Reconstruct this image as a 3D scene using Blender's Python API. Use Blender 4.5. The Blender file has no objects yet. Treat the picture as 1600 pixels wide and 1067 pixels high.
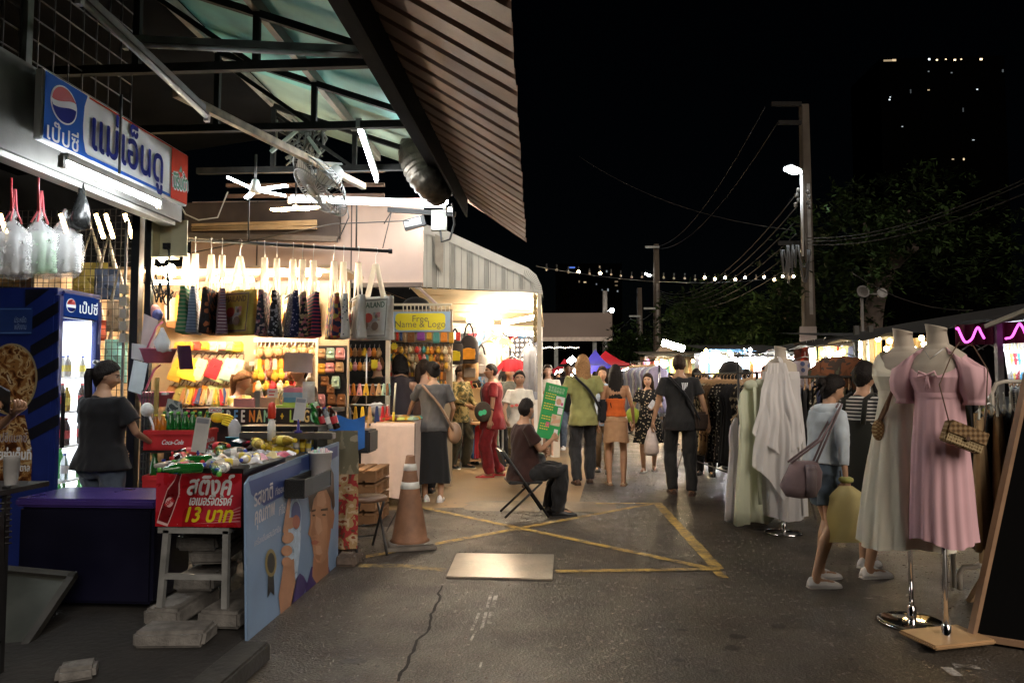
import bpy,bmesh,math,random
from math import sin,cos,pi,radians as R,sqrt,atan2,tan,hypot
from mathutils import Vector as V,Matrix as M4,noise as NZ
random.seed(11)
S = bpy.context.scene
COL = S.collection
# ---------------------------------------------------------------- camera
F,EYE = 1100.0,1.45                      # focal length in pixels of a 1600-wide frame, eye height
YAW,PITCH = R(3.64),math.atan(58.5/F)
cam = bpy.data.cameras.new('camera');cam.sensor_width = 36;cam.lens = 36*F/1600
cam.clip_start = .05;cam.clip_end = 2000
CAM = bpy.data.objects.new('camera',cam);COL.objects.link(CAM)
CAM.location = (0,0,EYE);CAM.rotation_euler = (pi/2+PITCH,0,YAW)
S.camera = CAM
# ---------------------------------------------------------------- world: a night sky, almost black
W = bpy.data.worlds.new('World');S.world = W;W.use_nodes = True
nt = W.node_tree;bg = nt.nodes['Background']
sky = nt.nodes.new('ShaderNodeTexSky');sky.sky_type = 'NISHITA';sky.sun_disc = False
sky.sun_elevation = R(32);sky.sun_rotation = R(158)
nt.links.new(sky.outputs[0],bg.inputs[0]);bg.inputs[1].default_value = 0.00004
sl = bpy.data.lights.new('fill_sun','SUN');sl.energy = .5;sl.angle = R(40);sl.color = (1,.87,.74)  # added dim warm fill from behind the camera, no source in the scene
SL = bpy.data.objects.new('fill_sun',sl);COL.objects.link(SL);SL.rotation_euler = (R(56),0,R(30))
S.view_settings.view_transform = 'Standard';S.view_settings.look = 'None'
S.view_settings.exposure = 2.3;S.view_settings.gamma = 1.0
S.render.engine = 'CYCLES'
S.cycles.use_denoising = True
S.cycles.max_bounces = 6;S.cycles.diffuse_bounces = 3;S.cycles.glossy_bounces = 3
S.cycles.transmission_bounces = 6;S.cycles.transparent_max_bounces = 12
S.cycles.sample_clamp_indirect = 4.0
S.cycles.caustics_reflective = False;S.cycles.caustics_refractive = False
TUBE_W = 1.0
# ---------------------------------------------------------------- pixel of the photograph -> point of the place
CR = M4.Rotation(YAW,3,'Z') @ M4.Rotation(PITCH,3,'X')
def ray(px,py): return CR @ V(((px-800)/F,1.0,(533.5-py)/F))
def G(px,py,z=0.0):
    r = ray(px,py);t = (z-EYE)/r.z;return V((r.x*t,r.y*t,z))
def Y(px,py,y):
    r = ray(px,py);t = y/r.y;return V((r.x*t,y,EYE+r.z*t))
def X(px,py,x):
    r = ray(px,py);t = x/r.x;return V((x,r.y*t,EYE+r.z*t))
# ---------------------------------------------------------------- scene objects
MW,KIDS = {},{}
def thing(name,label,cat,loc=(0,0,0),rz=0,group=None,rot=None):
    o = bpy.data.objects.new(name,None);COL.objects.link(o);o.empty_display_size = .1
    o.location = loc;o.rotation_euler = rot or (0,0,rz)
    o['label'] = label;o['category'] = cat
    if group: o['group'] = group
    MW[o] = M4.LocRotScale(V(loc),o.rotation_euler,V((1,1,1)));KIDS[o] = []
    return o
def tag(o,label,cat,group=None,kind=None):
    if label: o['label'] = label
    if cat: o['category'] = cat
    if group: o['group'] = group
    if kind: o['kind'] = kind
    return o
def dup(o,loc=None,rz=None,label=None,group=None,parent=None,rot=None,scale=None):
    c = o.copy();COL.objects.link(c);KIDS[c] = [];MW[c] = MW[o].copy()
    if parent: c.parent = parent;KIDS[parent].append(c)
    if loc is not None:
        c.location = loc
        if rot is not None: c.rotation_euler = rot
        elif rz is not None: c.rotation_euler = (0,0,rz)
        if scale is not None: c.scale = scale if hasattr(scale,'__len__') else (scale,)*3
        MW[c] = M4.LocRotScale(V(loc),c.rotation_euler,c.scale)
    if label: c['label'] = label
    if group: c['group'] = group
    for k in KIDS[o]: dup(k,parent=c)
    return c
def recolor(o,part,m):
    for k in KIDS[o]:
        if k.name.split('.')[0] == part:
            k.data = k.data.copy();k.data.materials.clear();k.data.materials.append(m)
class MB:
    def __init__(s): s.v,s.f,s.mi,s.sm,s.m,s.smooth = [],[],[],[],0,False
    def add(s,vs,fs,mtx=None,smooth=None):
        o = len(s.v);s.v += [tuple(mtx @ V(p)) for p in vs] if mtx else [tuple(p) for p in vs]
        s.f += [[i+o for i in f] for f in fs];s.mi += [s.m]*len(fs);s.sm += [s.smooth if smooth is None else smooth]*len(fs)
        return s
    def box(s,c,d,mtx=None,rz=0):
        x,y,z = d[0]/2,d[1]/2,d[2]/2
        vs = [V((a*x,b*y,e*z)) for e in (-1,1) for b in (-1,1) for a in (-1,1)]
        if rz: vs = [M4.Rotation(rz,3,'Z') @ p for p in vs]
        vs = [p+V(c) for p in vs]
        return s.add(vs,[(0,2,3,1),(4,5,7,6),(0,1,5,4),(2,6,7,3),(0,4,6,2),(1,3,7,5)],mtx,False)
    def bar(s,a,b,w,h=None,up=(0,0,1)):
        a,b = V(a),V(b);d = (b-a).normalized();u = V(up)
        if abs(d.dot(u)) > .98: u = V((1,0,0))
        r = d.cross(u).normalized();u = r.cross(d);h = h or w
        m = M4((r.to_4d(),d.to_4d(),u.to_4d(),V((0,0,0,1)))).transposed();m.translation = (a+b)/2;m[3][3] = 1;m[3][0] = m[3][1] = m[3][2] = 0
        return s.box((0,0,0),(w,(b-a).length,h),m)
    def rings(s,rs,cap=True,closed=True,smooth=True):
        n = len(rs[0]);vs = [p for r in rs for p in r];fs = []
        for i in range(len(rs)-1):
            for j in range(n if closed else n-1):
                k = (j+1) % n;fs.append((i*n+j,i*n+k,(i+1)*n+k,(i+1)*n+j))
        if cap and closed:
            fs.append(tuple(range(n-1,-1,-1)));fs.append(tuple(range((len(rs)-1)*n,len(rs)*n)))
        return s.add(vs,fs,None,smooth)
    def tube(s,pts,r,n=8,cap=True,flat=1.0):
        pts = [V(p) for p in pts];rs = []
        if not hasattr(r,'__len__'): r = [r]*len(pts)
        u = None
        for i,p in enumerate(pts):
            d = (pts[min(i+1,len(pts)-1)]-pts[max(i-1,0)]).normalized()
            if u is None: u = d.orthogonal().normalized()
            u = (u-d*u.dot(d));u = u.normalized() if u.length > 1e-6 else d.orthogonal().normalized()
            w = d.cross(u)
            rs.append([p+(u*cos(2*pi*j/n)+w*sin(2*pi*j/n)*flat)*r[i] for j in range(n)])
        return s.rings(rs,cap)
    def lathe(s,prof,c=(0,0,0),n=16,mtx=None,cap=True):
        rs = [[V((c[0]+r*cos(2*pi*j/n),c[1]+r*sin(2*pi*j/n),c[2]+z)) for j in range(n)] for r,z in prof]
        if mtx: rs = [[mtx @ p for p in q] for q in rs]
        return s.rings(rs,cap)
    def prism(s,pts,d,fr=None,off=0):
        n = len(pts);vs = [(x,-off,y) for x,y in pts]+[(x,-off-d,y) for x,y in pts]
        fs = [tuple(range(n)),tuple(range(2*n-1,n-1,-1))]+[(i,i+n,(i+1) % n+n,(i+1) % n) for i in range(n)]
        return s.add(vs,fs,fr,False)
    def grid(s,fn,nu,nv,smooth=True,wrap=False):
        vs = [fn(i/(nu-1 if not wrap else nu),j/(nv-1)) for j in range(nv) for i in range(nu)];fs = []
        for j in range(nv-1):
            for i in range(nu if wrap else nu-1):
                k = (i+1) % nu;fs.append((j*nu+i,j*nu+k,(j+1)*nu+k,(j+1)*nu+i))
        return s.add(vs,fs,None,smooth)
    def quad(s,*p): return s.add(p,[tuple(range(len(p)))],None,False)
    def ball(s,c,r,nu=12,nv=8):
        rr = r if hasattr(r,'__len__') else (r,r,r)
        rs = [[V((c[0]+rr[0]*sin(pi*i/nv)*cos(2*pi*j/nu),c[1]+rr[1]*sin(pi*i/nv)*sin(2*pi*j/nu),c[2]-rr[2]*cos(pi*i/nv))) for j in range(nu)] for i in range(nv+1)]
        rs[0] = [p+V((1e-4*cos(j),1e-4*sin(j),0)) for j,p in enumerate(rs[0])];rs[-1] = [p+V((1e-4*cos(j),1e-4*sin(j),0)) for j,p in enumerate(rs[-1])]
        return s.rings(rs)
    def mesh(s,name,mats):
        me = bpy.data.meshes.new(name);me.from_pydata(s.v,[],s.f)
        for m in (mats if isinstance(mats,(list,tuple)) else [mats]): me.materials.append(m)
        me.polygons.foreach_set('material_index',s.mi);me.polygons.foreach_set('use_smooth',s.sm)
        return me
    def build(s,name,mats,parent=None,world=True,bevel=0,weld=False):
        if parent and world:
            inv = MW[parent].inverted();s.v = [tuple(inv @ V(p)) for p in s.v]
        me = s.mesh(name,mats)
        bm = bmesh.new();bm.from_mesh(me)
        bmesh.ops.recalc_face_normals(bm,faces=bm.faces)
        if bevel:
            es = [e for e in bm.edges if len(e.link_faces) == 2 and e.calc_face_angle(0) > R(40)]
            bmesh.ops.bevel(bm,geom=es,offset=bevel,segments=2,affect='EDGES',clamp_overlap=True)
        bm.to_mesh(me);bm.free()
        o = bpy.data.objects.new(name,me);COL.objects.link(o);KIDS[o] = []
        if parent: o.parent = parent;KIDS[parent].append(o);MW[o] = MW[parent].copy()
        else: MW[o] = M4.Identity(4)
        return o
def frame(o,r,u):
    r = V(r).normalized();u = V(u);n = r.cross(u).normalized();u = n.cross(r).normalized()
    m = M4.Identity(4)
    for i in range(3): m[i][0] = r[i];m[i][1] = -n[i];m[i][2] = u[i];m[i][3] = o[i]
    return m                                 # local x = right, local z = up, local -y = towards the viewer
TXT = {}
def text_geo(s):
    if s not in TXT:
        c = bpy.data.curves.new('t','FONT');c.body = s;c.size = 1;c.align_x = 'CENTER';c.align_y = 'CENTER';c.resolution_u = 3
        o = bpy.data.objects.new('t',c);COL.objects.link(o)
        dg = bpy.context.evaluated_depsgraph_get();me = bpy.data.meshes.new_from_object(o.evaluated_get(dg))
        TXT[s] = ([v.co.copy() for v in me.vertices],[tuple(p.vertices) for p in me.polygons])
        bpy.data.objects.remove(o);bpy.data.meshes.remove(me)
    return TXT[s]
def text(mb,s,x,y,size,fr,off=.002,wide=1.0,shear=0.0,rot=0.0,bold=0,fit=None,align='c'):
    vs,fs = text_geo(s)
    if not vs: return
    x0,x1 = min(v.x for v in vs),max(v.x for v in vs);y0,y1 = min(v.y for v in vs),max(v.y for v in vs)
    if fit: k = fit/(x1-x0);wide = k/size if wide == 1.0 else wide
    cx,cy = ((x0+x1)/2 if align == 'c' else x0),(y0+y1)/2
    for li,(dx,dy) in enumerate([(0,0)] if not bold else [(0,0),(bold,0),(-bold,0),(0,bold),(0,-bold)]):
        pts = []
        for v in vs:
            a,b = (v.x-cx)*size*wide+dx,(v.y-cy)*size+dy;a += b*shear
            a,b = a*cos(rot)-b*sin(rot),a*sin(rot)+b*cos(rot)
            pts.append((x+a,-off-li*.0004,y+b))
        mb.add(pts,fs,fr,False)
def decal(mb,pts,fr,off=.0015): mb.add([(x,-off,y) for x,y in pts],[tuple(range(len(pts)))],fr,False)
def rect(mb,x0,y0,x1,y1,fr,off=.0015): decal(mb,[(x0,y0),(x1,y0),(x1,y1),(x0,y1)],fr,off)
def ell(x,y,a,b,n=20,a0=0,a1=2*pi,rot=0):
    o = []
    for i in range(n):
        t = a0+(a1-a0)*i/(n if a1-a0 > 6.2 else n-1);p,q = a*cos(t),b*sin(t);o.append((x+p*cos(rot)-q*sin(rot),y+p*sin(rot)+q*cos(rot)))
    return o
def sag(a,b,d,n=12): a,b = V(a),V(b);return [a.lerp(b,i/n)-V((0,0,4*d*(i/n)*(1-i/n))) for i in range(n+1)]
def smooth(P,n=8):
    P = [V(p) for p in P];o = []
    for i in range(len(P)-1):
        p0,p1,p2,p3 = P[max(i-1,0)],P[i],P[i+1],P[min(i+2,len(P)-1)]
        for k in range(n): t = k/n;o.append(.5*((2*p1)+(p2-p0)*t+(2*p0-5*p1+4*p2-p3)*t*t+(3*p1-p0-3*p2+p3)*t**3))
    return o+[P[-1]]
# ---------------------------------------------------------------- materials
MC = {}
def mat(name,col,rough=.6,var=.18,scale=6,bump=0.0,bscale=60,metal=0,spec=.5,coat=0,sheen=0,trans=0,alpha=1,detail=5):
    key = name
    if key in MC: return MC[key]
    m = bpy.data.materials.new(name);m.use_nodes = True;t = m.node_tree;b = t.nodes['Principled BSDF'];MC[key] = m
    c = (*col[:3],1)
    b.inputs['Base Color'].default_value = c
    b.inputs['Roughness'].default_value = rough;b.inputs['Metallic'].default_value = metal
    b.inputs['Specular IOR Level'].default_value = spec;b.inputs['Coat Weight'].default_value = coat
    b.inputs['Sheen Weight'].default_value = sheen;b.inputs['Transmission Weight'].default_value = trans;b.inputs['Alpha'].default_value = alpha
    tc = t.nodes.new('ShaderNodeTexCoord')
    if var:
        n = t.nodes.new('ShaderNodeTexNoise');n.inputs['Scale'].default_value = scale;n.inputs['Detail'].default_value = detail
        t.links.new(tc.outputs['Object'],n.inputs['Vector'])
        r = t.nodes.new('ShaderNodeValToRGB');r.color_ramp.elements[0].position = .3;r.color_ramp.elements[1].position = .7
        r.color_ramp.elements[0].color = (*[x*(1-var) for x in c[:3]],1);r.color_ramp.elements[1].color = (*[min(1,x*(1+var)) for x in c[:3]],1)
        t.links.new(n.outputs[0],r.inputs[0]);t.links.new(r.outputs[0],b.inputs['Base Color'])
        q = t.nodes.new('ShaderNodeMapRange');q.inputs[3].default_value = max(.02,rough-.12);q.inputs[4].default_value = min(1,rough+.12)
        t.links.new(n.outputs[0],q.inputs[0]);t.links.new(q.outputs[0],b.inputs['Roughness'])
    if bump:
        n2 = t.nodes.new('ShaderNodeTexNoise');n2.inputs['Scale'].default_value = bscale;n2.inputs['Detail'].default_value = 4
        t.links.new(tc.outputs['Object'],n2.inputs['Vector'])
        bp = t.nodes.new('ShaderNodeBump');bp.inputs['Strength'].default_value = bump;bp.inputs['Distance'].default_value = .01
        t.links.new(n2.outputs[0],bp.inputs['Height']);t.links.new(bp.outputs[0],b.inputs['Normal'])
    return m
def cloth(name,col,rough=.85,var=.12,bump=.25): return mat(name,col,rough,var,14,bump,320,sheen=.15,spec=.2)
def thin(name,col,k=.5):
    if name in MC: return MC[name]
    m = mat(name,col,.8,.05);t = m.node_tree;b = t.nodes['Principled BSDF'];o = t.nodes['Material Output'];tr = t.nodes.new('ShaderNodeBsdfTranslucent');tr.inputs[0].default_value = (*col,1);mx = t.nodes.new('ShaderNodeMixShader');mx.inputs[0].default_value = k
    t.links.new(b.outputs[0],mx.inputs[1]);t.links.new(tr.outputs[0],mx.inputs[2]);t.links.new(mx.outputs[0],o.inputs[0]);return m
def emit(name,col,st):
    if name in MC: return MC[name]
    m = bpy.data.materials.new(name);m.use_nodes = True;t = m.node_tree;t.nodes.clear()
    e = t.nodes.new('ShaderNodeEmission');e.inputs[0].default_value = (*col,1);e.inputs[1].default_value = st
    o = t.nodes.new('ShaderNodeOutputMaterial');t.links.new(e.outputs[0],o.inputs[0]);MC[name] = m
    return m
def pattern(name,kind,cols,scale=20,rough=.85,rot=(0,0,0),stretch=(1,1,1),bump=.2):
    """Printed or woven cloth: cols picked by a voronoi, wave, checker-like or noise pattern."""
    if name in MC: return MC[name]
    m = mat(name,cols[0],rough,0,bump=bump,bscale=300,spec=.2);t = m.node_tree;b = t.nodes['Principled BSDF']
    tc = t.nodes.new('ShaderNodeTexCoord');mp = t.nodes.new('ShaderNodeMapping');mp.inputs['Rotation'].default_value = rot;mp.inputs['Scale'].default_value = stretch
    t.links.new(tc.outputs['Object'],mp.inputs[0])
    if kind == 'voronoi':
        n = t.nodes.new('ShaderNodeTexVoronoi');n.inputs['Scale'].default_value = scale;s2 = t.nodes.new('ShaderNodeSeparateColor');t.links.new(n.outputs['Color'],s2.inputs[0]);out = s2.outputs[0]
    elif kind == 'spots':
        n = t.nodes.new('ShaderNodeTexVoronoi');n.inputs['Scale'].default_value = scale;out = n.outputs['Distance']
    elif kind == 'wave':
        n = t.nodes.new('ShaderNodeTexWave');n.inputs['Scale'].default_value = scale;n.bands_direction = 'Z';out = n.outputs['Fac']
    elif kind == 'noise':
        n = t.nodes.new('ShaderNodeTexNoise');n.inputs['Scale'].default_value = scale;n.inputs['Detail'].default_value = 3;n.inputs['Distortion'].default_value = .6;out = n.outputs[0]
    elif kind == 'plaid':
        ws = []
        for ax in ('X','Z'):
            n = t.nodes.new('ShaderNodeTexWave');n.inputs['Scale'].default_value = scale;n.bands_direction = ax;t.links.new(mp.outputs[0],n.inputs[0]);ws.append(n)
        ad = t.nodes.new('ShaderNodeMath');ad.operation = 'MULTIPLY_ADD';ad.inputs[1].default_value = .5
        h = t.nodes.new('ShaderNodeMath');h.operation = 'MULTIPLY';h.inputs[1].default_value = .5;t.links.new(ws[1].outputs['Fac'],h.inputs[0])
        t.links.new(ws[0].outputs['Fac'],ad.inputs[0]);t.links.new(h.outputs[0],ad.inputs[2]);out = ad.outputs[0]
    if kind != 'plaid': t.links.new(mp.outputs[0],n.inputs['Vector'])
    r = t.nodes.new('ShaderNodeValToRGB');r.color_ramp.interpolation = 'CONSTANT'
    el = r.color_ramp.elements;k = len(cols)
    lo,hi = {'spots': (0,.75),'noise': (.3,.75)}.get(kind,(0,1))
    while len(el) < k: el.new(.5)
    for i,c in enumerate(cols): el[i].position = lo+(hi-lo)*i/k if i else 0;el[i].color = (*c,1)
    t.links.new(out,r.inputs[0]);t.links.new(r.outputs[0],b.inputs['Base Color'])
    return m
def attr_mat(name,rough=.5,sss=True):
    if name in MC: return MC[name]
    m = mat(name,(.5,.3,.2),rough,0,bump=.06,bscale=220,spec=.4);t = m.node_tree;b = t.nodes['Principled BSDF']
    a = t.nodes.new('ShaderNodeAttribute');a.attribute_name = 'col';t.links.new(a.outputs[0],b.inputs['Base Color'])
    return m
steel = mat('steel',(.5,.5,.5),.35,.12,metal=1)
chrome = mat('chrome',(.8,.8,.8),.08,0,metal=1)
dark_iron = mat('dark_iron',(.035,.034,.03),.6,.35,9,.15,40,spec=.4)
grey_iron = mat('grey_iron',(.2,.21,.2),.55,.3,9,.1,50)
black = mat('black_plastic',(.012,.012,.013),.45,.2,12)
blackcloth = cloth('black_cloth',(.012,.012,.014))
white = mat('white_paint',(.75,.75,.73),.5,.06)
whitecloth = cloth('white_cloth',(.7,.68,.65))
cream = mat('cream_plastic',(.6,.55,.42),.5,.1)
red = mat('red_plastic',(.5,.03,.035),.4,.15)
paper = mat('paper',(.72,.71,.7),.8,.05)
conc = mat('concrete_block',(.145,.138,.128),.9,.35,14,.7,60,detail=8)
wood = mat('light_wood',(.42,.26,.13),.5,.2,5)
bulb_warm = emit('bulb_warm',(1,.62,.3),30)
tube_cool = emit('tube_cool',(.9,.97,1),9)
# ================================================================ ground
def asphalt():
    m = mat('asphalt',(.05,.05,.05),.5,0);t = m.node_tree;b = t.nodes['Principled BSDF'];L = t.links.new
    tc = t.nodes.new('ShaderNodeTexCoord')
    def noise(sc,det=6,ro=.6):
        n = t.nodes.new('ShaderNodeTexNoise');n.inputs['Scale'].default_value = sc;n.inputs['Detail'].default_value = det;n.inputs['Roughness'].default_value = ro
        L(tc.outputs['Object'],n.inputs['Vector']);return n
    def ramp(src,a,ca,z,cz):
        r = t.nodes.new('ShaderNodeValToRGB');r.color_ramp.elements[0].position = a;r.color_ramp.elements[1].position = z
        r.color_ramp.elements[0].color = (*ca,1);r.color_ramp.elements[1].color = (*cz,1);L(src,r.inputs[0]);return r
    big = ramp(noise(.55,9,.68).outputs[0],.36,(.034,.029,.024),.64,(.1,.085,.068))
    fine = ramp(noise(95,3,.7).outputs[0],.35,(.35,.35,.35),.68,(1.5,1.45,1.38))
    mx = t.nodes.new('ShaderNodeMix');mx.data_type = 'RGBA';mx.blend_type = 'MULTIPLY';mx.inputs[0].default_value = 1
    L(big.outputs[0],mx.inputs[6]);L(fine.outputs[0],mx.inputs[7])
    vo = t.nodes.new('ShaderNodeTexVoronoi');vo.inputs['Scale'].default_value = 70;L(tc.outputs['Object'],vo.inputs['Vector'])
    st = ramp(vo.outputs['Color'],.82,(0,0,0),.9,(.6,.6,.6))
    m2 = t.nodes.new('ShaderNodeMix');m2.data_type = 'RGBA';m2.inputs[7].default_value = (.2,.18,.16,1)
    L(st.outputs[0],m2.inputs[0]);L(mx.outputs[2],m2.inputs[6])
    sl = ramp(noise(1.7,6).outputs[0],.56,(0,0,0),.66,(.55,.55,.55))
    m3 = t.nodes.new('ShaderNodeMix');m3.data_type = 'RGBA';m3.inputs[7].default_value = (.022,.02,.017,1)
    L(sl.outputs[0],m3.inputs[0]);L(m2.outputs[2],m3.inputs[6]);L(m3.outputs[2],b.inputs['Base Color'])
    ro = ramp(noise(2.3,5).outputs[0],.35,(.36,)*3,.7,(.62,)*3);gl = ramp(vo.outputs['Color'],.86,(1,1,1),.88,(.3,.3,.3));rm = t.nodes.new('ShaderNodeMath');rm.operation = 'MULTIPLY';L(ro.outputs[0],rm.inputs[0]);L(gl.outputs[0],rm.inputs[1]);L(rm.outputs[0],b.inputs['Roughness'])
    bp = t.nodes.new('ShaderNodeBump');bp.inputs['Strength'].default_value = .75;bp.inputs['Distance'].default_value = .006
    ad = t.nodes.new('ShaderNodeMath');ad.operation = 'ADD';L(vo.outputs['Distance'],ad.inputs[0]);L(noise(160,2).outputs[0],ad.inputs[1])
    L(ad.outputs[0],bp.inputs['Height']);L(bp.outputs[0],b.inputs['Normal'])
    return m
m = MB();m.quad((-150,-20,0),(150,-20,0),(150,400,0),(-150,400,0))
tag(m.build('road',asphalt()),'dark worn asphalt of the market street',None,kind='structure')
def worn(name,col,lo=.42,hi=.6):
    m = mat(name,col,.55,0,bump=.5,bscale=150);t = m.node_tree;b = t.nodes['Principled BSDF'];L = t.links.new
    tc = t.nodes.new('ShaderNodeTexCoord');n = t.nodes.new('ShaderNodeTexNoise');n.inputs['Scale'].default_value = 9;n.inputs['Detail'].default_value = 12;n.inputs['Roughness'].default_value = .75
    L(tc.outputs['Object'],n.inputs['Vector']);r = t.nodes.new('ShaderNodeValToRGB');r.color_ramp.elements[0].position = lo;r.color_ramp.elements[1].position = hi
    r.color_ramp.elements[0].color = (.06,.052,.042,1);r.color_ramp.elements[1].color = (*col,1);L(n.outputs[0],r.inputs[0]);L(r.outputs[0],b.inputs['Base Color']);return m
yel = worn('worn_yellow_paint',(.5,.33,.07),.38,.58);faint = worn('faded_yellow_paint',(.42,.31,.1),.42,.66)
def stroke(mb,p,q,w,z=.004):
    p,q = V(p),V(q);d = (q-p).normalized();n = V((-d.y,d.x,0))*w/2;k = max(2,int((q-p).length/.12));L,Rr = [],[]
    for i in range(k+1):
        c = p.lerp(q,i/k);a = 1+random.uniform(-.08,.08);L.append((c.x+n.x*a,c.y+n.y*a,z));Rr.append((c.x-n.x*a,c.y-n.y*a,z))
    for i in range(k): mb.quad(L[i],Rr[i],Rr[i+1],L[i+1])
m = MB();A_,B_ = G(1028,787),G(1122,889)
stroke(m,A_,B_,.1);stroke(m,G(1020,787),G(560,872),.075,.0045);stroke(m,G(640,789),G(1108,888),.075,.005)
stroke(m,G(1034,786.5),G(930,787),.06,.0055);stroke(m,G(1124,889.5),G(868,893),.07,.0056);stroke(m,G(1120,893),G(1131,903),.07,.003)
tag(m.build('road_marking',yel),'yellow painted box with crossed diagonals',None,kind='structure')
m = MB();stroke(m,G(560,884),G(630,884),.1);stroke(m,G(630,884),G(695,891),.09);tag(m.build('road_marking',faint),'faded yellow line beside the cone',None,kind='structure')
m = MB()
for a,b,w in (((768,925),(752,985),.02),((775,930),(764,975),.028),((752,950),(737,985),.018),((744,985),(732,1008),.014),((752,1035),(748,1050),.012),((1478,1043),(1496,1056),.06),((1490,1040),(1530,1043),.05),((1350,935),(1380,932),.03),((1130,772),(1165,775),.05)):
    stroke(m,G(*a),G(*b),w,.0035)
tag(m.build('road_marking',worn('scuffed_white_paint',(.5,.48,.45),.45,.6)),'short white scuffs of paint on the asphalt',None,kind='structure')
m = MB();pts = [G(690,915),G(684,938),G(672,960),G(668,985),G(652,1000),G(640,1025),G(632,1045),G(615,1070)]
fp = [pts[i].lerp(pts[i+1],j/4)+V((random.uniform(-.012,.012),random.uniform(-.012,.012),0)) for i in range(7) for j in range(4)]
for i in range(len(fp)-1): stroke(m,fp[i],fp[i+1],.012+.008*random.random(),.002)
for a,b in (((604,830),(640,762)),((570,812),(650,735)),((565,823),(600,823))): stroke(m,G(*a),G(*b),.015,.003)
tag(m.build('road_crack',mat('crack_dirt',(.008,.007,.006),.95,0)),None,None,kind='structure')
m = MB();cs = [G(*p) for p in ((713,866),(866,868),(863,907),(697,903))]
m.add([c+V((0,0,.002)) for c in cs]+[c+V((0,0,.014)) for c in cs],[(3,2,1,0),(4,5,6,7),(0,1,5,4),(1,2,6,5),(2,3,7,6),(3,0,4,7)])
t = m.build('drain_cover',mat('worn_plate',(.36,.31,.25),.34,.3,4,.3,25,metal=.35),bevel=.004);tag(t,'flat pale steel plate covering a drain in the asphalt','drain cover')
m = MB();cc = G(845,791);rr = [V((cc.x+ (1.0+.1*NZ.noise(V((i*.7,2,0))))*.86*(max(-1,min(1,1.25*cos(i*2*pi/40)))),cc.y+(.33+.05*NZ.noise(V((i*.9,5,0))))*max(-1,min(1,1.25*sin(i*2*pi/40))),.004)) for i in range(40)]
m.add(rr,[tuple(range(40))]);tag(m.build('road_patch',mat('broken_patch',(.17,.13,.085),.5,.55,3,.8,30,detail=10)),'broken wet concrete patch in the road',None,kind='structure')
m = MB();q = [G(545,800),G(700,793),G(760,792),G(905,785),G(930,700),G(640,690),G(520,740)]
m.add([p+V((0,0,.0015)) for p in q],[tuple(range(7))]);tag(m.build('pavement',mat('concrete_apron_lit',(.22,.145,.075),.5,.35,1.2,.45,70,detail=10)),'concrete apron in front of the stalls, warm stall light in its colour',None,kind='structure')  # concrete tone with the warm stall light painted into it
m = MB();rs_ = random.Random(8)
for k in range(46):
    c = G(rs_.uniform(470,1500),rs_.uniform(780,1060));r_ = rs_.choice([.012,.015,.02,.028,.045]);w_ = rs_.random()*9
    m.add([c+V((r_*(1+.35*NZ.noise(V((cos(t)*1.5+w_,sin(t)*1.5,k))))*cos(t),r_*(.8+.5*NZ.noise(V((cos(t)*1.5,sin(t)*1.5+w_,k))))*sin(t),.0018+k*2e-5)) for t in [j*pi/8 for j in range(16)]],[tuple(range(16))])
tag(m.build('road_stain',mat('stain_dark',(.022,.019,.016),.45,.4,20,.4,60)),'dark gum spots and oil stains on the asphalt',None,kind='structure')
# ---------------------------------------------------------------- dark gutter edge at the lower left
m = MB();a,b = G(285,1090,.1),G(400,1000,.1)
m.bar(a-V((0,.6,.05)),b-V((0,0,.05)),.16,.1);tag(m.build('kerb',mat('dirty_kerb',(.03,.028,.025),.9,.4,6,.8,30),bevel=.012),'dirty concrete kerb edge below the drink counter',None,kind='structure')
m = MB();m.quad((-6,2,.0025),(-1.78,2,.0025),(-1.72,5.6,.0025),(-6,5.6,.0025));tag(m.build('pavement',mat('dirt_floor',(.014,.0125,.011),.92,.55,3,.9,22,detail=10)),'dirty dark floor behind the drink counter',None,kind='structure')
# ---------------------------------------------------------------- concrete blocks under the drink stand
def block(label,c,d,rz=0,n=0):
    m = MB();m.box((0,0,d[2]/2),d);o = m.build('concrete_block',conc,bevel=.018)
    for v in o.data.vertices: v.co += V((NZ.noise(v.co*9+V((n,0,0))),NZ.noise(v.co*9+V((0,n,5))),0))*.012
    o.location = c;o.rotation_euler = (0,0,rz);return tag(o,label,'concrete block','concrete blocks under the drink stand')
b0 = G(258,975,.02);b1 = G(345,978,.02)
block('grey block under the left leg of the metal drink stand',b0+V((0,.2,0)),(.22,.5,.1),0,1)
block('grey block under the right leg of the metal drink stand',b1+V((.02,.22,0)),(.26,.55,.1),-.05,2)
block('pale block lying flat on the ground before the stand',G(268,1008)+V((0,.05,0)),(.38,.2,.09),.1,3)
block('middle block lying between the two stand legs',G(298,958)+V((0,.2,.13)),(.25,.4,.1),.05,4)
block('lower long block stacked inside the metal stand frame',G(298,958)+V((.04,.34,.29)),(.22,.62,.09),.12,5)
block('top long block stacked inside the metal stand frame',G(298,958)+V((.0,.32,.382)),(.25,.66,.105),.08,6)
t = block('rough loose brick on the dark floor in the lower left corner',G(122,1058),(.17,.13,.07),.5,7)
m = MB();c0 = G(-40,1040)
fr = frame(G(-130,1000)+V((0,0,.1)),(1,.15,-.12),(0.1,.9,.55))
m.prism([(0,-.2),(.62,-.2),(.62,.36),(0,.36)],.02,fr);m.m = 1
for x0,z0,x1,z1 in ((-.0,-.22,.66,-.19),(.62,-.22,.66,.4),(0,.36,.66,.4)): m.prism([(x0,z0),(x1,z0),(x1,z1),(x0,z1)],.045,fr)
t = m.build('metal_tray',[mat('tray_steel',(.07,.075,.065),.4,.3,4,metal=.6),dark_iron]);tag(t,'dull flat metal tray tilted on the floor in the lower left corner','metal tray')
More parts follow.
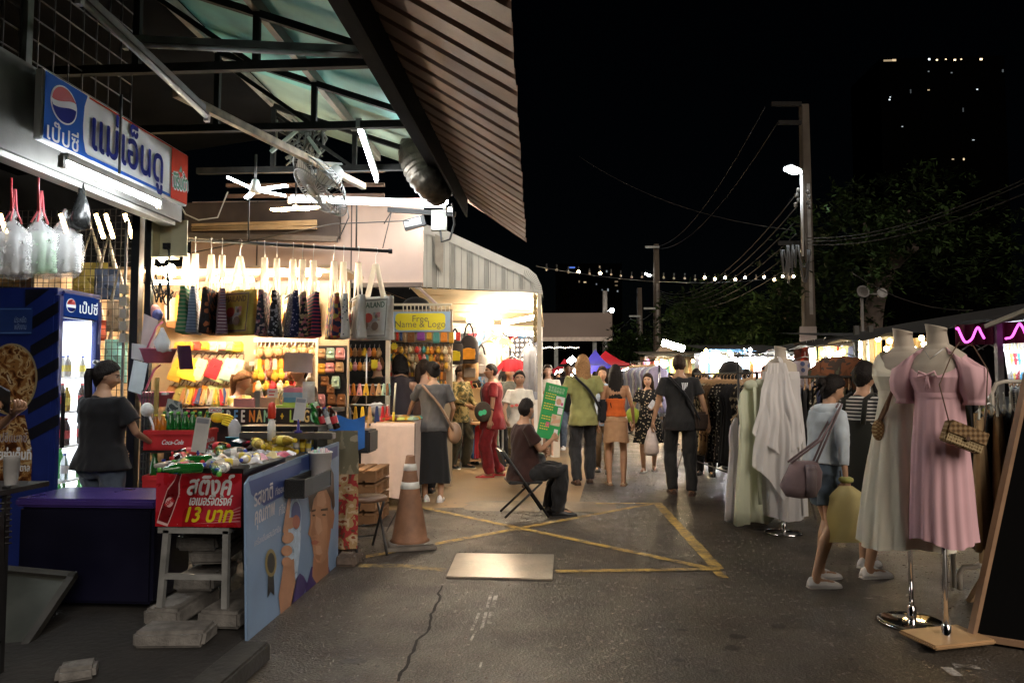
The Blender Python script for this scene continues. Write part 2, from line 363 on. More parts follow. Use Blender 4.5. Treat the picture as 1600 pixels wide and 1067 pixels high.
# rubble behind the board
for i,(px,py,s) in enumerate(((543,883,.16),(552,868,.13),(538,862,.18),(560,876,.1))):
    m = MB();m.box((0,0,s*.3),(s,s*.8,s*.6));o = m.build('rubble_brick',mat('rubble',(.1,.075,.06),.95,.5,8,.8,30),bevel=.02)
    for v in o.data.vertices: v.co += V((NZ.noise(v.co*8+V((i,0,0))),NZ.noise(v.co*8+V((0,i,5))),0))*.03
    o.location = G(px,py);o.rotation_euler = (0,0,i);tag(o,['dark broken brick lying nearest the painted board','broken brick lying nearest the black folding stool','largest broken brick behind the painted board','small broken brick between stool and cone'][i],'brick','broken bricks by the board')
# ---------------------------------------------------------------- traffic cone
c = G(640,853);T = thing('traffic_cone','faded orange traffic cone with two white bands on the asphalt','traffic cone',c,.3)
cm = mat('faded_orange',(.21,.105,.058),.7,.3,7,.2,40);bm_ = mat('grey_rubber',(.15,.13,.11),.8,.3,8,.2)
m = MB();cr = lambda z: .155-.118*(z-.05)/.73
m.lathe([(cr(.05)+.025,.045),(cr(.05),.07),(cr(.3),.3),(cr(.55),.55),(cr(.78),.78),(.03,.785),(.025,.7)],n=28);m.build('cone_body',cm,T,False)
for z in (.5,.655):
    m = MB();h = .058;m.lathe([(cr(z)+.001,z),(cr(z)+.004,z+.002),(cr(z+h)+.004,z+h-.002),(cr(z+h)+.001,z+h)],n=28,cap=False);m.build('reflective_band',mat('band_white',(.62,.62,.58),.4,.15,12),T,False)
m = MB();m.box((0,0,.022),(.42,.42,.035));m.box((0,0,.045),(.38,.38,.012));m.build('base',bm_,T,False,bevel=.012)
# ---------------------------------------------------------------- folding stool
def stool(loc,rz,label):
    T = thing('folding_stool',label,'stool',loc,rz)
    m = MB();m.lathe([(.0,.43),(.155,.43),(.165,.44),(.165,.455),(.155,.465),(0,.465)],n=28);m.build('seat',mat('stool_seat',(.12,.065,.04),.45,.2),T,False)
    for s in (-1,1):
        for k,e in ((0,-1),(1,1)):
            m = MB();m.tube([(s*.12-.02*k*s,-.15*e,.43),(s*.12-.02*k*s,.2*e,.008)],.011,8);m.build('leg',black,T,False)
    m = MB()
    for z in (.1,.2): m.tube([(-.12,.2*(1-(z/.43)*1.0)+.0,z),(.12,.2*(1-z/.43),z)],.007,6)
    m.build('stretcher',black,T,False);return T
c = G(573,862);stool((c.x,c.y,0),.5,'round topped black folding stool beside the traffic cone')
# ================================================================ stall roof on the left
XB,ZB = -1.22,3.65                      # front beam line
def corr(n,depth): return n
T = thing('awning','rust brown ribbed metal awning over the walkway edge','awning',(XB,5,3))
m = MB();Y0,Y1 = .6,7.95;EX = lambda y: -.10-.031*y;EZ = 3.03
prof = [];y = Y0;pitch = .235
while y < Y1:
    prof += [(y,0),(y+.150,0),(y+.172,.042),(y+.200,.042),(y+.222,0)];y += pitch
fs = []
rs = []
for i,(yy,h) in enumerate(prof):
    jit = .012*NZ.noise(V((yy*3,0,0)))
    rs.append([V((XB+.02,yy,ZB-.02+h)).lerp(V((EX(yy)+jit,yy,EZ+h+jit)),k/6) for k in range(7)])
m.rings(rs,False,False,False)
aw = mat('awning_rust',(.17,.105,.075),.6,.35,2.2,.15,30,detail=9)
m.build('ribbed_sheet',aw,T)
m = MB();m.prism([(0,0),(.30,-.10),(.30,-.16),(0,-.34)],.0,None) if 0 else None
m.bar((XB,.6,ZB-.02),(XB,7.95,ZB-.02),.09,.16);m.build('edge_beam',mat('beam_shade',(.006,.0055,.005),.9,.4,6,.2,spec=.04),T)  # beam colour near black: the shade along the awning is put into it
m = MB();m.bar((XB+.14,.6,ZB-.115),(XB+.14,7.9,ZB-.115),.14,.05);m.bar((-1.02,.6,3.42),(-1.02,7.9,3.42),.02,.26);m.build('gutter_and_shade_board',mat('gutter_shade',(.004,.004,.0035),.9,.4,6,spec=.04),T)  # near-black shade colour; lower bar is a board added to shade the awning
# turquoise sheet roof behind the beam
T = thing('stall_roof','sloping roof of stained turquoise sheets on a dark steel frame','roof',(-2,5,3.7))
ZR = lambda x: ZB+.12+(XB-x)*.36
tq = mat('turquoise_sheet',(.13,.38,.34),.55,.45,1.6,.12,12,detail=9);tq2 = mat('stained_sheet',(.27,.36,.28),.6,.35,1.3,.1,12,detail=9)
m = MB();ys = [.4,1.9,3.3,4.75,5.6,6.35,7.2,7.95]
for i in range(len(ys)-1):
    for j,(xa,xb) in enumerate(((XB,-2.05),(-2.05,-2.95))):
        m.m = (i*2+j*3+i//2) % 3 == 0;e = .01*(i % 2)
        m.grid(lambda u,v: V((xa+(xb-xa)*u,ys[i]+(ys[i+1]-ys[i]+.06)*v,ZR(xa+(xb-xa)*u)+e+.012*j-.03*sin(pi*v)*sin(pi*u)*(i % 3 == 1))),7,5,smooth=True)
m.build('roof_sheet',[tq,tq2],T)
m = MB()
for x in (-2.05,-2.95): m.bar((x,.4,ZR(x)-.06),(x,7.9,ZR(x)-.06),.05,.09)
m.build('purlin',mat('purlin_grey',(.16,.15,.12),.6,.4,5,.2),T)
m = MB();m.quad((-2.97,.4,ZR(-2.95)-.05),(-6.5,.4,3.9),(-6.5,8,3.9),(-2.97,8,ZR(-2.95)-.05));m.build('dark_ceiling',mat('near_black_ceiling',(.005,.005,.005),.9,.4,3,spec=.03),T)  # flat near-black sheet beyond the turquoise roof
tr = mat('truss_paint',(.016,.016,.015),.7,.45,9,.25,40,spec=.15)
for y in (3.45,4.6,5.75,6.95):
    m = MB();z0 = ZB-.06
    m.bar((-3.7,y,z0),(XB,y,z0),.05,.06);m.bar((-2.9,y,ZR(-2.95)-.14),(XB,y,ZB+.02),.045,.05)
    for x in (-2.9,-2.05): m.bar((x,y,z0),(x,y,ZR(x)-.13),.04,.045)
    if y > 4: m.bar((-2.05,y,z0),(-2.9,y+.02,ZR(-2.95)-.2),.03,.035)
    m.build('truss',tr,T)
m = MB();m.bar((-2.62,4.6,3.42),(-1.95,6.95,3.4),.05,.06);m.build('angle_brace',mat('rusty_brace',(.19,.15,.09),.7,.5,10,.3),T)
m = MB()
for z in (3.5,3.62,3.78): m.bar((-3.7,7.6,z),(-1.9,7.6,z-.02),.05,.035)
m.build('rear_rail',mat('rear_rail',(.12,.07,.05),.7,.4,6),T)
# grid of dark bars above the sign
T = thing('wire_grille','dark square wire grille above the cola sign','grille',(-3.25,4.5,3.3))
m = MB()
for k in range(22): m.tube([(-3.28,2.2+k*.14,3.25),(-3.28,2.2+k*.14,4.6)],.006,5)
for k in range(10): m.tube([(-3.28,2.2,3.3+k*.14),(-3.28,5.14,3.3+k*.14)],.006,5)
m.build('bars',mat('grille_bar',(.03,.03,.03),.6,.3),T)
m = MB();m.bar((-3.27,4.05,3.2),(-3.27,4.05,4.6),.05);m.build('post',grey_iron,T)
# sheet-metal fascia behind and below the sign
T = thing('fascia_beam','grey painted steel fascia beam carrying the cola sign','beam',(-3.1,4.5,2.95))
m = MB();m.box((-3.12,3.72,3.02),(.06,3.7,.56));m.m = 1;m.box((-3.17,3.7,2.74),(.1,3.66,.07));m.build('steel_beam',[mat('fascia_grey',(.17,.17,.16),.6,.3,3,.1),mat('channel_white',(.45,.47,.44),.5,.2,5)],T)
# ---------------------------------------------------------------- cola sign
SX = -3.0
p0,p1 = X(57,220,SX),X(287,321,SX);zt = 3.33;zb = X(287,321,SX).z;ya,yb = X(57,220,SX).y,X(287,321,SX).y
zb = (p0.z+p1.z)/2;zt = (X(62,112,SX).z+X(289,240,SX).z)/2
L_,H_ = yb-ya,zt-zb
T = thing('shop_sign','long white Thai shop sign with a blue cola panel and red drink panel','sign',(SX,(ya+yb)/2,zb))
fr = frame(V((SX+.03,ya,zb)),(0,1,0),(0,0,1))
blue = mat('sign_blue',(.02,.11,.48),.8,.1,spec=.1);deep = mat('sign_navy',(.012,.02,.22),.8,.1,spec=.1);sred = mat('sign_red',(.6,.05,.02),.8,.1,spec=.1);swhite = mat('sign_white',(.8,.82,.84),.8,.04,spec=.1)
green = mat('logo_green',(.01,.17,.06),.4,.1);lred = mat('logo_red',(.5,.02,.03),.4,.1)
m = MB();m.box((SX,(ya+yb)/2,(zt+zb)/2),(.05,L_,H_));m.build('sign_box',swhite,T,bevel=.006)
m = MB();a = L_*.215
rect(m,.01,.01,a,H_-.01,fr,.002);decal(m,[(a,H_-.01),(a+.035,H_-.01),(a+.008,H_-.09),(a,H_-.2)],fr,.002);decal(m,[(a,.01),(a+.1,.01),(a+.03,.045),(a+.006,.12),(a,.2)],fr,.002)
rect(m,a+.03,.012,L_*.84,.034,fr,.0022)
m.m = 1;rect(m,L_*.845,.01,L_-.01,H_-.01,fr,.002);rect(m,a+.05,H_-.022,L_*.845,H_-.01,fr,.002)
m.m = 2;cx,cz = L_*.105,H_*.63;r = H_*.265;decal(m,ell(cx,cz,r*1.04,r*1.04,32),fr,.004)
for k,(mi,f) in enumerate(((3,1),(4,-1))):
    m.m = mi;P = []
    for i in range(17): t_ = i/16;P.append((cx-r*.93+2*.93*r*t_,cz+f*.0+r*((.06 if f > 0 else -.1)+.24*sin((t_-.35)*3.2)*(t_**.6)+(.16*t_ if f > 0 else -.14+.05*t_))))
    arc = ell(cx,cz,r*.95,r*.95,18,atan2(P[-1][1]-cz,P[-1][0]-cx),(pi-.08 if f > 0 else -pi+.12))
    decal(m,P+arc,fr,.006)
m.build('printed_panel',[blue,sred,swhite,lred,deep],T)
m = MB();text(m,'เป๊ปซี่',L_*.105,H_*.18,H_*.34,fr,.006,bold=.002);m.build('lettering',swhite,T)
m = MB();text(m,'แม่เอ็นดู',L_*.52,H_*.46,H_*.86,fr,.004,fit=L_*.5,wide=1.0,bold=.006);m.build('lettering',deep,T)
m = MB();text(m,'มิรินด้า',L_*.925,H_*.42,.16,fr,.004,fit=L_*.125,bold=.016,rot=.12);m.build('lettering',swhite,T)
m = MB();text(m,'มิรินด้า',L_*.925,H_*.42,.16,fr,.0075,fit=L_*.125,bold=.005,rot=.12);decal(m,[(L_*.925-.03,H_*.58),(L_*.925+.0,H_*.72),(L_*.925+.02,H_*.58)],fr,.008);m.build('lettering',green,T)
m = MB();yq = X(187,250,SX+.09).y;m.bar((SX+.09,yq,zt+.1),(SX+.09,yq,zb-.02),.012);m.build('hanger_bar',black,T)
# ---------------------------------------------------------------- tube lights
def tube_light(label,a,b,up=(0,0,1),lit=True,cat='tube light',r=.014,st=None,two=False):
    a,b = V(a),V(b);T = thing('tube_light',label,cat,(a+b)/2,group='fluorescent tube fittings');d = (b-a).normalized();u = V(up)
    m = MB();m.bar(a+u*.035,b+u*.035,.05,.045,up);m.build('fitting',mat('fitting_white',(.5,.5,.47),.5,.2,8) if lit else mat('fitting_old',(.13,.13,.12),.6,.3,8),T)
    m = MB();m.tube([a,b],r,10)
    if two: w = d.cross(u)*.05;m.tube([a+w,b+w],r,10)
    m.build('tube',(st or tube_cool) if lit else mat('dead_tube',(.55,.56,.54),.25,.05),T)
    m = MB()
    for e,s in ((a,-1),(b,1)): m.bar(e+d*s*.001,e+d*s*.03,.034,.07,up)
    m.build('end_holder',mat('holder_grey',(.3,.3,.28),.5),T);return T
tube_light('lit tube light mounted below the cola sign',X(100,254,-2.86),X(247,318,-2.86),(0,0,1),r=.022,st=emit('sign_tube',(.92,.97,1),20))
tube_light('long unlit tube light hanging under the dark ceiling',X(128,2,-2.55),X(322,182,-2.55),lit=False,r=.018)
tube_light('unlit grey tube light along the near roof truss',Y(200,70,4.5),Y(575,88,4.5),lit=False,r=.018)
tube_light('bright tube light hanging from the middle truss end-on',Y(560,195,5.75),Y(588,280,6.95),r=.02,st=emit('hung_tube',(.94,.97,1),20))
tube_light('bright tube light running across above the hanging tote bags',Y(455,313,7.3),Y(693,322,7.3),r=.018,two=True)
m = MB();T = thing('fan_lamp','four bladed white LED lamp hanging under the dark ceiling','lamp',Y(400,300,6.6))
c = Y(399,297,6.6);m.lathe([(.05,-.03),(.055,0),(.045,.05),(.03,.1)],c,14);m.m = 1;m.tube([c+V((0,0,.1)),c+V((0,0,.35))],.012,6);m.build('body',[white,black],T)
for px,py in ((355,277),(448,290),(446,306),(385,310)):
    m = MB();e = Y(px,py,6.6+.15*(py > 292)-.1);m.bar(c.lerp(e,.2),e,.05,.014);m.build('light_blade',emit('blade_cool',(.9,.97,1),8),T)
T = thing('pendant_lamp','warm glowing lamp with many short arms near the wall fan','lamp',Y(465,327,7.2))
c = Y(462,326,7.2)
for px in (425,440,462,480,498):
    m = MB();m.bar(c,Y(px,323+ (px % 7),7.1+.2*(px % 2)),.05,.02);m.build('light_blade',emit('blade_warm',(1,.7,.4),12),T)
m = MB();m.tube([c,c+V((0,0,.3))],.01,6);m.build('cord',black,T)
T = thing('ceiling_lamp','small warm bulb behind the red end of the cola sign','lamp',Y(264,324,6.2));m = MB();m.ball(Y(264,324,6.2),.035);m.build('bulb',bulb_warm,T)
# ---------------------------------------------------------------- wall fan
c = Y(500,290,6.3);T = thing('wall_fan','grey caged industrial fan tilted under the roof','fan',c)
mt = M4.Translation(c) @ V((-.6,-.42,-.68)).to_track_quat('Z','Y').to_matrix().to_4x4();cage = MB();r = .34
cage_m = mat('fan_cage',(.26,.27,.27),.4,.1,metal=.7)
for k in range(48):
    a = 2*pi*k/48;cage.tube([mt @ V((.06*cos(a),.06*sin(a),.09)),mt @ V((r*.7*cos(a+.15),r*.7*sin(a+.15),.085)),mt @ V((r*cos(a+.25),r*sin(a+.25),0)),mt @ V((r*.65*cos(a+.15),r*.65*sin(a+.15),-.1))],.0035,4)
for q,z in ((1,0),(.7,.085),(.2,.09),(.65,-.1)): cage.tube([mt @ V((r*q*cos(2*pi*k/40),r*q*sin(2*pi*k/40),z)) for k in range(41)],.007,5)
cage.build('cage',cage_m,T)
m = MB()
for k in range(3):
    a = 2*pi*k/3
    m.grid(lambda u,v: mt @ V(((.05+.25*v)*cos(a+(u-.5)*.9),(.05+.25*v)*sin(a+(u-.5)*.9),-.02+.05*u)),6,4)
m.build('blade',mat('fan_blade',(.5,.52,.52),.3,.1),T)
m = MB();m.lathe([(.07,-.25),(.08,-.12),(.06,.06),(.05,.1)],n=14,mtx=mt);m.build('motor',mat('fan_motor',(.12,.13,.12),.5),T)
m = MB();m.tube([mt @ V((0,0,-.2)),Y(478,268,6.7),Y(470,235,6.9)],.025,8);m.build('bracket',grey_iron,T)
# clutter hung on the truss
T = thing('cable_bundle','tangle of dusty pipes, clamps and cables on the rear truss','cables',Y(470,215,6.9));m = MB()
for k in range(26):
    a = Y(430+random.random()*80,185+random.random()*20,6.85);b = Y(440+random.random()*70,225+random.random()*40,6.9+random.random()*.2)
    m.tube([a,a.lerp(b,.5)+V((random.uniform(-.1,.1),.05,random.uniform(-.06,.02))),b],random.choice([.008,.012,.018]),6)
m.build('cables',mat('dusty_cable',(.05,.055,.045),.7,.5,12),T)
m = MB();m.bar(Y(470,200,6.85),Y(423,238,6.85),.03);m.bar(Y(482,215,6.85),Y(500,240,6.85),.05,.03);m.build('clamp',mat('clamp_green',(.14,.17,.14),.5,.3),T)
T = thing('junction_box','grey junction box on the truss above the wall fan','box',Y(525,270,6.95));m = MB();m.box(Y(520,268,6.97),(.2,.12,.16),rz=.3);m.build('box_body',mat('jbox',(.42,.44,.4),.6,.25),T,bevel=.01)
m = MB()
for dx in (-.06,.06): m.tube([Y(520,268,6.97)+V((dx,-.02,-.08)),Y(520,268,6.97)+V((dx,-.05,-.2))],.01,6)
m.build('cord',black,T)
T = thing('duct_pipe','flexible foil exhaust duct hanging from the roof edge','duct',Y(655,265,7.0));m = MB()
fine = smooth([Y(652,222,7.2),Y(648,243,7.0),Y(656,265,6.95),Y(670,285,6.95),Y(690,300,7.1)],9)
m.tube(fine,[.155+.008*(i % 3) for i in range(len(fine))],20);m.build('foil_hose',mat('duct_foil',(.07,.06,.045),.35,.4,20,.3,60,metal=.7),T)
T = thing('floodlight','small black floodlight on the beam end above the corrugated wall','floodlight',Y(652,350,7.6));m = MB();q = Y(650,350,7.55)
m.bar(q-V((.13,0,.02)),q+V((.1,0,.04)),.07,.11);m.m = 1;m.bar(q+V((-.12,-.04,-.01)),q+V((.06,-.04,.03)),.005,.075);m.build('head',[black,mat('flood_glass',(.45,.45,.42),.2)],T)
m = MB();m.box(Y(686,345,7.6),(.16,.08,.22));m.m = 1;m.tube([Y(688,360,7.5),Y(690,378,7.5),Y(703,374,7.5),Y(710,350,7.5),Y(706,318,7.6)],.012,6);m.bar(Y(606,328,7.6),Y(712,335,7.6),.04,.05);m.build('bracket',[mat('jbox',(.42,.44,.4)),black],T)
T = thing('bulkhead_lamp','two small bright spot bulbs at the end of the awning beam','lamp',Y(697,325,7.8))
for px,py in ((696,315),(703,330)): m = MB();m.ball(Y(px,py,7.7),(.025,.025,.045));m.build('bulb',emit('spot_bulb',(1,.96,.88),150),T)
# rear walls
T = thing('rear_wall','pale pinkish panelled wall above the tote bag rail','wall',Y(500,420,8.0))
m = MB();a,b = Y(300,320,8.0),Y(660,455,8.0);m.box(((a.x+b.x)/2,8.03,(3.55+2.52)/2),(b.x-a.x,.05,1.03));m.build('panel',mat('wall_pink',(.42,.31,.26),.75,.12,2),T)
m = MB()
for px in (548,400): q = Y(px,400,7.98);m.box((q.x,8.0,3.03),(.012,.012,1.02))
m.box(((a.x+b.x)/2,7.97,2.53),(b.x-a.x,.06,.05));m.build('seam',mat('seam_brown',(.06,.045,.04),.8),T)
T = thing('wall_recess','dark brown wooden recess with beams under the roof','panel',Y(420,350,7.8))
m = MB();a,b = Y(290,318,7.9),Y(530,372,7.9);m.box(((a.x+b.x)/2,7.92,(a.z+b.z)/2),(b.x-a.x,.08,a.z-b.z));m.build('board',mat('recess_brown',(.045,.032,.027),.85,.4,4),T)
m = MB()
for k,(py,e) in enumerate(((352,0),(356,3),(360,-2))): m.bar(Y(300,py+e,7.8),Y(495,py-6+e*2,7.8),.025,.03)
m.build('batten',mat('batten_tan',(.3,.2,.1),.7,.2),T)
m = MB();m.bar(Y(290,368,7.75),Y(527,374,7.75),.05,.06);m.build('shelf_rail',mat('rail_brown',(.06,.045,.035),.7),T)
for i,(pts,r) in enumerate((([(270,300),(290,335),(310,344),(340,340),(356,300)],.008),([(540,310),(545,340),(530,372)],.008),([(600,350),(612,330),(598,388)],.006),([(300,395),(520,350),(640,345)],.006))):
    m = MB();m.tube([Y(x,y,7.4) for x,y in pts],r,6);o = m.build('loose_cable',black if i else mat('grey_cable',(.35,.35,.33)));tag(o,['grey cable looping down below the white fan lamp','black cable hanging right of the wall fan','thin cable looping down to the tote bag rail','thin dark cable crossing in front of the pink wall'][i],'cable')
# ================================================================ drink stall
PROTO = {}
def inst(key,make,loc,rz=0,label=None,group=None,rot=None,scale=None):
    """The first call of a kind builds and moves the thing itself, every later one copies it with its parts."""
    if key not in PROTO:
        o = PROTO[key] = make();o.location = loc
        if rot is not None: o.rotation_euler = rot
        else: o.rotation_euler = (0,0,rz)
        if scale is not None: o.scale = scale if hasattr(scale,'__len__') else (scale,)*3
        if label: o['label'] = label
        if group: o['group'] = group
        MW[o] = M4.LocRotScale(V(loc),o.rotation_euler,o.scale);return o
    return dup(PROTO[key],loc,rz,label,group,rot=rot,scale=scale)
ORD = 'first second third fourth fifth sixth seventh eighth ninth tenth eleventh twelfth thirteenth fourteenth fifteenth sixteenth seventeenth eighteenth nineteenth twentieth'.split()
def make_bottle(col,cap,lab=None,r=.033,h=.22,name='bottle',glass=.35):
    def f():
        T = thing(name,'bottle','bottle')
        m = MB();m.lathe([(r*.8,0),(r,.008),(r,h*.62),(r*.85,h*.72),(r*.4,h*.88),(r*.38,h*.95),(0,h*.95)],n=12);m.build('glass_body',mat('drink_%d_%d_%d' % tuple(int(c*255) for c in col),col,.08,.1,10,trans=glass,coat=.3),T,False)
        m = MB();m.lathe([(r*.45,h*.93),(r*.45,h),(0,h)],n=12);m.build('cap',cap,T,False)
        if lab: m = MB();m.lathe([(r*1.02,h*.25),(r*1.03,h*.27),(r*1.03,h*.53),(r*1.02,h*.55)],n=12,cap=False);m.build('paper_label',lab,T,False)
        return T
    return f
cap_y = mat('cap_yellow',(.75,.55,.03),.4);cap_b = mat('cap_blue',(.04,.08,.5),.4);cap_w = mat('cap_white',(.7,.7,.7),.4);cap_g = mat('cap_green',(.1,.4,.05),.4);cap_r = mat('cap_red',(.55,.03,.03),.4)
lab_w = mat('label_white',(.7,.68,.66),.5);lab_r = mat('label_red',(.5,.03,.04),.5);lab_b = mat('label_blue',(.05,.15,.5),.5);lab_y = mat('label_yellow',(.75,.6,.08),.5);lab_g = mat('label_green',(.1,.35,.08),.5)
B_COLA = ('cola',make_bottle((.03,.01,.006),cap_r,lab_r));B_ORA = ('orange',make_bottle((.65,.2,.01),cap_y));B_GRN = ('green',make_bottle((.015,.19,.03),cap_g,None,.032,.25,glass=.4));B_TEA = ('tea',make_bottle((.55,.36,.03),cap_y,lab_y,.03,.19));B_WAT = ('water',make_bottle((.6,.65,.68),cap_b,lab_w,.031,.21,glass=.6));B_WHT = ('milk',make_bottle((.7,.66,.58),cap_b,lab_y,.028,.17,glass=.1))
def bottle(kind,loc,label,group,rot=None,scale=None): return inst('bottle_'+kind[0],kind[1],loc,random.random()*6,label,group,rot,scale)
# ---- fridge
FC = Y(92,450,4.9);FX = FC.x;FY1 = X(160,455,FX).y;FZ = FC.z;FX0 = FX-.75;FY0 = 4.9
T = thing('drink_fridge','tall blue drink fridge with lit glass door and iced cola picture','fridge',(FX-.3,5.1,0))
navy = mat('fridge_navy',(.012,.025,.16),.35,.15,4);fblk = mat('fridge_black',(.008,.009,.016),.35,.1)
m = MB();t_ = .03
m.box((FX-.39,FY0+.012,FZ/2+.03),(.72,.024,FZ-.06));m.box((FX-.39,FY1-.012,FZ/2+.03),(.72,.024,FZ-.06));m.box((FX-.74,(FY0+FY1)/2,FZ/2+.03),(.02,FY1-FY0-.05,FZ-.06));m.box((FX-.38,(FY0+FY1)/2,FZ-.02),(.74,FY1-FY0-.002,.05));m.box((FX-.38,(FY0+FY1)/2,.2),(.72,FY1-FY0-.05,.34))
m.build('cabinet',navy,T,bevel=.004)
m = MB();m.box((FX-.02,FY0+.03,FZ/2),(.05,.055,FZ-.1));m.box((FX-.02,FY1-.03,FZ/2),(.05,.055,FZ-.1));m.box((FX-.02,(FY0+FY1)/2,FZ-.11),(.045,FY1-FY0-.11,.2));m.box((FX-.02,(FY0+FY1)/2,.36),(.045,FY1-FY0-.11,.06))
DF = m.build('door_frame',navy,T,bevel=.006)
ff = frame(V((FX+.004,FY0,0)),(0,1,0),(0,0,1));wd = FY1-FY0
m = MB();cx,cz = wd*.26,FZ-.115;m.m = 0;decal(m,ell(cx,cz,.052,.052,24),ff,.002);m.m = 1;decal(m,ell(cx,cz,.048,.048,14,.15,pi-.1),ff,.004);m.m = 2;decal(m,ell(cx,cz-.012,.045,.036,14,pi+.1,2*pi-.1),ff,.004)
m.m = 0;text(m,'เป๊ปซี่',wd*.66,FZ-.115,.11,ff,.003,bold=.001);m.build('lettering',[emit('header_white',(.9,.95,1),.2),lred,deep],T)
m = MB();rect(m,.05,FZ-.2,wd-.05,FZ-.03,ff,.0012);m.build('header_panel',emit('header_blue',(.03,.1,.5),.06),DF)
m = MB();m.box((FX-.3,(FY0+FY1)/2,1.05),(.02,wd-.06,FZ-.4));m.box((FX-.16,FY1-.034,1.05),(.24,.012,FZ-.4));m.build('lit_interior',emit('fridge_glow',(.85,.93,1),.8),T)
m = MB();m.tube([(FX-.05,FY1-.066,.45),(FX-.05,FY1-.066,FZ-.25)],.008,8);m.build('light_strip',emit('fridge_strip',(.85,.95,1),3),T)
m = MB();m.quad((FX-.015,FY0+.058,.39),(FX-.015,FY1-.058,.39),(FX-.015,FY1-.058,FZ-.21),(FX-.015,FY0+.058,FZ-.21));gm = mat('clear_glass',(1,1,1),.02,0,alpha=.12);m.build('glass_pane',gm,DF)
shz = [.42,.68,.94,1.2,1.46]
for z in shz: m = MB();m.box((FX-.17,(FY0+FY1)/2,z),(.24,wd-.085,.012));m.build('shelf',white,T)
m = MB();m.bar((FX+.03,FY0+.045,.95),(FX+.03,FY0+.045,1.35),.02);m.build('handle',black,DF)
kk = [(B_WHT,'white milk drink'),(B_TEA,'yellow tea drink'),(B_COLA,'dark cola drink'),(B_WAT,'clear water'),(B_GRN,'green soda drink')]
for i,z in enumerate(shz):
    for j in range(5):
        k,n = kk[(4-i+(j > 2)*(i % 2)) % 5]
        bottle(k,(FX-.09-.1*(j % 2),FY0+.075+j*(wd-.15)/4,z+.007),f'{n} bottle on the {["bottom", "second lowest", "middle", "second highest", "top"][i]} fridge shelf, {ORD[j]} from left','bottles inside the lit fridge',scale=(.9,.9,.95))
# the fridge side
fs_ = frame(V((FX,FY0,0)),(1,0,0),(0,0,1));q = lambda px,py: ((Y(px,py,FY0).x-FX),Y(px,py,FY0).z)
def pol(pts): return [q(*p) for p in pts]
m = MB()
for k in range(6):
    y0 = 452+k*44;m.m = 1;decal(m,pol([(52-k*2,y0),(92,y0-26),(92,y0-8),(52-k*2,y0+19)]) if k else pol([(40,452),(78,452),(40,480)]),fs_,.003)
m.m = 2;rect(m,*q(-30,523),*q(52,480),fs_,.005);m.m = 3
for a,b in ((482,484),(519,521)): rect(m,*q(0,b),*q(50,a),fs_,.007)
m.build('printed_stripes',[navy,fblk,mat('label_dark_blue',(.02,.05,.2),.4),mat('line_blue',(.1,.2,.5),.5)],T)
m = MB();text(m,'ประหยัด',*q(33,499),.06,fs_,.008,fit=.09);text(m,'พลังงาน',*q(33,510),.06,fs_,.008,fit=.09);m.build('lettering',mat('pale_blue',(.3,.4,.65),.5),T)
ice = pattern('iced_cola','noise',[(.05,.016,.006),(.14,.05,.015),(.3,.15,.05),(.5,.36,.18),(.12,.04,.01),(.6,.5,.35)],14,.35,bump=0)
m = MB();c = q(18,592);m.m = 1;decal(m,ell(*c,.205,.26,36),fs_,.009);m.m = 0;decal(m,ell(*c,.192,.245,36),fs_,.012)
decal(m,pol([(2,650),(40,648),(52,705),(50,756),(-12,756),(-6,700)]),fs_,.010);m.build('drink_picture',[ice,mat('glass_rim',(.3,.25,.14),.3)],T)
m = MB();text(m,'เป๊ปซี่แมกซ์',*q(18,682),.09,fs_,.014,fit=.26);m.build('lettering',mat('pale_print',(.42,.42,.5),.5),T)
m = MB();text(m,'อร่อยซ่าเต็มที่',*q(14,708),.1,fs_,.014,fit=.36,bold=.003);text(m,'ไม่มีน้ำตาล',*q(28,729),.07,fs_,.014,fit=.2,bold=.001);m.build('lettering',swhite,T)
# ---- purple cooler chest
p = Y(25,780,4.3);p2 = Y(241,780,4.3);zt = p.z
T = thing('cooler_chest','large dark navy cooler chest with glossy purple lid','cooler',((p.x+p2.x)/2,4.5,0))
m = MB();m.box(((p.x+p2.x)/2,4.54,zt/2),(p2.x-p.x-.02,.46,zt-.09));m.build('chest_body',mat('cooler_navy',(.003,.003,.014),.4,.2,3),T,bevel=.02)
m = MB();m.box(((p.x+p2.x)/2,4.54,zt-.02),(p2.x-p.x+.02,.49,.055));m.build('lid',mat('cooler_purple',(.05,.03,.17),.3,.2,3,.15,20),T,bevel=.015)
# ---- left edge rack and cups
T = thing('wire_rack','black wire rack with shelf at the left edge','rack',Y(-20,770,3.95));m = MB();a,b = Y(-60,758,3.4),Y(40,755,3.45)
m.box(((a.x+b.x)/2,3.45,a.z-.02),(b.x-a.x,.34,.025));m.bar(b+V((-.02,-.1,0)),b+V((-.02,-.1,-.9)),.025);m.bar(Y(-2,800,3.3),Y(-2,1000,3.3),.03)
for k in range(9): m.tube([Y(-20,778+k*9,3.32),Y(18,776+k*9,3.35)],.005,5)
m.build('frame',black,T)
T = thing('cup_stack','stack of clear plastic cups on the rack at the left edge','cups',Y(15,757,3.95));m = MB();q0 = Y(17,757,3.42)
for k in range(9): m.lathe([(.028,k*.009),(.036,.07+k*.009),(.038,.072+k*.009)],q0,14,cap=False)
m.build('cups',mat('cup_plastic',(.45,.45,.45),.25,.05,alpha=.75),T)
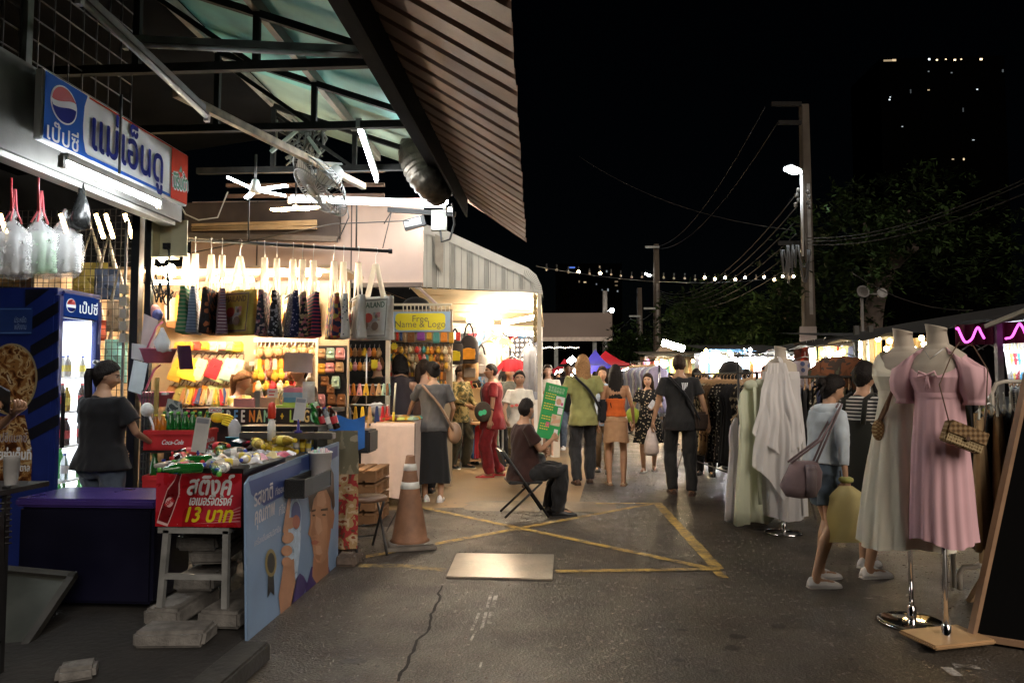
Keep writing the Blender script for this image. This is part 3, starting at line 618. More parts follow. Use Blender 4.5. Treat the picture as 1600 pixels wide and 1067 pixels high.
# ---- red drink case on its metal stand
a,b = Y(243,738,4.02),Y(378,738,4.02);x0,x1 = a.x,b.x;zt = .93;zb = Y(300,824,4.02).z
T = thing('metal_stand','grey welded steel stand carrying the red drink case','stand',((x0+x1)/2,4.3,.12));gp = mat('stand_paint',(.2,.205,.2),.5,.3,9,.1)
lx0,lx1 = Y(249,900,4.03).x,Y(345,900,4.03).x+.02
for (x,y) in ((lx0,4.05),(lx1,4.05),(lx0,4.6),(lx1,4.6)): m = MB();m.bar((x,y,.122),(x+(.03 if x == lx0 else 0),y,zb-.02),.034);m.build('leg',gp,T)
m = MB();m.bar((lx0-.02,4.05,zb-.02),(lx1+.02,4.05,zb-.02),.034);m.bar((lx0,4.05,.3),(lx1,4.05,.3),.03);m.bar((lx0+.02,4.06,zb-.021),(lx0+.02,4.62,zb-.021),.03);m.bar((lx1,4.06,zb-.021),(lx1,4.62,zb-.021),.03);m.build('rail',gp,T)
T = thing('drink_case','red advertising drink case with Thai lettering and price of 13 baht','case',((x0+x1)/2,4.3,zb))
rc = pattern('case_red','noise',[(.3,.008,.012),(.42,.012,.02),(.5,.03,.05),(.34,.01,.015)],5,.35,bump=0)
m = MB();m.box(((x0+x1)/2,4.36,(zt+zb)/2),(x1-x0,.66,zt-zb));m.build('case_body',mat('case_dark',(.035,.006,.008),.35,.2),T,bevel=.006)
fr = frame(V((x0,4.029,zb)),(1,0,0),(0,0,1));w,h = x1-x0,zt-zb
m = MB();rect(m,.003,.003,w-.003,h-.03,fr,.003);m.m = 1
for k in range(5): decal(m,[(w*.45+k*.04,.02+.012*k),(w-.006,.035+.02*k),(w-.006,.045+.02*k)],fr,.0045)
for k in range(14): decal(m,ell(w*random.random()*.95+.01,h*random.random()*.8+.01,.004,.003,6),fr,.0046)
m.m = 2;rect(m,0,h-.028,w,h-.004,fr,.0035);m.build('printed_panel',[rc,mat('splash_pink',(.62,.2,.24),.4),black],T)
m = MB();bo = [(-.012,.17),(.012,.17),(.014,.12),(.035,.06),(.034,-.06),(.03,-.12),(-.03,-.12),(-.034,-.06),(-.035,.06),(-.014,.12)];rt = -.32
RP = lambda P,cx,cy,k=1: [(cx+k*(x*cos(rt)-y*sin(rt)),cy+k*(x*sin(rt)+y*cos(rt))) for x,y in P]
m.m = 1;decal(m,RP(bo,w*.17,h*.42,1.14),fr,.005);m.m = 3;decal(m,RP(bo,w*.17,h*.42),fr,.0065);m.m = 2;decal(m,RP([(-.012,.165),(.012,.165),(.012,.19),(-.012,.19)],w*.17,h*.42),fr,.007);m.m = 1;decal(m,RP(ell(0,0,.024,.03,14),w*.17,h*.42),fr,.008)
m.m = 0;text(m,'sting',w*.17,h*.42,.035,fr,.0095,rot=rt+1.0,bold=.0015);m.build('bottle_picture',[lred,mat('splash_pale',(.7,.45,.45),.4),black,mat('cola_red',(.16,.006,.01),.3,.3,20)],T)
m = MB();text(m,'สติงค์',w*.64,h*.72,.15,fr,.006,fit=w*.5,bold=.004,shear=.2);text(m,'เอเนอร์จี้ดริ้งค์',w*.65,h*.47,.075,fr,.006,fit=w*.48,bold=.0018,shear=.2);m.build('lettering',swhite,T)
m = MB();text(m,'13 บาท',w*.64,h*.22,.12,fr,.006,fit=w*.52,bold=.0035,shear=.25);m.build('lettering',mat('price_yellow',(.75,.6,.02),.4),T)
# tray with ice and goods on top
m = MB();m.box(((x0+x1)/2+.02,4.36,zt+.012),(w+.06,.70,.024));m.build('tray_rim',mat('tray_grey',(.3,.29,.28),.4,.2),T,bevel=.006)
# ---- the long counter and its painted board
BX = -1.715;yb0,yb1 = X(385,1000,BX).y,X(528,895,BX).y
T = thing('drink_counter','low dark counter table behind the blue poster board','counter',(-2.0,4.9,0))
m = MB();m.box((-2.08,5.02,.86),(.66,.66,.05));m.box((-2.05,5.28,1.02),(.72,.1,.05));m.build('table_top',mat('counter_dark',(.06,.055,.05),.5,.3),T,bevel=.006)
for x,y in ((-2.36,4.74),(-1.79,4.74),(-2.36,5.3),(-1.79,5.3)): m = MB();m.bar((x,y,0),(x,y,.84),.04);m.build('leg',dark_iron,T)
T = thing('poster_board','tall blue Thai drink poster board with a man holding a bottle','board',(BX,(yb0+yb1)/2,.02))
pt = lambda px,py: (X(px,py,BX).y-yb0,X(px,py,BX).z)
fr = frame(V((BX,yb0,0)),(0,1,0),(0,0,1));out = [pt(386,1012),pt(412,996),pt(460,958),pt(505,920),pt(528,893),pt(530,690),pt(518,694),pt(392,744),pt(384,756)]
m = MB();m.prism(out,.012,fr,-.012)
m.build('board_sheet',mat('poster_blue',(.19,.29,.45),.35,.25,1.5,coat=.15),T)
gr = [mat('poster_deep',(.045,.075,.24),.35,.15,3),mat('poster_light',(.34,.48,.62),.4,.1),mat('poster_skin',(.42,.22,.13),.45,.22,5),mat('poster_hair',(.05,.025,.015),.5),mat('poster_shirt',(.05,.03,.13),.5),mat('poster_lip',(.36,.12,.08),.5),mat('poster_glass',(.4,.52,.66),.3,.3,16),mat('poster_gold',(.25,.2,.07),.4),black,mat('poster_shade',(.33,.16,.09),.45,.15,6),mat('poster_glow',(.5,.29,.19),.45,.1,6),mat('poster_hair_light',(.12,.065,.04),.5)]
m = MB();P = lambda pts: [pt(*p) for p in pts]
m.m = 0;decal(m,P([(388,752),(470,722),(470,735),(440,775),(412,790),(392,772)]),fr,.002);decal(m,P([(470,716),(527,696),(527,712),(500,730),(470,735)]),fr,.002)
m.m = 4;decal(m,P([(440,935),(468,895),(474,900),(480,912),(470,938),(450,965),(436,976)]),fr,.003);decal(m,P([(478,915),(486,885),(513,885),(518,905),(505,918),(482,937),(474,940)]),fr,.003)
m.m = 9;decal(m,P([(489,868),(512,865),(513,906),(498,918),(487,900)]),fr,.0035)
m.m = 2;decal(m,P([(484,800),(486,772),(494,758),(506,752),(515,770),(517,800),(516,830),(511,868),(502,880),(494,878),(489,866),(486,845),(484,838),(480,834),(484,818)]),fr,.0045)
m.m = 9;decal(m,P([(515,800),(520,792),(522,806),(519,826),(515,824)]),fr,.004);decal(m,P([(508,770),(515,772),(517,800),(515,840),(509,868),(511,820)]),fr,.0048)
m.m = 3;decal(m,P([(483,800),(480,775),(484,750),(496,728),(512,722),(520,740),(522,790),(519,798),(516,780),(509,765),(496,768),(489,780),(486,796)]),fr,.006)
decal(m,P([(485,797),(492,795),(492,798),(485,800)]),fr,.006);decal(m,P([(500,795),(511,793),(511,797),(500,798)]),fr,.006);decal(m,P(ell(489,805,2.4,1.5,8)),fr,.006);decal(m,P(ell(505,804,3.2,1.8,8)),fr,.006)
m.m = 5;decal(m,P([(485,846),(490,843),(498,846),(492,851),(486,850)]),fr,.006);m.m = 9;decal(m,P([(489,812),(484,833),(486,837),(493,835)]),fr,.0055)
m.m = 10;decal(m,P([(495,772),(505,768),(509,785),(504,792),(494,790)]),fr,.0052);decal(m,P([(493,806),(500,810),(503,828),(496,836),(491,822)]),fr,.0052);decal(m,P([(492,852),(500,852),(503,864),(494,868)]),fr,.0052);m.m = 11;decal(m,P([(492,732),(503,726),(510,728),(500,750),(489,768),(487,756)]),fr,.0075);decal(m,P([(512,730),(517,738),(519,770),(515,766)]),fr,.0075);m.m = 9;decal(m,P([(486,840),(489,838),(495,840),(488,842)]),fr,.0058);decal(m,P([(489,864),(500,868),(498,876),(492,872)]),fr,.0056)
m.m = 6;decal(m,P([(446,838),(450,812),(452,790),(456,780),(464,778),(468,790),(470,815),(468,860),(463,905),(455,950),(446,945),(442,890)]),fr,.003);m.m = 1;decal(m,P(ell(461,805,9,25,20)),fr,.005);m.m = 0;decal(m,P(ell(461,805,7.5,22,20)),fr,.0065);m.m = 5;decal(m,P(ell(461,815,6,11,14)),fr,.008)
m.m = 2
for k,(px,py) in enumerate(((447,815),(443,838),(441,858),(441,876))): decal(m,P(ell(px+5,py+2,11-k,8.5,12,rot=-.6)),fr,.007+.0008*k)
decal(m,P([(442,880),(458,872),(460,910),(450,962),(438,972),(434,930)]),fr,.006);decal(m,P([(440,830),(449,775),(453,778),(448,842)]),fr,.0062)
m.m = 8;decal(m,P([(418,885),(426,880),(428,930),(422,924),(417,934)]),fr,.004);m.m = 7;decal(m,P(ell(422,879,9,22,18)),fr,.005);m.m = 8;decal(m,P(ell(422,879,6,16,18)),fr,.0065)
m.build('poster_picture',gr,T)
lc = mat('poster_letters',(.6,.58,.6),.5);m = MB();sl = .0
text(m,'รสชาติ',*pt(411,772),.13,fr,.0045,fit=.26,bold=.002,rot=.03);text(m,'ที่ชอบ',*pt(437,764),.06,fr,.0045,fit=.15,rot=.02);text(m,'คุณภาพ',*pt(413,806),.13,fr,.0045,fit=.28,bold=.002,rot=.03);text(m,'ที่ใช่',*pt(440,795),.07,fr,.0045,fit=.1,rot=.02);text(m,'เครื่องดื่มผสมวิตามิน',*pt(418,835),.05,fr,.0045,fit=.38,rot=.02)
m.build('lettering',lc,T)
# wire basket and straw bucket on the board
T = thing('wire_basket','small black mesh basket hooked on the poster board','basket',(BX+.07,X(470,760,BX).y,.9));a,b = X(446,750,BX+.02),X(490,750,BX+.02);z1,z0 = a.z,X(446,777,BX+.02).z
m = MB()
for z in (z0,z1):
    for p,q_ in (((BX+.02,a.y,z),(BX+.02,b.y,z)),((BX+.14,a.y,z),(BX+.14,b.y,z)),((BX+.02,a.y,z),(BX+.14,a.y,z)),((BX+.02,b.y,z),(BX+.14,b.y,z))): m.bar(p,q_,.008)
for x,y in ((BX+.02,a.y),(BX+.14,a.y),(BX+.02,b.y),(BX+.14,b.y)): m.bar((x,y,z0),(x,y,z1),.008)
m.build('wire_frame',black,T)
m = MB();m.box((BX+.08,(a.y+b.y)/2,z0+.003),(.118,b.y-a.y,.004))
for x in (BX+.022,BX+.138): m.box((x,(a.y+b.y)/2,(z0+z1)/2),(.003,b.y-a.y-.01,z1-z0-.01))
for y in (a.y+.002,b.y-.002): m.box((BX+.08,y,(z0+z1)/2),(.11,.003,z1-z0-.01))
m.build('mesh_side',mat('mesh_black',(.015,.015,.015),.5,alpha=.8),T)
T = thing('straw_bucket','translucent white plastic bucket of straws clipped to the poster board','bucket',(BX+.07,X(500,755,BX+.05).y,X(500,755,BX+.05).z));c = X(500,755,BX+.07);zt = X(500,708,BX+.07).z;m = MB()
m.lathe([(0,0),(.058,0),(.062,.005),(.078,zt-c.z),(.083,zt-c.z+.002),(.083,zt-c.z+.01),(.074,zt-c.z+.006)],c,24);m.build('bucket_body',mat('bucket_plastic',(.72,.7,.7),.35,.08,trans=.3),T)
m = MB()
for k in range(34): a_ = random.random()*6.3;r_ = random.random()*.062;p = c+V((r_*cos(a_),r_*sin(a_),.03));m.m = k % 4;m.tube([p,V((p.x*1+random.uniform(-.01,.01),p.y+random.uniform(-.01,.01),zt+.012+random.random()*.03))],.006,6)
m.build('straw',[mat('straw_%d' % i,cc,.4) for i,cc in enumerate(((.75,.5,.55),(.45,.7,.55),(.75,.72,.7),(.5,.6,.75)))],T)
# ---- goods on the case and counter
zt = .958;G1 = 'bottles and packets laid on the drink case'
def at_top(px,py,z=zt): g = G(px,py,z);return g
kinds = [(B_WAT,'clear water bottle with blue cap'),(B_GRN,'green glass bottle'),(B_COLA,'dark cola bottle'),(B_WHT,'small milky bottle'),(B_TEA,'yellow tea bottle')]
def lie(k,px,py,z,label,grp,a=None,sc=1.0):
    g = G(px,py,z+.033);return bottle(k,g,label,grp,rot=(pi/2+random.uniform(-.12,.12),random.random(),a if a is not None else random.uniform(-1.2,1.2)),scale=sc)
plc = [(268,728),(284,721),(300,727),(316,730),(335,729),(355,728),(372,722),(290,712),(310,714),(330,717),(350,719),(372,712),(388,716),(318,704),(340,706),(362,705),(385,706),(400,712),(330,697),(355,697)]
for i,(px,py) in enumerate(plc):
    k,n = kinds[(i*3+i//4) % 4];lie(k,px,py,zt,f'{n} lying on the red drink case, {ORD[i]} from front',G1,sc=.85)
T = thing('ice_pile',None or 'heap of ice and clear wrappers covering the top of the drink case','ice',((x0+x1)/2,4.35,zt));m = MB()
for k in range(150): m.box((random.uniform(x0+.02,x1+.02),random.uniform(4.06,4.66),zt+.0+random.random()*.022),(.03,.025,.02),M4.Identity(4)) if 0 else m.ball((random.uniform(x0+.02,x1+.02),random.uniform(4.06,4.66),zt+.002+random.random()*.012),(random.uniform(.01,.022),.014,.01),6,4)
o = m.build('ice_lump',mat('ice',(.7,.72,.75),.2,.1,trans=.3),T);o['kind'] = 'stuff'
G2 = 'bottles standing on the counter behind the poster board'
row = [(B_TEA,'yellow capped tea bottle'),(B_WHT,'blue capped milky bottle'),(B_TEA,'yellow capped tea bottle'),(B_WHT,'blue capped milky bottle'),(B_WAT,'clear water bottle')]
i = 0
for py,n,xa,xb in ((700,7,425,482),(694,7,440,486),(688,7,446,500),(681,5,455,505)):
    for j in range(n):
        k,nm = row[(i*2+j) % 5];g = G(xa+(xb-xa)*j/(n-1),py+6,.89);bottle(k,g,f'{nm} on the counter, {ORD[j]} from left, {["front", "second", "third", "back"][i]} row',G2,scale=.72)
    i += 1
for i,(px,py,a) in enumerate(((405,698,.9),(418,692,1.1),(398,690,.7),(425,700,1.3),(412,684,.6),(430,688,1.0))): lie(B_TEA,px,py,.9+.03*(i % 3),f'large yellow drink bottle tipped on the counter, {ORD[i]} of the heap','tipped yellow bottles on the counter',a,1.25)
T = thing('snack_packet','red cola packet beside the blue basket','packet',G(388,696,.93));m = MB();m.ball(G(389,694,.94),(.05,.05,.03));m.build('wrapper',pattern('packet_print','voronoi',[(.4,.02,.03),(.04,.02,.02),(.6,.5,.5)],30,.3),T)
pk = [(360,712,(.75,.72,.8)),(375,690,(.7,.75,.8)),(345,718,(.8,.75,.7)),(408,717,(.75,.4,.5)),(425,713,(.7,.6,.3)),(395,722,(.65,.68,.75)),(440,712,(.6,.15,.2)),(452,710,(.75,.72,.7))]
for i,(px,py,c) in enumerate(pk):
    g = G(px,py,.97);T = thing('snack_packet',f'{["pale lilac", "pale blue", "cream", "pink", "yellow", "grey blue", "dark red", "white"][i]} snack packet on the drink counter','packet',g,i*.7,'snack packets on the drink counter')
    m = MB();m.grid(lambda u,v: V(((u-.5)*.11,(v-.5)*.075,.016*sin(pi*u)*sin(pi*v)*2+.006*sin(9*u+i))),9,7);m.build('wrapper',pattern('wrap_%d' % i,'voronoi',[c,tuple(min(1,x*1.2) for x in c),(.75,.73,.7)],26,.25),T,False)
T = thing('blue_basket','light blue plastic basket of wrapped cups on the counter','basket',G(368,704,.9));g = G(368,702,.9);m = MB();m.lathe([(0,0),(.06,0),(.075,.095),(.08,.097),(.078,.1),(.07,.094),(.056,.006),(0,.006)],g,4,mtx=M4.Translation(g) @ M4.Rotation(.7,4,'Z') @ M4.Translation(-g));m.build('basket_body',mat('basket_blue',(.06,.38,.55),.4),T)
m = MB();m.lathe([(0,.02),(.045,.02),(.05,.18),(.02,.23),(0,.24)],g+V((-.02,.02,0)),12);m.build('wrapped_cups',mat('wrap_clear',(.75,.76,.78),.15,.05,trans=.4),T)
def standee(px0,py0,h,loc):
    T = thing('payment_stand','payment card','card stand',loc);m = MB();fr = frame(V((0,0,.09)),(.97,.1,-.1),(-.12,.1,1));m.prism([(-.04,0),(.04,0),(.04,h),(-.04,h)],.006,fr);m.m = 1;rect(m,-.034,h-.035,.034,h-.008,fr,.009);m.m = 2;rect(m,-.031,.012,.031,h-.05,fr,.009)
    m.build('card',[mat('acrylic',(.55,.55,.55),.2,.05),mat('card_head',(.25,.27,.32),.5),mat('card_grey',(.5,.5,.5),.6)],T,False)
    m = MB();m.tube([(0,0,0),(0,0,.1)],.008,8);m.lathe([(.03,0),(.03,.015),(.012,.02),(.012,.06)],n=10);m.build('blue_clamp',mat('clamp_blue',(.02,.02,.22),.4),T,False);return T
o = standee(0,0,.2,G(309,731,.94));o['label'] = 'blank payment card on a blue clamp at the red case front'
o = standee(0,0,.17,Y(466,676,5.15));o['label'] = 'tilted payment card on a blue clamp beside the FREE NAME banner'
# ---- red crates with bottles
def make_crate():
    T = thing('bottle_crate','crate','crate');m = MB();w,d,h = .44,.3,.15
    m.box((0,0,.008),(w,d,.016));m.box((0,-d/2+.006,h/2),(w,.012,h));m.box((0,d/2-.006,h/2),(w,.012,h));m.box((-w/2+.006,0,h/2),(.012,d-.024,h));m.box((w/2-.006,0,h/2),(.012,d-.024,h));m.box((0,-d/2-.004,h-.02),(w,.01,.03));m.box((w/2+.004,0,h-.02),(.01,d,.03));m.build('crate_body',red,T,False)
    m = MB();f1 = frame(V((0,-d/2-.001,h*.4)),(1,0,0),(0,0,1));text(m,'Coca-Cola',0,0,.05,f1,.002,fit=.16,shear=.3,bold=.001);f2 = frame(V((w/2+.001,0,h*.45)),(0,1,0),(0,0,1));text(m,'Coca-Cola',0,0,.05,f2,.002,fit=.16,shear=.3,bold=.001);m.build('lettering',swhite,T,False);return T
c1 = Y(283,700,5.35);inst('crate',make_crate,c1,.12,'red cola bottle crate full of green bottles','red bottle crates')
inst('crate',make_crate,c1-V((0,0,.34)),.12,'lower red cola crate with empty bottles under the full one','red bottle crates')
T = thing('crate_shelf','low shelf carrying the red bottle crates','shelf',c1-V((0,0,.4)));  m = MB();m.box(c1+V((.05,.02,-.36)),(.6,.36,.03));m.box(c1+V((.05,.02,-.012)),(.56,.33,.02));m.bar(c1+V((.28,.1,-.9)),c1+V((.28,.1,0)),.03);m.bar(c1+V((-.2,.15,-.9)),c1+V((-.2,.15,0)),.03);m.build('frame',dark_iron,T)
for i in range(14):
    k = B_ORA if i in (0,1) else B_GRN;x,y = (i % 7-3)*.058,(i//7-.5)*.12
    bottle(k,c1+V((x,y,.045)),f'{"orange soda" if k is B_ORA else "green glass"} bottle in the upper crate, {ORD[i % 7]} from left in its {"front" if i < 7 else "back"} row','bottles in the red crates')
for i in range(6):
    k = B_GRN if i in (0,3) else B_WAT;bottle(k,c1+V(((i-2.5)*.07,-.06,-.3)),f'{"green glass" if k is B_GRN else "clear empty"} bottle in the lower crate, {ORD[i]} from left','bottles in the red crates',scale=1.05)
# small goods by the banner
T = thing('spray_bottle','red and white squeeze bottle standing on the counter','bottle',Y(424,690,5.2));m = MB();c = Y(424,688,5.2);m.lathe([(0,0),(.03,0),(.03,.12),(.014,.16),(0,.16)],c,12);m.m = 1;m.lathe([(0,.16),(.028,.165),(.03,.2),(.03,.25),(.022,.28),(0,.29)],c,12);m.build('bottle_body',[white,mat('bright_red',(.7,.05,.02),.35)],T)
T = thing('yellow_glove','yellow rubber glove with a small printed tag by the banner','glove',Y(343,655,5.6));c = Y(340,652,5.6);m = MB();m.ball(c,(.06,.025,.045))
for k in range(5): m.tube([c+V((.04,0,.02-.016*k)),c+V((.1,0,.012-.02*k)),c+V((.135,-.01,-.02*k))],[.013,.012,.008],8)
m.build('glove_body',mat('glove_yellow',(.8,.6,.03),.45),T);m = MB();f1 = frame(c+V((-.0,-.03,.06)),(1,0,0),(0,0,1));m.prism([(-.06,-.02),(.05,-.02),(.05,.02),(-.06,.02)],.003,f1);m.m = 1;text(m,'CACO',0,0,.035,f1,.005,bold=.001);m.build('tag',[paper,lred],T)
T = thing('back_shelf','black shelf rack behind the yellow capped bottles','shelf',Y(440,690,5.5));m = MB();a,b = Y(372,668,5.5),Y(500,668,5.5)
m.box(((a.x+b.x)/2,5.58,a.z),(b.x-a.x,.25,.03));m.box((b.x-.02,5.58,a.z-.14),(.03,.24,.26));m.box((a.x+.02,5.58,a.z-.2),(.03,.24,.36));m.box(((a.x+b.x)/2,5.58,a.z-.28),(b.x-a.x-.08,.24,.02));m.build('frame',black,T);m = MB();m.box(((a.x+b.x)/2,5.69,a.z-.14),(b.x-a.x-.08,.01,.25));m.build('back_panel',mat('panel_pale',(.5,.47,.44),.6),T)
def make_carton():
    T = thing('milk_carton','carton','carton');m = MB();m.box((0,0,.05),(.045,.035,.1));m.m = 1;f1 = frame(V((0,-.0176,.05)),(1,0,0),(0,0,1));rect(m,-.02,-.045,.02,.0,f1);m.build('carton_body',[mat('carton_blue',(.08,.3,.62),.4),white],T,False);return T
for i in range(5): inst('carton',make_carton,(Y(466+i*8,689,5.5).x,5.52,a.z-.27),0,f'small blue milk carton on the black shelf, {ORD[i]} from left','blue milk cartons',scale=1.15)
for i in range(7): bottle([B_GRN,B_COLA,B_COLA,B_COLA,B_WAT,B_ORA,B_COLA][i],Y(500+i*4.5,670,5.75)+V((0,.05*(i % 2),0)),f'dark bottle leaning in the crate left of the tablecloth, {ORD[i]} from left','bottles leaning in the crate',rot=(0,-.35,0),scale=.9)
T = thing('plastic_bin','blue plastic bag and black crate beside the tablecloth','crate',Y(545,690,6.3));m = MB();c = Y(540,688,6.3);m.box(c+V((.05,0,0)),(.42,.3,.2));m.build('crate_body',mat('crate_black',(.03,.03,.035),.5),T,bevel=.015);m = MB()
m.grid(lambda u,v: c+V((-.1+.32*u,-.16-.03*sin(pi*u),-.06+.28*v+.02*sin(7*u))),10,8);m.build('blue_bag',mat('bag_blue',(.03,.16,.55),.35),T)
T = thing('printed_sack','dark red printed sack hanging beside the poster board','sack',Y(540,770,5.9));m = MB();m.grid(lambda u,v: Y(524,740,5.7)+V((.19*u,-.03*sin(pi*u)-.04*sin(9*u+4*v)*.3,-.6*v)),12,12);m.build('sack_cloth',pattern('sack_print','noise',[(.1,.05,.03),(.25,.03,.03),(.3,.2,.1),(.4,.3,.2),(.2,.06,.03)],9),T)
T = thing('tote_sack','grey green sack hanging above the red printed one','sack',Y(520,700,5.8));m = MB();m.grid(lambda u,v: Y(505,672,5.8)+V((.3*u,-.05*sin(pi*u)-.02*sin(8*u+3*v),-.36*v)),12,12);m.build('sack_cloth',pattern('sack_grey','noise',[(.22,.2,.14),(.14,.13,.09),(.3,.27,.2)],6),T)
# pallet stack right of it
for i in range(4):
    T = thing('wooden_pallet',f'brown wooden pallet left of the tablecloth, {["lowest", "second lowest", "second highest", "topmost"][i]} of its stack','pallet',Y(555,760,7.0)*V((1,1,0)) if 0 else V((Y(560,760,7.2).x,7.2,.01+i*.14)),0,'wooden pallets stacked by the table')
    m = MB()
    for y in (-.25,0,.25): m.box((0,y,.055),(.5,.08,.08))
    for x in (-.2,-.07,.07,.2): m.box((x,0,.105),(.1,.6,.02));m.box((x,0,.008),(.1,.6,.014))
    m.build('pallet_boards',mat('pallet_wood',(.25,.13,.06),.8,.3,6),T,False)
# ================================================================ partition between the two stalls
PY = 5.75
T = thing('steel_post','black steel post between the fridge and the bag stall','post',Y(215,640,PY)*V((1,1,0)))
a = Y(217,335,PY);m = MB();m.bar((a.x,PY,0),(a.x,PY,3.1),.07,.07);m.bar((a.x+.1,PY+.02,0),(a.x+.1,PY+.02,3.1),.05);m.build('post_profile',mat('post_black',(.03,.032,.033),.4,.3,5,metal=.4),T)
m = MB();m.bar((a.x-.09,PY-.02,0),(a.x-.09,PY-.02,2.8),.018);m.build('side_rail',grey_iron,T)
m = MB()
for k in range(5): m.box(Y(194,452+k*19,PY-.06),(.06,.04,.075))
m.build('tape_roll',cream,T)
T = thing('wire_grid','black square wire grid panel behind the fridge woman','grid panel',Y(160,600,5.9));m = MB();a,b = Y(-10,330,5.9),Y(206,760,5.9)
n = 26
for k in range(n): x = a.x+(b.x-a.x)*k/(n-1);m.tube([(x,5.9,.3),(x,5.9,a.z)],.003,4)
for k in range(46): z = .3+(a.z-.3)*k/45;m.tube([(a.x,5.9,z),(b.x,5.9,z)],.003,4)
m.build('wires',dark_iron,T)
T = thing('wire_grid','black wire grid standing between the cooler and the red crates','grid panel',Y(230,700,5.3));m = MB();a,b = Y(222,610,5.3),Y(241,610,5.3)
for k in range(5): x = a.x+(b.x-a.x)*k/4;m.tube([(x,5.3,.1),(x,5.3,a.z)],.004,4)
for k in range(24): z = .1+(a.z-.1)*k/23;m.tube([(a.x,5.3,z),(b.x,5.3,z)],.004,4)
m.m = 1;m.bar((b.x+.02,5.3,0),(b.x+.02,5.3,a.z+.1),.025);m.build('wires',[dark_iron,mat('post_yellow',(.3,.2,.05),.6)],T)
# plastic bags of cups hung over the fridge
clear = mat('bag_film',(.85,.85,.86),.2,.05,20,.6,30,alpha=.3)
for i,(px,w,lab) in enumerate(((20,.22,'clear bag of white cups hanging leftmost under the sign'),(62,.22,'clear bag of cups with green print hanging between two others'),(100,.2,'clear bag of stacked cups hanging nearest the black bin bag'))):
    T = thing('cup_bag',lab,'bag',Y(px,300,4.15+.12*i),0,'cup bags hanging under the sign');yy = 4.15+.12*i;w *= 1.12;c = Y(px,385,yy)
    m = MB();m.lathe([(.01,.25),(.03,.2),(.02,.17),(w*.42,.07),(w*.5,-.02),(w*.48,-.15),(w*.3,-.2),(0,-.21)],c,18)
    o = m.build('plastic_film',clear,T)
    for v in o.data.vertices: v.co += V((NZ.noise(v.co*14),NZ.noise(v.co*14+V((5,0,0))),0))*.02
    m = MB()
    for k in range(4):
        p = c+V(((k-1.5)*.05,.02*(k % 2),-.17))
        for j in range(15): m.lathe([(.024,.017*j),(.029,.017*j+.015),(.026,.017*j+.016)],p,10,cap=False)
    m.build('cups',mat('cup_white',(.72,.72,.7),.4) if i != 1 else mat('cup_mint',(.5,.72,.5),.4),T)
    if i < 2:
        m = MB()
        for k in range(5): m.tube([c+V((.05*cos(k*1.26),.05*sin(k*1.26),.15)),c+V((.018*cos(k*1.26),.018*sin(k*1.26),.22)),c+V((.004*cos(k),0,.36))],.006,5)
        m.build('tied_neck',mat('bag_pink',(.65,.12,.14),.4),T)
T = thing('hanging_string','red hooks and string holding the cup bags','hook',Y(18,290,3.75))
for px in (18,60): m = MB();m.tube([Y(px,278,3.8),Y(px,330,3.8)],.006,6);m.build('hook_rod',red,T)
T = thing('bin_bag','black plastic bag hanging beside the cup bags','bag',Y(126,300,4.4));c = Y(126,330,4.4);m = MB();m.lathe([(.012,.2),(.02,.1),(.05,.03),(.065,-.05),(.06,-.11),(.02,-.13)],c,14);o = m.build('plastic_film',mat('bin_film',(.015,.016,.016),.25,.1,20,.6,25),T)
for v in o.data.vertices: v.co += V((NZ.noise(v.co*18),NZ.noise(v.co*18+V((5,0,0))),0))*.025
# totes seen through the grid
for i,(px,py,w,h,c,n) in enumerate(((142,410,.3,.34,(.3,.25,.05),'mustard'),(168,420,.22,.3,(.04,.07,.16),'navy'),(185,470,.2,.3,(.28,.22,.16),'tan'),(182,530,.2,.42,(.25,.55,.55),'aqua cartoon free'),(150,500,.18,.2,(.4,.08,.04),'red'),(10,400,.3,.3,(.5,.3,.1),'orange'),(60,420,.3,.3,(.4,.2,.1),'brown'))):
    n = n.replace(' cartoon free',' spotted')
    T = thing('hanging_bag',f'{n} cloth bag hanging behind the wire grid by the fridge','bag',Y(px,py,6.5),.3,'bags hanging behind the wire grid');m = MB()
    m.grid(lambda u,v: V(((u-.5)*w,-.04*sin(pi*u)*sin(pi*v),.0-h*v)),8,8);m.build('bag_cloth',pattern('gridbag_%d' % i,'voronoi',[c,tuple(x*.8 for x in c),tuple(min(1,x*1.6+.05) for x in c)],12),T,False)
    m = MB();m.tube([(-w*.3,0,0),(0,0,.32),(w*.3,0,0)],.012,5,flat=2);m.build('handle',mat('strap_white',(.7,.62,.5),.7),T,False)
T = thing('light_chain','row of warm bulbs shining behind the wire grid','lights',Y(150,360,6.8))
for px in (0,95,150,165,195): m = MB();m.tube([Y(px,335,6.8),Y(px+12,372,6.8)],.02,8);m.build('bulb',emit('grid_warm',(1,.7,.32),5),T)
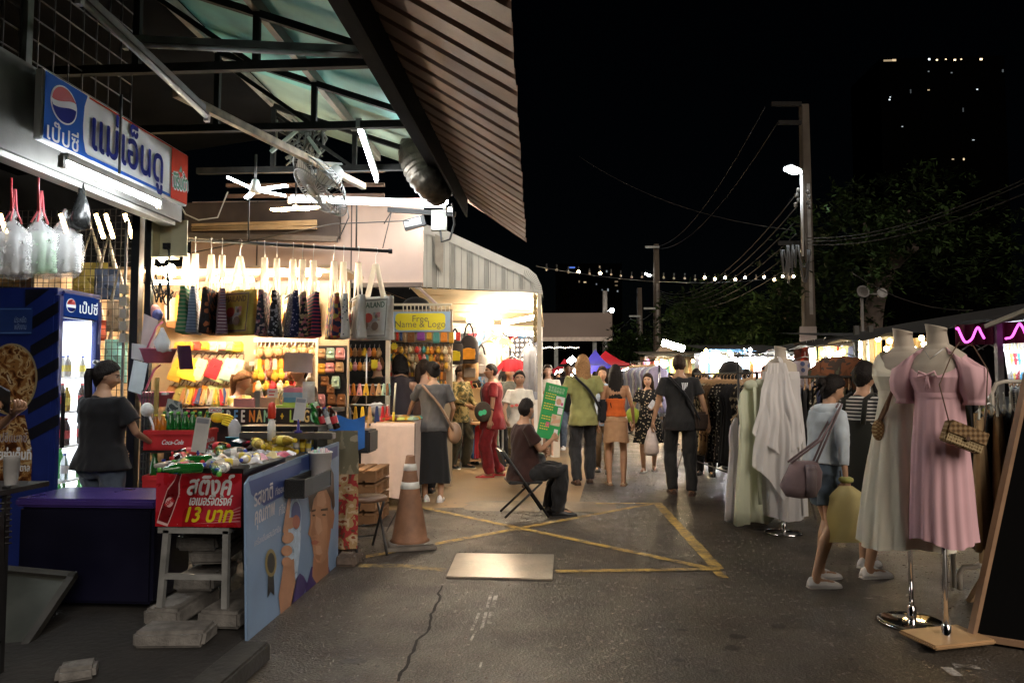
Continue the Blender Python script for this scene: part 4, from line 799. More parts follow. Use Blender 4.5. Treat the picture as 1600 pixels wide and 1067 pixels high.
# electric box and clutter on the post
T = thing('electric_box','open beige electric box on the post below the sign','box',Y(265,375,5.7));a,b = Y(238,347,5.7),Y(270,402,5.7);m = MB()
for (xa,xb,za,zb_,ya_,yb_) in ((a.x,b.x,b.z,a.z,5.8,5.81),(a.x,a.x+.012,b.z,a.z,5.69,5.8),(b.x-.012,b.x,b.z,a.z,5.69,5.8),(a.x+.012,b.x-.012,a.z-.012,a.z,5.69,5.8),(a.x+.012,b.x-.012,b.z,b.z+.012,5.69,5.8)): m.box(((xa+xb)/2,(ya_+yb_)/2,(za+zb_)/2),(xb-xa,yb_-ya_,zb_-za))
bx = mat('box_beige',(.5,.45,.27),.5,.12,6);m.build('box_shell',bx,T);m = MB();m.box((b.x+.075,5.66,(a.z+b.z)/2),(.14,.012,a.z-b.z),rz=0);m.build('door',bx,T);m = MB();m.box((a.x+.09,5.775,b.z+.11),(.06,.03,.05));m.tube([(a.x+.1,5.75,b.z+.1),(a.x+.15,5.7,b.z+.06),(a.x+.16,5.7,b.z-.05)],.008,6);m.build('socket',black,T)
T = thing('bulb_cluster','tangle of black wires with glowing bulbs below the electric box','lamp',Y(255,430,5.75))
for px,py,r in ((242,422,.03),(253,407,.02),(253,420,.018),(265,425,.055),(268,418,.03)): m = MB();m.ball(Y(px,py,5.85),r);m.build('bulb',emit('bulb_white',(1,.85,.6),20),T)
m = MB()
for k in range(9): a = Y(235+random.random()*30,425+random.random()*20,5.7);b = Y(240+random.random()*34,450+random.random()*12,5.7);m.tube(sag(a,b,.05+random.random()*.1,8),.006,5)
m.tube([Y(262,425,5.7),Y(263,500,5.7)],.01,5);m.build('wires',black,T)
def sheet(name,lab,cat,pts,mt,th=.004): T = thing(name,lab,cat,pts[0]);m = MB();m.quad(*pts);m.build('paper_sheet',mt,T);return T
sheet('paper_note','pinkish blank paper taped beside the post','paper',[Y(220,537,5.6),Y(240,545,5.6),Y(247,500,5.6),Y(225,490,5.6)],mat('paper_pink',(.68,.55,.5),.8))
sheet('clipboard','white papers on a clipboard hanging at the post','clipboard',[Y(200,610,5.5),Y(222,617,5.5),Y(231,568,5.5),Y(209,562,5.5)],mat('paper_cool',(.62,.7,.72),.8))
sheet('paper_note','blank white sheet pinned above the clipboard','paper',[Y(205,560,5.6),Y(230,566,5.6),Y(234,540,5.6),Y(206,536,5.6)],paper)
T = thing('cap','white and blue cap hanging on the post wires','cap',Y(244,490,5.8));m = MB();m.ball(Y(242,488,5.8),(.05,.05,.07));m.m = 1;m.ball(Y(246,492,5.79),(.04,.052,.05));m.build('cap_cloth',[mat('cap_pink',(.6,.3,.3),.7),mat('cap_navy',(.1,.12,.35),.7)],T)
for i,(px,py) in enumerate(((247,572),(243,640))):
    T = thing('pink_basket',['upper pink plastic basket holding papers at the post','lower pink plastic basket hanging at the post'][i],'basket',Y(px,py,5.6),0,'pink baskets at the post');c = Y(px,py-5,5.6);pk_ = mat('basket_pink',(.72,.2,.3),.4)
    m = MB();m.lathe([(0,0),(.09,0),(.125,.11),(.132,.112),(.13,.12),(.118,.11),(.082,.008),(0,.008)],c,4,mtx=M4.Translation(c) @ M4.Rotation(pi/4-.15,4,'Z') @ M4.Diagonal((1.1,.9,1,1)) @ M4.Translation(-c));m.build('basket_body',pk_,T)
    m = MB();m.tube([c+V((-.1,0,.11)),c+V((-.02,0,.3)),c+V((.03,0,.34))],.009,6);m.build('handle',pk_,T)
    m = MB();m.box(c+V((.02,0,.105)),(.16,.12,.02),rz=.2);m.build('papers',paper,T)
T = thing('plastic_bag','white plastic bag tied on the post below the bulbs','bag',Y(253,530,5.55));c = Y(253,535,5.55);m = MB();m.lathe([(.015,.12),(.03,.08),(.06,0),(.05,-.07),(0,-.09)],c,14);o = m.build('plastic_film',mat('bag_white',(.72,.72,.72),.35,.05,20,.5,25),T)
for v in o.data.vertices: v.co += V((NZ.noise(v.co*18),NZ.noise(v.co*18+V((5,0,0))),0))*.03
T = thing('dark_pouch','dark purple cloth pouch hanging by the pink baskets','pouch',Y(285,560,5.7));m = MB();m.grid(lambda u,v: Y(276,540,5.7)+V((.12*u+.03*v,-.03*sin(pi*u),-.2*v)),8,8);m.build('pouch_cloth',cloth('cloth_plum',(.06,.02,.05)),T)
T = thing('plastic_bag','small white bag with ribbons hanging above the cooler','bag',Y(232,640,5.2));c = Y(230,640,5.2);m = MB();m.ball(c,(.05,.04,.055));m.tube([c,c+V((.05,0,-.12)),c+V((.06,0,-.22))],.008,5);m.build('plastic_film',mat('bag_white',(.7,.7,.7)),T)
sheet('paper_note','grey printed bag hanging under the lower pink basket','bag',[Y(250,680,5.5),Y(290,672,5.5),Y(284,628,5.5),Y(262,622,5.5)],pattern('grey_bag_print','noise',[(.1,.12,.12),(.3,.32,.3),(.05,.06,.06)],12))
# ================================================================ bag stall
T = thing('counter_banner','black banner with coloured letters FREE NAME + LOGO on the stall counter','banner',Y(380,650,6.15)*V((1,1,0)));a,b = Y(255,638,6.15),Y(500,638,6.15);zb = Y(400,668,6.15).z
m = MB();m.box(((a.x+b.x)/2,6.2,(a.z+zb)/2),(b.x-a.x,.03,a.z-zb));m.box(((a.x+b.x)/2,6.55,a.z-.03),(b.x-a.x,.66,.04));m.box(((a.x+b.x)/2,6.24,zb/2),(b.x-a.x,.02,zb));m.build('banner_board',mat('banner_black',(.012,.008,.008),.45),T)
fr = frame(V((0,6.184,0)),(1,0,0),(0,0,1));cols = [(.75,.5,.03),(.5,.65,.1),(.75,.25,.04),(.75,.55,.2),(.3,.65,.45),(.65,.65,.6),(.15,.4,.7),(.75,.75,.72),(.75,.12,.2),(.75,.35,.04),(.7,.55,.1),(.75,.25,.3)]
for word,px0,sp in (('FREE',272,11),('4',322,12),('FREE',347,11),('NAME',394,11.5),('+',441,1),('LOGO',456,11.5)):
    k0 = px0 % 7
    for i,ch in enumerate(word):
        m = MB();q = Y(px0+i*sp,652,6.184);text(m,ch,q.x,q.z+.012,.15 if ch != '+' else .1,fr,.003,wide=.5,bold=.0035);m.build('letter',mat('letter_%d' % ((k0+i) % 12),cols[(k0+i) % 12],.5),T)
BY = 7.75
T = thing('stall_wall','warm cream back wall of the bag stall','wall',Y(380,560,BY)*V((1,1,0)));a,b = Y(225,500,BY),Y(545,500,BY);wc = mat('wall_cream',(.36,.27,.17),.75,.12,3)
m = MB();m.box(((a.x+b.x)/2,BY+.03,1.28),(b.x-a.x,.05,2.52));m.build('back_panel',wc,T);m = MB();m.box((a.x-.02,6.9,1.28),(.03,1.7,2.52));m.build('side_panel',wc,T)
m = MB();a2 = Y(300,395,BY);m.box(((a.x+b.x)/2,7.2,2.56),(b.x-a.x+.4,.84,.03));m.build('shade_board',mat('shade_tan',(.4,.3,.2),.7,.2),T)  # board added over the tubes to keep their light off the roof
for px0,px1,py,st in ((240,305,441,14),(330,395,437,12),(415,500,428,16)):
    a_,b_ = Y(px0,py,6.95),Y(px1,py,6.95);T = thing('stall_light',f'warm bright tube above the {["pouches at the left", "middle of the bag stall", "keychain wall"][(px0 > 300)+(px0 > 400)]}','tube light',a_,0,'warm tubes in the bag stall');m = MB();m.tube([a_,b_],.022,8);m.build('tube',emit('tube_warm',(1,.78,.54),90),T)
# wood posts, dark picture board
T = thing('stall_post','cream wooden post at the right end of the bag stall','post',Y(606,600,8.6)*V((1,1,0)));m = MB();q = Y(606,600,8.6);m.bar((q.x,8.6,0),(q.x,8.6,2.5),.05);q = Y(495,600,7.4);m.bar((q.x,7.4,.9),(q.x,7.4,2.5),.03);m.build('post_wood',cream,T)
# pouches on rails
pc = [('mustard',(.6,.33,.03)),('yellow',(.75,.5,.04)),('cream',(.7,.58,.36)),('red',(.62,.05,.03)),('crimson',(.5,.02,.03)),('pale green',(.45,.52,.25)),('mint',(.4,.55,.42)),('orange',(.75,.25,.03)),('brown',(.22,.09,.03)),('tan',(.5,.3,.14)),('pink',(.72,.3,.28)),('teal',(.08,.3,.27)),('navy',(.03,.05,.14)),('lime',(.6,.68,.2)),('grey',(.3,.28,.25)),('olive',(.25,.22,.06)),('purple',(.25,.06,.3))]
CN = dict(pc)
def pouch_geo(w,h,mt,strap):
    T = thing('leather_pouch','pouch','pouch');m = MB()
    m.rings([[V((sx*w/2*k,sy*.014*e,z)) for sx,sy in ((-1,-1),(1,-1),(1,1),(-1,1))] for z,k,e in ((0,.8,.3),(-.02,.95,1),(-h*.8,1,1.6),(-h,.95,1))],smooth=False);m.build('body',mt,T,False,bevel=.004)
    m = MB();m.rings([[V((sx*w/2*k,-.017+.004*sy,z)) for sx,sy in ((-1,-1),(1,-1),(1,1),(-1,1))] for z,k in ((.002,.82),(-h*.42,1.0))],smooth=False);m.lathe([(.012,0),(.012,.004),(0,.005)],mtx=M4.Translation((0,-.021,-h*.36)) @ M4.Rotation(pi/2,4,'X'),n=10);m.build('flap',mt,T,False)
    if strap: m = MB();m.tube([(-w*.3,0,-.01),(-w*.12,0,strap),(w*.12,0,strap),(w*.3,0,-.01)],.007,5);m.build('strap',mat('strap_brown',(.14,.07,.04),.6),T,False)
    return T
def pouch(cn,loc,w,h,lab,grp,rot=None,strap=.07): key = 'pouch_%s_%.2f_%.2f' % (cn,w,h);return inst(key,lambda: pouch_geo(w,h,cloth('leather_'+cn.replace(' ','_'),CN[cn],.5,.12,.1),strap),loc,0,lab,grp,rot,(random.uniform(.88,1.12),1,random.uniform(.82,1.14)))
def rail(px0,px1,py,yy,lab):
    a,b = Y(px0,py,yy),Y(px1,py,yy);T = thing('display_rail',lab,'rail',a);m = MB();m.bar(a,b,.02,.05);m.build('rail_strip',mat('rail_white',(.6,.55,.5),.5),T);return a,b
rows = [(282,372,543,'folded row under the totes',.16,.1,['mustard','orange','red','yellow','cream','pink','lime','yellow'],0),(285,375,552,'upper rail',.16,.23,['mustard','yellow','yellow','cream','red','crimson','pale green','mint','cream'],.07),(275,372,594,'middle rail',.155,.21,['brown','olive','mustard','brown','orange','pale green','lime','tan','navy'],.07),(290,372,630,'lowest rail',.085,.16,['navy','brown','tan','grey','brown','navy','tan','grey','brown','navy'],.05)]
for ri,(x0,x1,py,nm,w,h,cl,st) in enumerate(rows):
    if st: rail(x0-8,x1+6,py-1,BY-.16,f'pale display rail, {nm}')
    for i,cn in enumerate(cl):
        c = Y(x0+(x1-x0)*i/(len(cl)-1),py+(10 if st else -8),BY-.2-.01*(i % 2));pouch(cn,c,w,h,f'{cn} leather pouch on the {nm}, {ORD[i]} from left','leather pouches on the stall rails',(-.25,.25 if st else 0,random.uniform(-.5,.1)),st)
# keychains
def keychain(cn,kind):
    def f():
        T = thing('keychain','keychain','keychain');m = MB();m.tube([(0,0,0),(0,-.01,-.03),(0,-.01,-.05)],.004,4);m.build('ring',steel,T,False);m = MB()
        if kind == 0: m.ball((0,-.02,-.085),(.03,.022,.036),9,6);m.ball((.0,-.02,-.05),(.018,.016,.018),8,5)
        elif kind == 1: m.rings([[V((sx*.016*k,-.012+sy*.006,z)) for sx,sy in ((-1,-1),(1,-1),(1,1),(-1,1))] for z,k in ((-.05,.6),(-.06,1),(-.14,1.15),(-.145,1))],smooth=False)
        else: m.lathe([(.004,-.05),(.012,-.06),(.014,-.08),(.02,-.14),(.012,-.142)],n=8)
        m.build('charm',cloth('charm_'+cn.replace(' ','_'),CN[cn],.5,.15,.1),T,False);return T
    return f
rk = [(402,490,543,14,['tan','brown','teal','red','pink','purple','navy']),(402,470,562,13,['yellow','pink','orange','cream','tan']),(395,470,580,15,['brown','mustard','orange','yellow','pink','brown']),(400,480,598,15,['mustard','red','crimson','orange','cream','lime']),(404,490,616,15,['brown','mustard','orange','tan','pink'])]
for ri,(x0,x1,py,n,cl) in enumerate(rk):
    rail(x0-5,x1+5,py-12,BY-.06,f'thin hook rail of the keychain wall, {["top", "second", "third", "fourth", "lowest"][ri]} row')
    for i in range(n):
        cn = cl[(i*7+ri*3) % len(cl)];kd = (0,1,0,0,2)[ri] if i % 4 else (1,0,2)[i % 3];c = Y(x0+(x1-x0)*i/(n-1)+random.uniform(-1,1),py-10,BY-.1-.05*(i % 2))
        inst(f'kc_{cn}_{kd}',keychain(cn,kd),c,random.uniform(-.5,.5),f'{cn} keychain in the {["top", "second", "third", "fourth", "lowest"][ri]} row of the bag stall wall, {ORD[i]} from left','keychains on the bag stall wall',scale=(random.uniform(1.2,1.7),1.3,random.uniform(1.2,1.6)))
def tassel(cn):
    def f():
        T = thing('strap_purse','purse','purse');m = MB();m.rings([[V((sx*.028*k,sy*.012*k,z)) for sx,sy in ((-1,-1),(1,-1),(1,1),(-1,1))] for z,k in ((0,.35),(-.02,.5),(-.16,1),(-.22,1.15),(-.225,1))],smooth=False);m.build('body',cloth('leather_'+cn.replace(' ','_'),CN[cn],.5,.12,.1),T,False,bevel=.004);m = MB();m.ball((0,-.014,-.19),(.012,.006,.016),8,5);m.build('clasp',mat('clasp_dark',(.1,.07,.06),.4),T,False);return T
    return f
# more stock filling the wall
for i in range(26):
    cn = ['tan','cream','brown','mustard','pink','grey','olive','orange'][i*5 % 8];pouch(cn,Y(258+i*9.2+random.uniform(-2,2),462+4*(i % 3),BY-.12-.03*(i % 2)),.15,.3,f'{cn} cloth pouch on the wall behind the tote bags, {ORD[i] if i < 20 else "last but "+ORD[i-20]} from left','cloth pouches behind the tote bags',(-.1,random.uniform(-.12,.12),random.uniform(-.5,.5)),.1)
for i in range(15):
    cn = ['brown','tan','navy','crimson','mustard','grey'][i*5 % 6];inst('tp_'+cn,tassel(cn),Y(288+i*6.2,606+(i % 2)*2,BY-.3),random.uniform(-.6,.6),f'{cn} narrow purse under the middle pouch rail, {ORD[i]} from left','narrow purses under the pouch rail',rot=(-.2,random.uniform(-.2,.2),random.uniform(-.5,.5)),scale=.8)
for i in range(12):
    cn = ['pink','cream','red','yellow','brown','mint'][i*7 % 6];c = Y(396+i*8.5,632+(i % 2)*3,6.7);T = thing('goods_pack',f'small {cn} packet heaped on the stall counter, {ORD[i]} from left','packet',c,random.random()*3,'packets heaped on the stall counter');m = MB();m.box((0,0,0),(.11,.07,.05));m.box((.015,.01,.035),(.08,.06,.02));m.build('pack_body',cloth('leather_'+cn.replace(' ','_'),CN[cn],.5,.12,.1),T,False,bevel=.008)
# counter goods
gz = Y(380,636,6.4).z
def goods_box(lab,px,w,h,d,mt,cat='box',py=636):
    c = Y(px,py,6.4);T = thing('display_box',lab,cat,(c.x,6.42,gz));m = MB();m.box((c.x,6.42,gz+h/2),(w,d,h));m.build('box_body',mt,T,bevel=.004);return T
goods_box('pink and cream box on the counter by the seated seller',383,.2,.08,.1,mat('goods_pink',(.7,.3,.28),.6));goods_box('grey tin on the counter by the seated seller',402,.06,.15,.06,mat('goods_grey',(.25,.23,.2),.5));goods_box('peach box on the counter before the keychains',420,.15,.09,.1,mat('goods_peach',(.7,.4,.24),.6))
for i,(n,c) in enumerate((('lime',(.5,.7,.12)),('blue',(.15,.35,.5)),('pale blue',(.3,.45,.55)),('pink',(.72,.25,.32)))): m_ = goods_box(f'{n} folder in the stack on the counter, {["lowest", "second", "third", "top"][i]}',460,.2,.045,.12,mat('folder_%d' % i,c,.5),'folder');KIDS[m_][0].location.z += .046*i;KIDS[m_][0].location.x += .01*(i % 2)
goods_box('lime green tray under the folders on the counter',452,.28,.02,.2,mat('folder_0',(.5,.7,.12),.5),'tray')
o = goods_box('white price card with red marks standing on the counter',424,.1,.17,.012,paper,'card')
m = MB();c = Y(424,636,6.4);f1 = frame(V((c.x,6.412,gz+.085)),(1,0,0),(0,0,1))
for k in range(5): rect(m,-.03,.06-k*.03-.006,.03-.01*(k % 3),.06-k*.03+.004,f1,.002)
m.build('red_print',lred,o)
T = thing('clear_packet','clear plastic packet hanging at the right end of the counter','packet',Y(482,600,6.1));m = MB();m.grid(lambda u,v: Y(473,596,6.1)+V((.11*u,-.03*sin(pi*u)*sin(pi*v),-.19*v)),8,10);m.build('plastic_film',mat('packet_film',(.6,.62,.58),.15,.15,20,.5,30,alpha=.75),T)
goods_box('round cream pot on the counter',410,.05,.05,.05,cream,'pot');T = thing('hooped_handles','cream wire hoops standing on the counter beside the folders','rack',Y(440,625,6.4));m = MB()
for k in range(5): c = Y(436+k*4,625,6.45+.03*k);m.tube([c+V((.07*cos(pi*j/10),0,.16*sin(pi*j/10)-.06)) for j in range(11)],.006,5)
m.build('hoop',cream,T)
# dark board of wallets
T = thing('wallet_board','tall black display board for wallets beside the cream post','display board',Y(518,620,7.2)*V((1,1,0)));a,b = Y(497,540,7.2),Y(540,685,7.2);m = MB();m.box(((a.x+b.x)/2,7.22,(a.z+b.z)/2),(b.x-a.x,.03,a.z-b.z));m.box(((a.x+b.x)/2,7.22,b.z/2),(.05,.03,b.z));m.build('board_panel',mat('board_black',(.02,.015,.013),.5),T,bevel=.004)
wn = [('tan',503,554),('mint',517,553),('pink',532,553),('mustard',503,577),('pink',516,576),('tan',531,575),('brown',508,597),('mint',525,597),('brown',517,610),('pink',502,625),('brown',519,625),('brown',534,625),('pink',520,648)]
for i,(cn,px,py) in enumerate(wn):
    c = Y(px,py-9,7.17);pouch(cn,c,.085,.115,f'{cn} wallet in clear sleeve on the black board, {ORD[i]} counting down in rows','wallets on the black board',(0,0,0),0)
# tasselled purses on a round rack
T = thing('purse_stand','wire stand of small purses behind the clothed table','stand',Y(572,650,8.1)*V((1,1,.0)));c = Y(572,640,8.1);m = MB()
for z in (1.15,1.38): m.tube([(c.x+.26*cos(k*pi/10),8.1+.14*sin(k*pi/10),z) for k in range(21)],.008,5)
m.tube([(c.x,8.1,.9),(c.x,8.1,1.75)],.01,6);m.build('wire_frame',steel,T)
for r_,(z,n,cl) in enumerate(((1.14,11,['pink','crimson','pink','grey','mustard','yellow','tan','navy','crimson','red']),(1.40,12,['brown','teal','grey','pink','orange','pink','mustard','brown','tan','mint']))):
    for i in range(n): a = pi+pi*i/(n-1);cn = cl[i % 10];inst('tp_'+cn,tassel(cn),(c.x+.27*cos(a),8.1+.15*sin(a),z),a+pi/2,f'{cn} narrow purse on the {["lower", "upper"][r_]} ring of the wire stand, {ORD[i]} from left','narrow purses on the wire stand',scale=(1.1,1.1,1.1 if r_ == 0 else .62))
for i in range(16): cn = ['pink','tan','yellow','orange','brown'][i*3 % 5];inst(f'kc_{cn}_0',keychain(cn,0),Y(541+(i % 8)*7.4,538+(i//8)*22,8.6),0,f'{cn} keychain above the purse stand, {ORD[i % 8]} from left in the {["upper", "lower"][i//8]} row','keychains above the purse stand',scale=1.3)
sheet('yellow_star_card','small yellow card hanging above the purse stand','card',[Y(580,575,8.5),Y(590,575,8.5),Y(590,562,8.5),Y(580,562,8.5)],cap_y)
# tote bags on the rail
RA,RB = Y(286,374,6.0),Y(613,393,6.45);d_ = (RB-RA)
T = thing('bag_rail','black steel pipe rail from which the tote bags hang','rail',(RA+RB)/2);m = MB();m.tube([RA,RB],.016,10);m.m = 1;m.tube([RB-d_*.02,RB],.024,10);m.build('pipe',[mat('pipe_black',(.03,.03,.03),.4),black],T)
for t_ in (.3,.82): m = MB();p = RA+d_*t_;m.tube([p,p+V((0,0,.42))],.008,5);m.build('hanger_wire',dark_iron,T)
def P_(n,k,c,s=20,**kw): return pattern('tote_'+n,k,c,s,**kw)
dk = [(.01,.012,.03),(.02,.03,.07),(.35,.3,.28),(.01,.012,.03),(.22,.05,.06)]
totes = [(292,-70,'green woven',P_('green','wave',[(.03,.13,.06),(.06,.2,.1),(.15,.2,.12)],9),None,None),(305,-68,'blue grey denim',P_('denim','plaid',[(.08,.11,.16),(.14,.18,.25),(.2,.25,.32)],12),None,None),(329,-78,'black and orange',P_('blackorange','voronoi',[(.015,.012,.012),(.02,.02,.025),(.3,.1,.04),(.02,.015,.015)],30),None,None),(345,-60,'red and navy checked',P_('plaid','plaid',[(.3,.05,.05),(.03,.03,.08),(.4,.3,.3),(.1,.03,.05)],11),None,None),(372,-22,'mustard yellow printed',P_('mustard','noise',[(.42,.33,.07),(.48,.38,.1),(.38,.3,.07)],4),'THAILAND',(.1,.06,.03)),(410,-76,'dark floral',P_('floral','voronoi',[(.02,.02,.035),(.25,.1,.12),(.03,.03,.04),(.35,.25,.22)],45),None,None),(429,-74,'black and silver',P_('silver','voronoi',[(.012,.012,.015),(.25,.25,.27),(.02,.02,.025),(.012,.012,.015)],55),None,None),(454,-60,'navy printed',P_('navyp','spots',[(.3,.3,.4),(.02,.025,.08),(.015,.02,.06)],40),'THAILAND',(.35,.25,.08)),(469,-64,'black with pink border',P_('pinkb','voronoi',[(.012,.012,.015),(.3,.1,.12),(.02,.02,.02),(.3,.22,.12)],38),None,None),(486,-60,'navy and red striped',P_('navyred','wave',[(.015,.015,.04),(.02,.02,.05),(.28,.03,.06)],10),None,None),(519,-62,'navy and gold',P_('gold','voronoi',[(.02,.02,.06),(.4,.3,.06),(.3,.06,.04),(.02,.02,.05)],26),'NO',(.6,.5,.5)),(534,-66,'white with floral side',P_('whitef','spots',[(.1,.1,.12),(.6,.58,.52),(.62,.6,.55)],34),None,None),(558,-62,'white with red figure print',P_('whited','noise',[(.6,.57,.5),(.62,.6,.55),(.58,.55,.48)],6),'THAILAND',(.35,.2,.04)),(586,-22,'white with market scene print',P_('whitem','noise',[(.6,.57,.5),(.62,.6,.55),(.58,.55,.48)],6),'THAILAND',(.03,.07,.04))]
strapm = thin('strap_natural',(.8,.74,.62),.6)
for i,(px,ang,nm,mt,word,wc_) in enumerate(totes):
    t_ = (px-286)/(613-286);loc = RA+d_*t_;rz = R(ang)
    T = thing('tote_bag',f'{nm} tote bag hanging on the black rail, {ORD[i]} from left','tote bag',loc,rz,'tote bags hanging on the rail')
    w,h,d,zt = .385,.4,.075,-.435;seed = i*3.1
    def sec(z,k):
        ww,dd = w/2*(1-.04*k),d/2*(.45+.75*k);o = []
        for sx,sy,n_ in ((-1,-1,9),(1,-1,3),(1,1,9),(-1,1,3)):
            nx = {(-1,-1): (1,-1),(1,-1): (1,1),(1,1): (-1,1),(-1,1): (-1,-1)}[(sx,sy)]
            for j in range(n_):
                f = j/n_;x,y = (sx+(nx[0]-sx)*f)*ww,(sy+(nx[1]-sy)*f)*dd;q = NZ.noise(V((x*7+seed,z*7,sy*2)))
                o.append(V((x*(1+.03*q),y+.009*q,z+.015*NZ.noise(V((x*5+seed,3,0)))*(1-k))))
        return o
    m = MB();m.rings([sec(zt-h*k,k) for k in (0,.1,.25,.4,.55,.7,.85,.95,1)]);m.build('bag_body',mt,T,False)
    m = MB()
    for s in (-1,1):
        P = [V((-.1,s*.018,zt-.03)),V((-.045,s*.012,zt+.17)),V((-.012,s*.006,zt+.31)),V((.012,s*.006,zt+.31)),V((.045,s*.012,zt+.17)),V((.1,s*.018,zt-.03))]
        for k in range(5):
            e = [V((.02,0,0)) if q in (0,5) or ang > -40 else V((.006,.02 if q in (2,3) else .016,0)) for q in (k,k+1)];m.quad(P[k]-e[0],P[k]+e[0],P[k+1]+e[1],P[k+1]-e[1])
    m.build('handle',strapm,T,False)
    m = MB();m.tube([(0,0,-.13),(0,0,-.05),(.02,0,-.02),(.02,0,.02),(0,0,.03),(-.02,0,.018)],.0035,5);m.build('hook',steel,T,False)
    bc = {'m': (.12,.08,.07),'w': (.25,.23,.2)}.get(nm[0],(.02,.02,.03));m = MB();f1 = frame(V((0,-d*.6-.006,zt-h*.5)),(1,0,0),(0,.1,1))
    if ang > -67:
        bd = mat('trim_%d' % i,bc,.8)
        if i in (4,13,12,7): 
            m.m = 0;hw,hh = w*.45,h*.44
            for (xa,ya_,xb,yb_) in ((-hw,-hh,hw,-hh+.016),(-hw,hh-.02,hw,hh),(-hw,-hh+.016,-hw+.014,hh-.02),(hw-.014,-hh+.016,hw,hh-.02)): rect(m,xa,ya_,xb,yb_,f1,.012)
            m.m = 1;text(m,word,0,h*.3,.075,f1,.014,fit=w*.74,bold=.002)
            m.m = 2;decal(m,ell(-.02,-.05,.09,.06,18),f1,.013);m.m = 3;decal(m,ell(.05,-.08,.04,.04,14),f1,.0145);decal(m,ell(-.06,-.07,.035,.04,14),f1,.0145);m.m = 4;decal(m,ell(-.03,.0,.05,.045,12),f1,.016);m.m = 5;rect(m,.02,-.03,.1,.05,f1,.0142);m.m = 3;decal(m,ell(.06,.01,.018,.018,10),f1,.016)
            m.build('front_print',[bd,mat('word_%d' % i,wc_,.7),mat('print_grey_%d' % (i == 12),(.4,.06,.04) if i == 12 else (.35,.3,.27),.8,.3,30),mat('print_brown',(.16,.1,.07),.8),mat('print_red',(.45,.06,.04),.8,.2,30),pattern('print_patch','voronoi',[(.45,.2,.2),(.3,.32,.35),(.5,.45,.3)],40)],T,False)
# clothed table and goods
T = thing('market_table','long table draped in a plain beige cloth in front of the bag stall','table',Y(608,770,8.0)*V((1,1,0)))
a,b = Y(566,658,7.95),Y(648,655,7.95);zt = a.z
m = MB();m.box(((a.x+b.x)/2,8.3,zt-.02),(b.x-a.x-.03,.68,.03));m.build('table_top',wood,T)
for x,y in ((a.x+.06,8.02),(b.x-.06,8.02),(a.x+.06,8.58),(b.x-.06,8.58)): m = MB();m.bar((x,y,0),(x,y,zt-.035),.04);m.build('leg',grey_iron,T)
T = thing('tablecloth','plain beige cloth hanging down over the front of the market table','tablecloth',Y(608,770,7.95));m = MB();hb = Y(600,776,7.93).z
def cl(u,v):
    x = a.x+(b.x-a.x)*u
    if v < .15: return V((x,8.6-.65*v/.15,zt+.006))
    k = (v-.15)/.85;dz = (zt-hb-.02*sin(u*pi)+.05*u)*k;return V((x+.02*k*(1-2*u)*-.3,7.945-.014*k*sin(u*21+1.2)-.012*k*sin(u*9)-.02*k,zt-dz))
m.grid(cl,60,24);m.grid(lambda u,v: V((b.x+.008+.01*v*sin(u*14),7.95+.64*u,zt+.004-(zt-hb-.1)*v)),20,12);m.build('cloth',cloth('cloth_beige',(.56,.44,.38),.9,.06,.3),T)
for i in range(34):
    cn,cc = pc[(i*5) % len(pc)];u = random.random();T = thing('folded_purse',f'{cn} folded purse lying on the beige table, {ORD[i//9]} row, {ORD[i % 9]} from left','purse',(a.x+(b.x-a.x)*((i % 9)+.5)/9.2,8.04+.14*(i//9)+.03*u,zt+.008),random.uniform(-.7,.7),'purses lying on the beige table');m = MB();m.box((0,0,.016),(.1,.13,.026));m.box((.01,.0,.034),(.09,.07,.01));m.build('body',cloth('leather_'+cn.replace(' ','_'),cc,.5,.12,.1),T,False,bevel=.006)
T = thing('white_bundle','crumpled white plastic bundle on the left of the beige table','bundle',Y(588,635,8.2));m = MB();m.ball(Y(590,640,8.2),(.13,.1,.09),18,12);o = m.build('plastic_film',mat('bag_white',(.7,.7,.7)),T)
for v in o.data.vertices: v.co += V((NZ.noise(v.co*15),NZ.noise(v.co*15+V((5,0,0))),NZ.noise(v.co*15+V((0,0,7)))))*.03
T = thing('yellow_pen','yellow marker with wooden stick standing on the beige table','marker',Y(615,660,8.0));m = MB();p = Y(615,660,7.98);m.tube([p,p+V((0,0,.12))],.014,8);m.m = 1;m.tube([p+V((0,0,.12)),p+V((.02,0,.45))],.012,6);m.build('marker_body',[cap_y,cream],T)
# ================================================================ ribbed gable, logo sign and the bright stall
GY = 10.0
T = thing('ribbed_gable','pale grey ribbed metal gable with a rounded right end above the bright stall','gable',Y(740,450,GY))
gy = lambda px,py: (lambda p: (p.x,p.z))(Y(px,py,GY))
gm = mat('gable_sheet',(.52,.52,.47),.5,.14,2.5,.08,30);gd = mat('gable_rib',(.3,.3,.27),.5,.15,4)
top = [(636,352),(660,350),(700,362),(750,385),(800,408),(825,419),(838,430),(846,447),(848,459)]
out = [gy(*p) for p in [(636,445)]+top+[(842,458),(760,453),(640,447)]]
f0 = frame(V((0,GY,0)),(1,0,0),(0,0,1));m = MB();m.prism(out,.03,f0,-.03);m.build('sheet_panel',gm,T)
m = MB()
for px in (652,680,708,735,761,787,815):
    yt = next((p[1]+(q[1]-p[1])*(px-p[0])/(q[0]-p[0]) for p,q in zip(top,top[1:]) if p[0] <= px <= q[0]),430)
    a,b = Y(px,yt+14,GY),Y(px,452,GY);m.bar(V((a.x,GY-.012,a.z)),V((b.x,GY-.012,b.z)),.05,.03,(0,1,0))
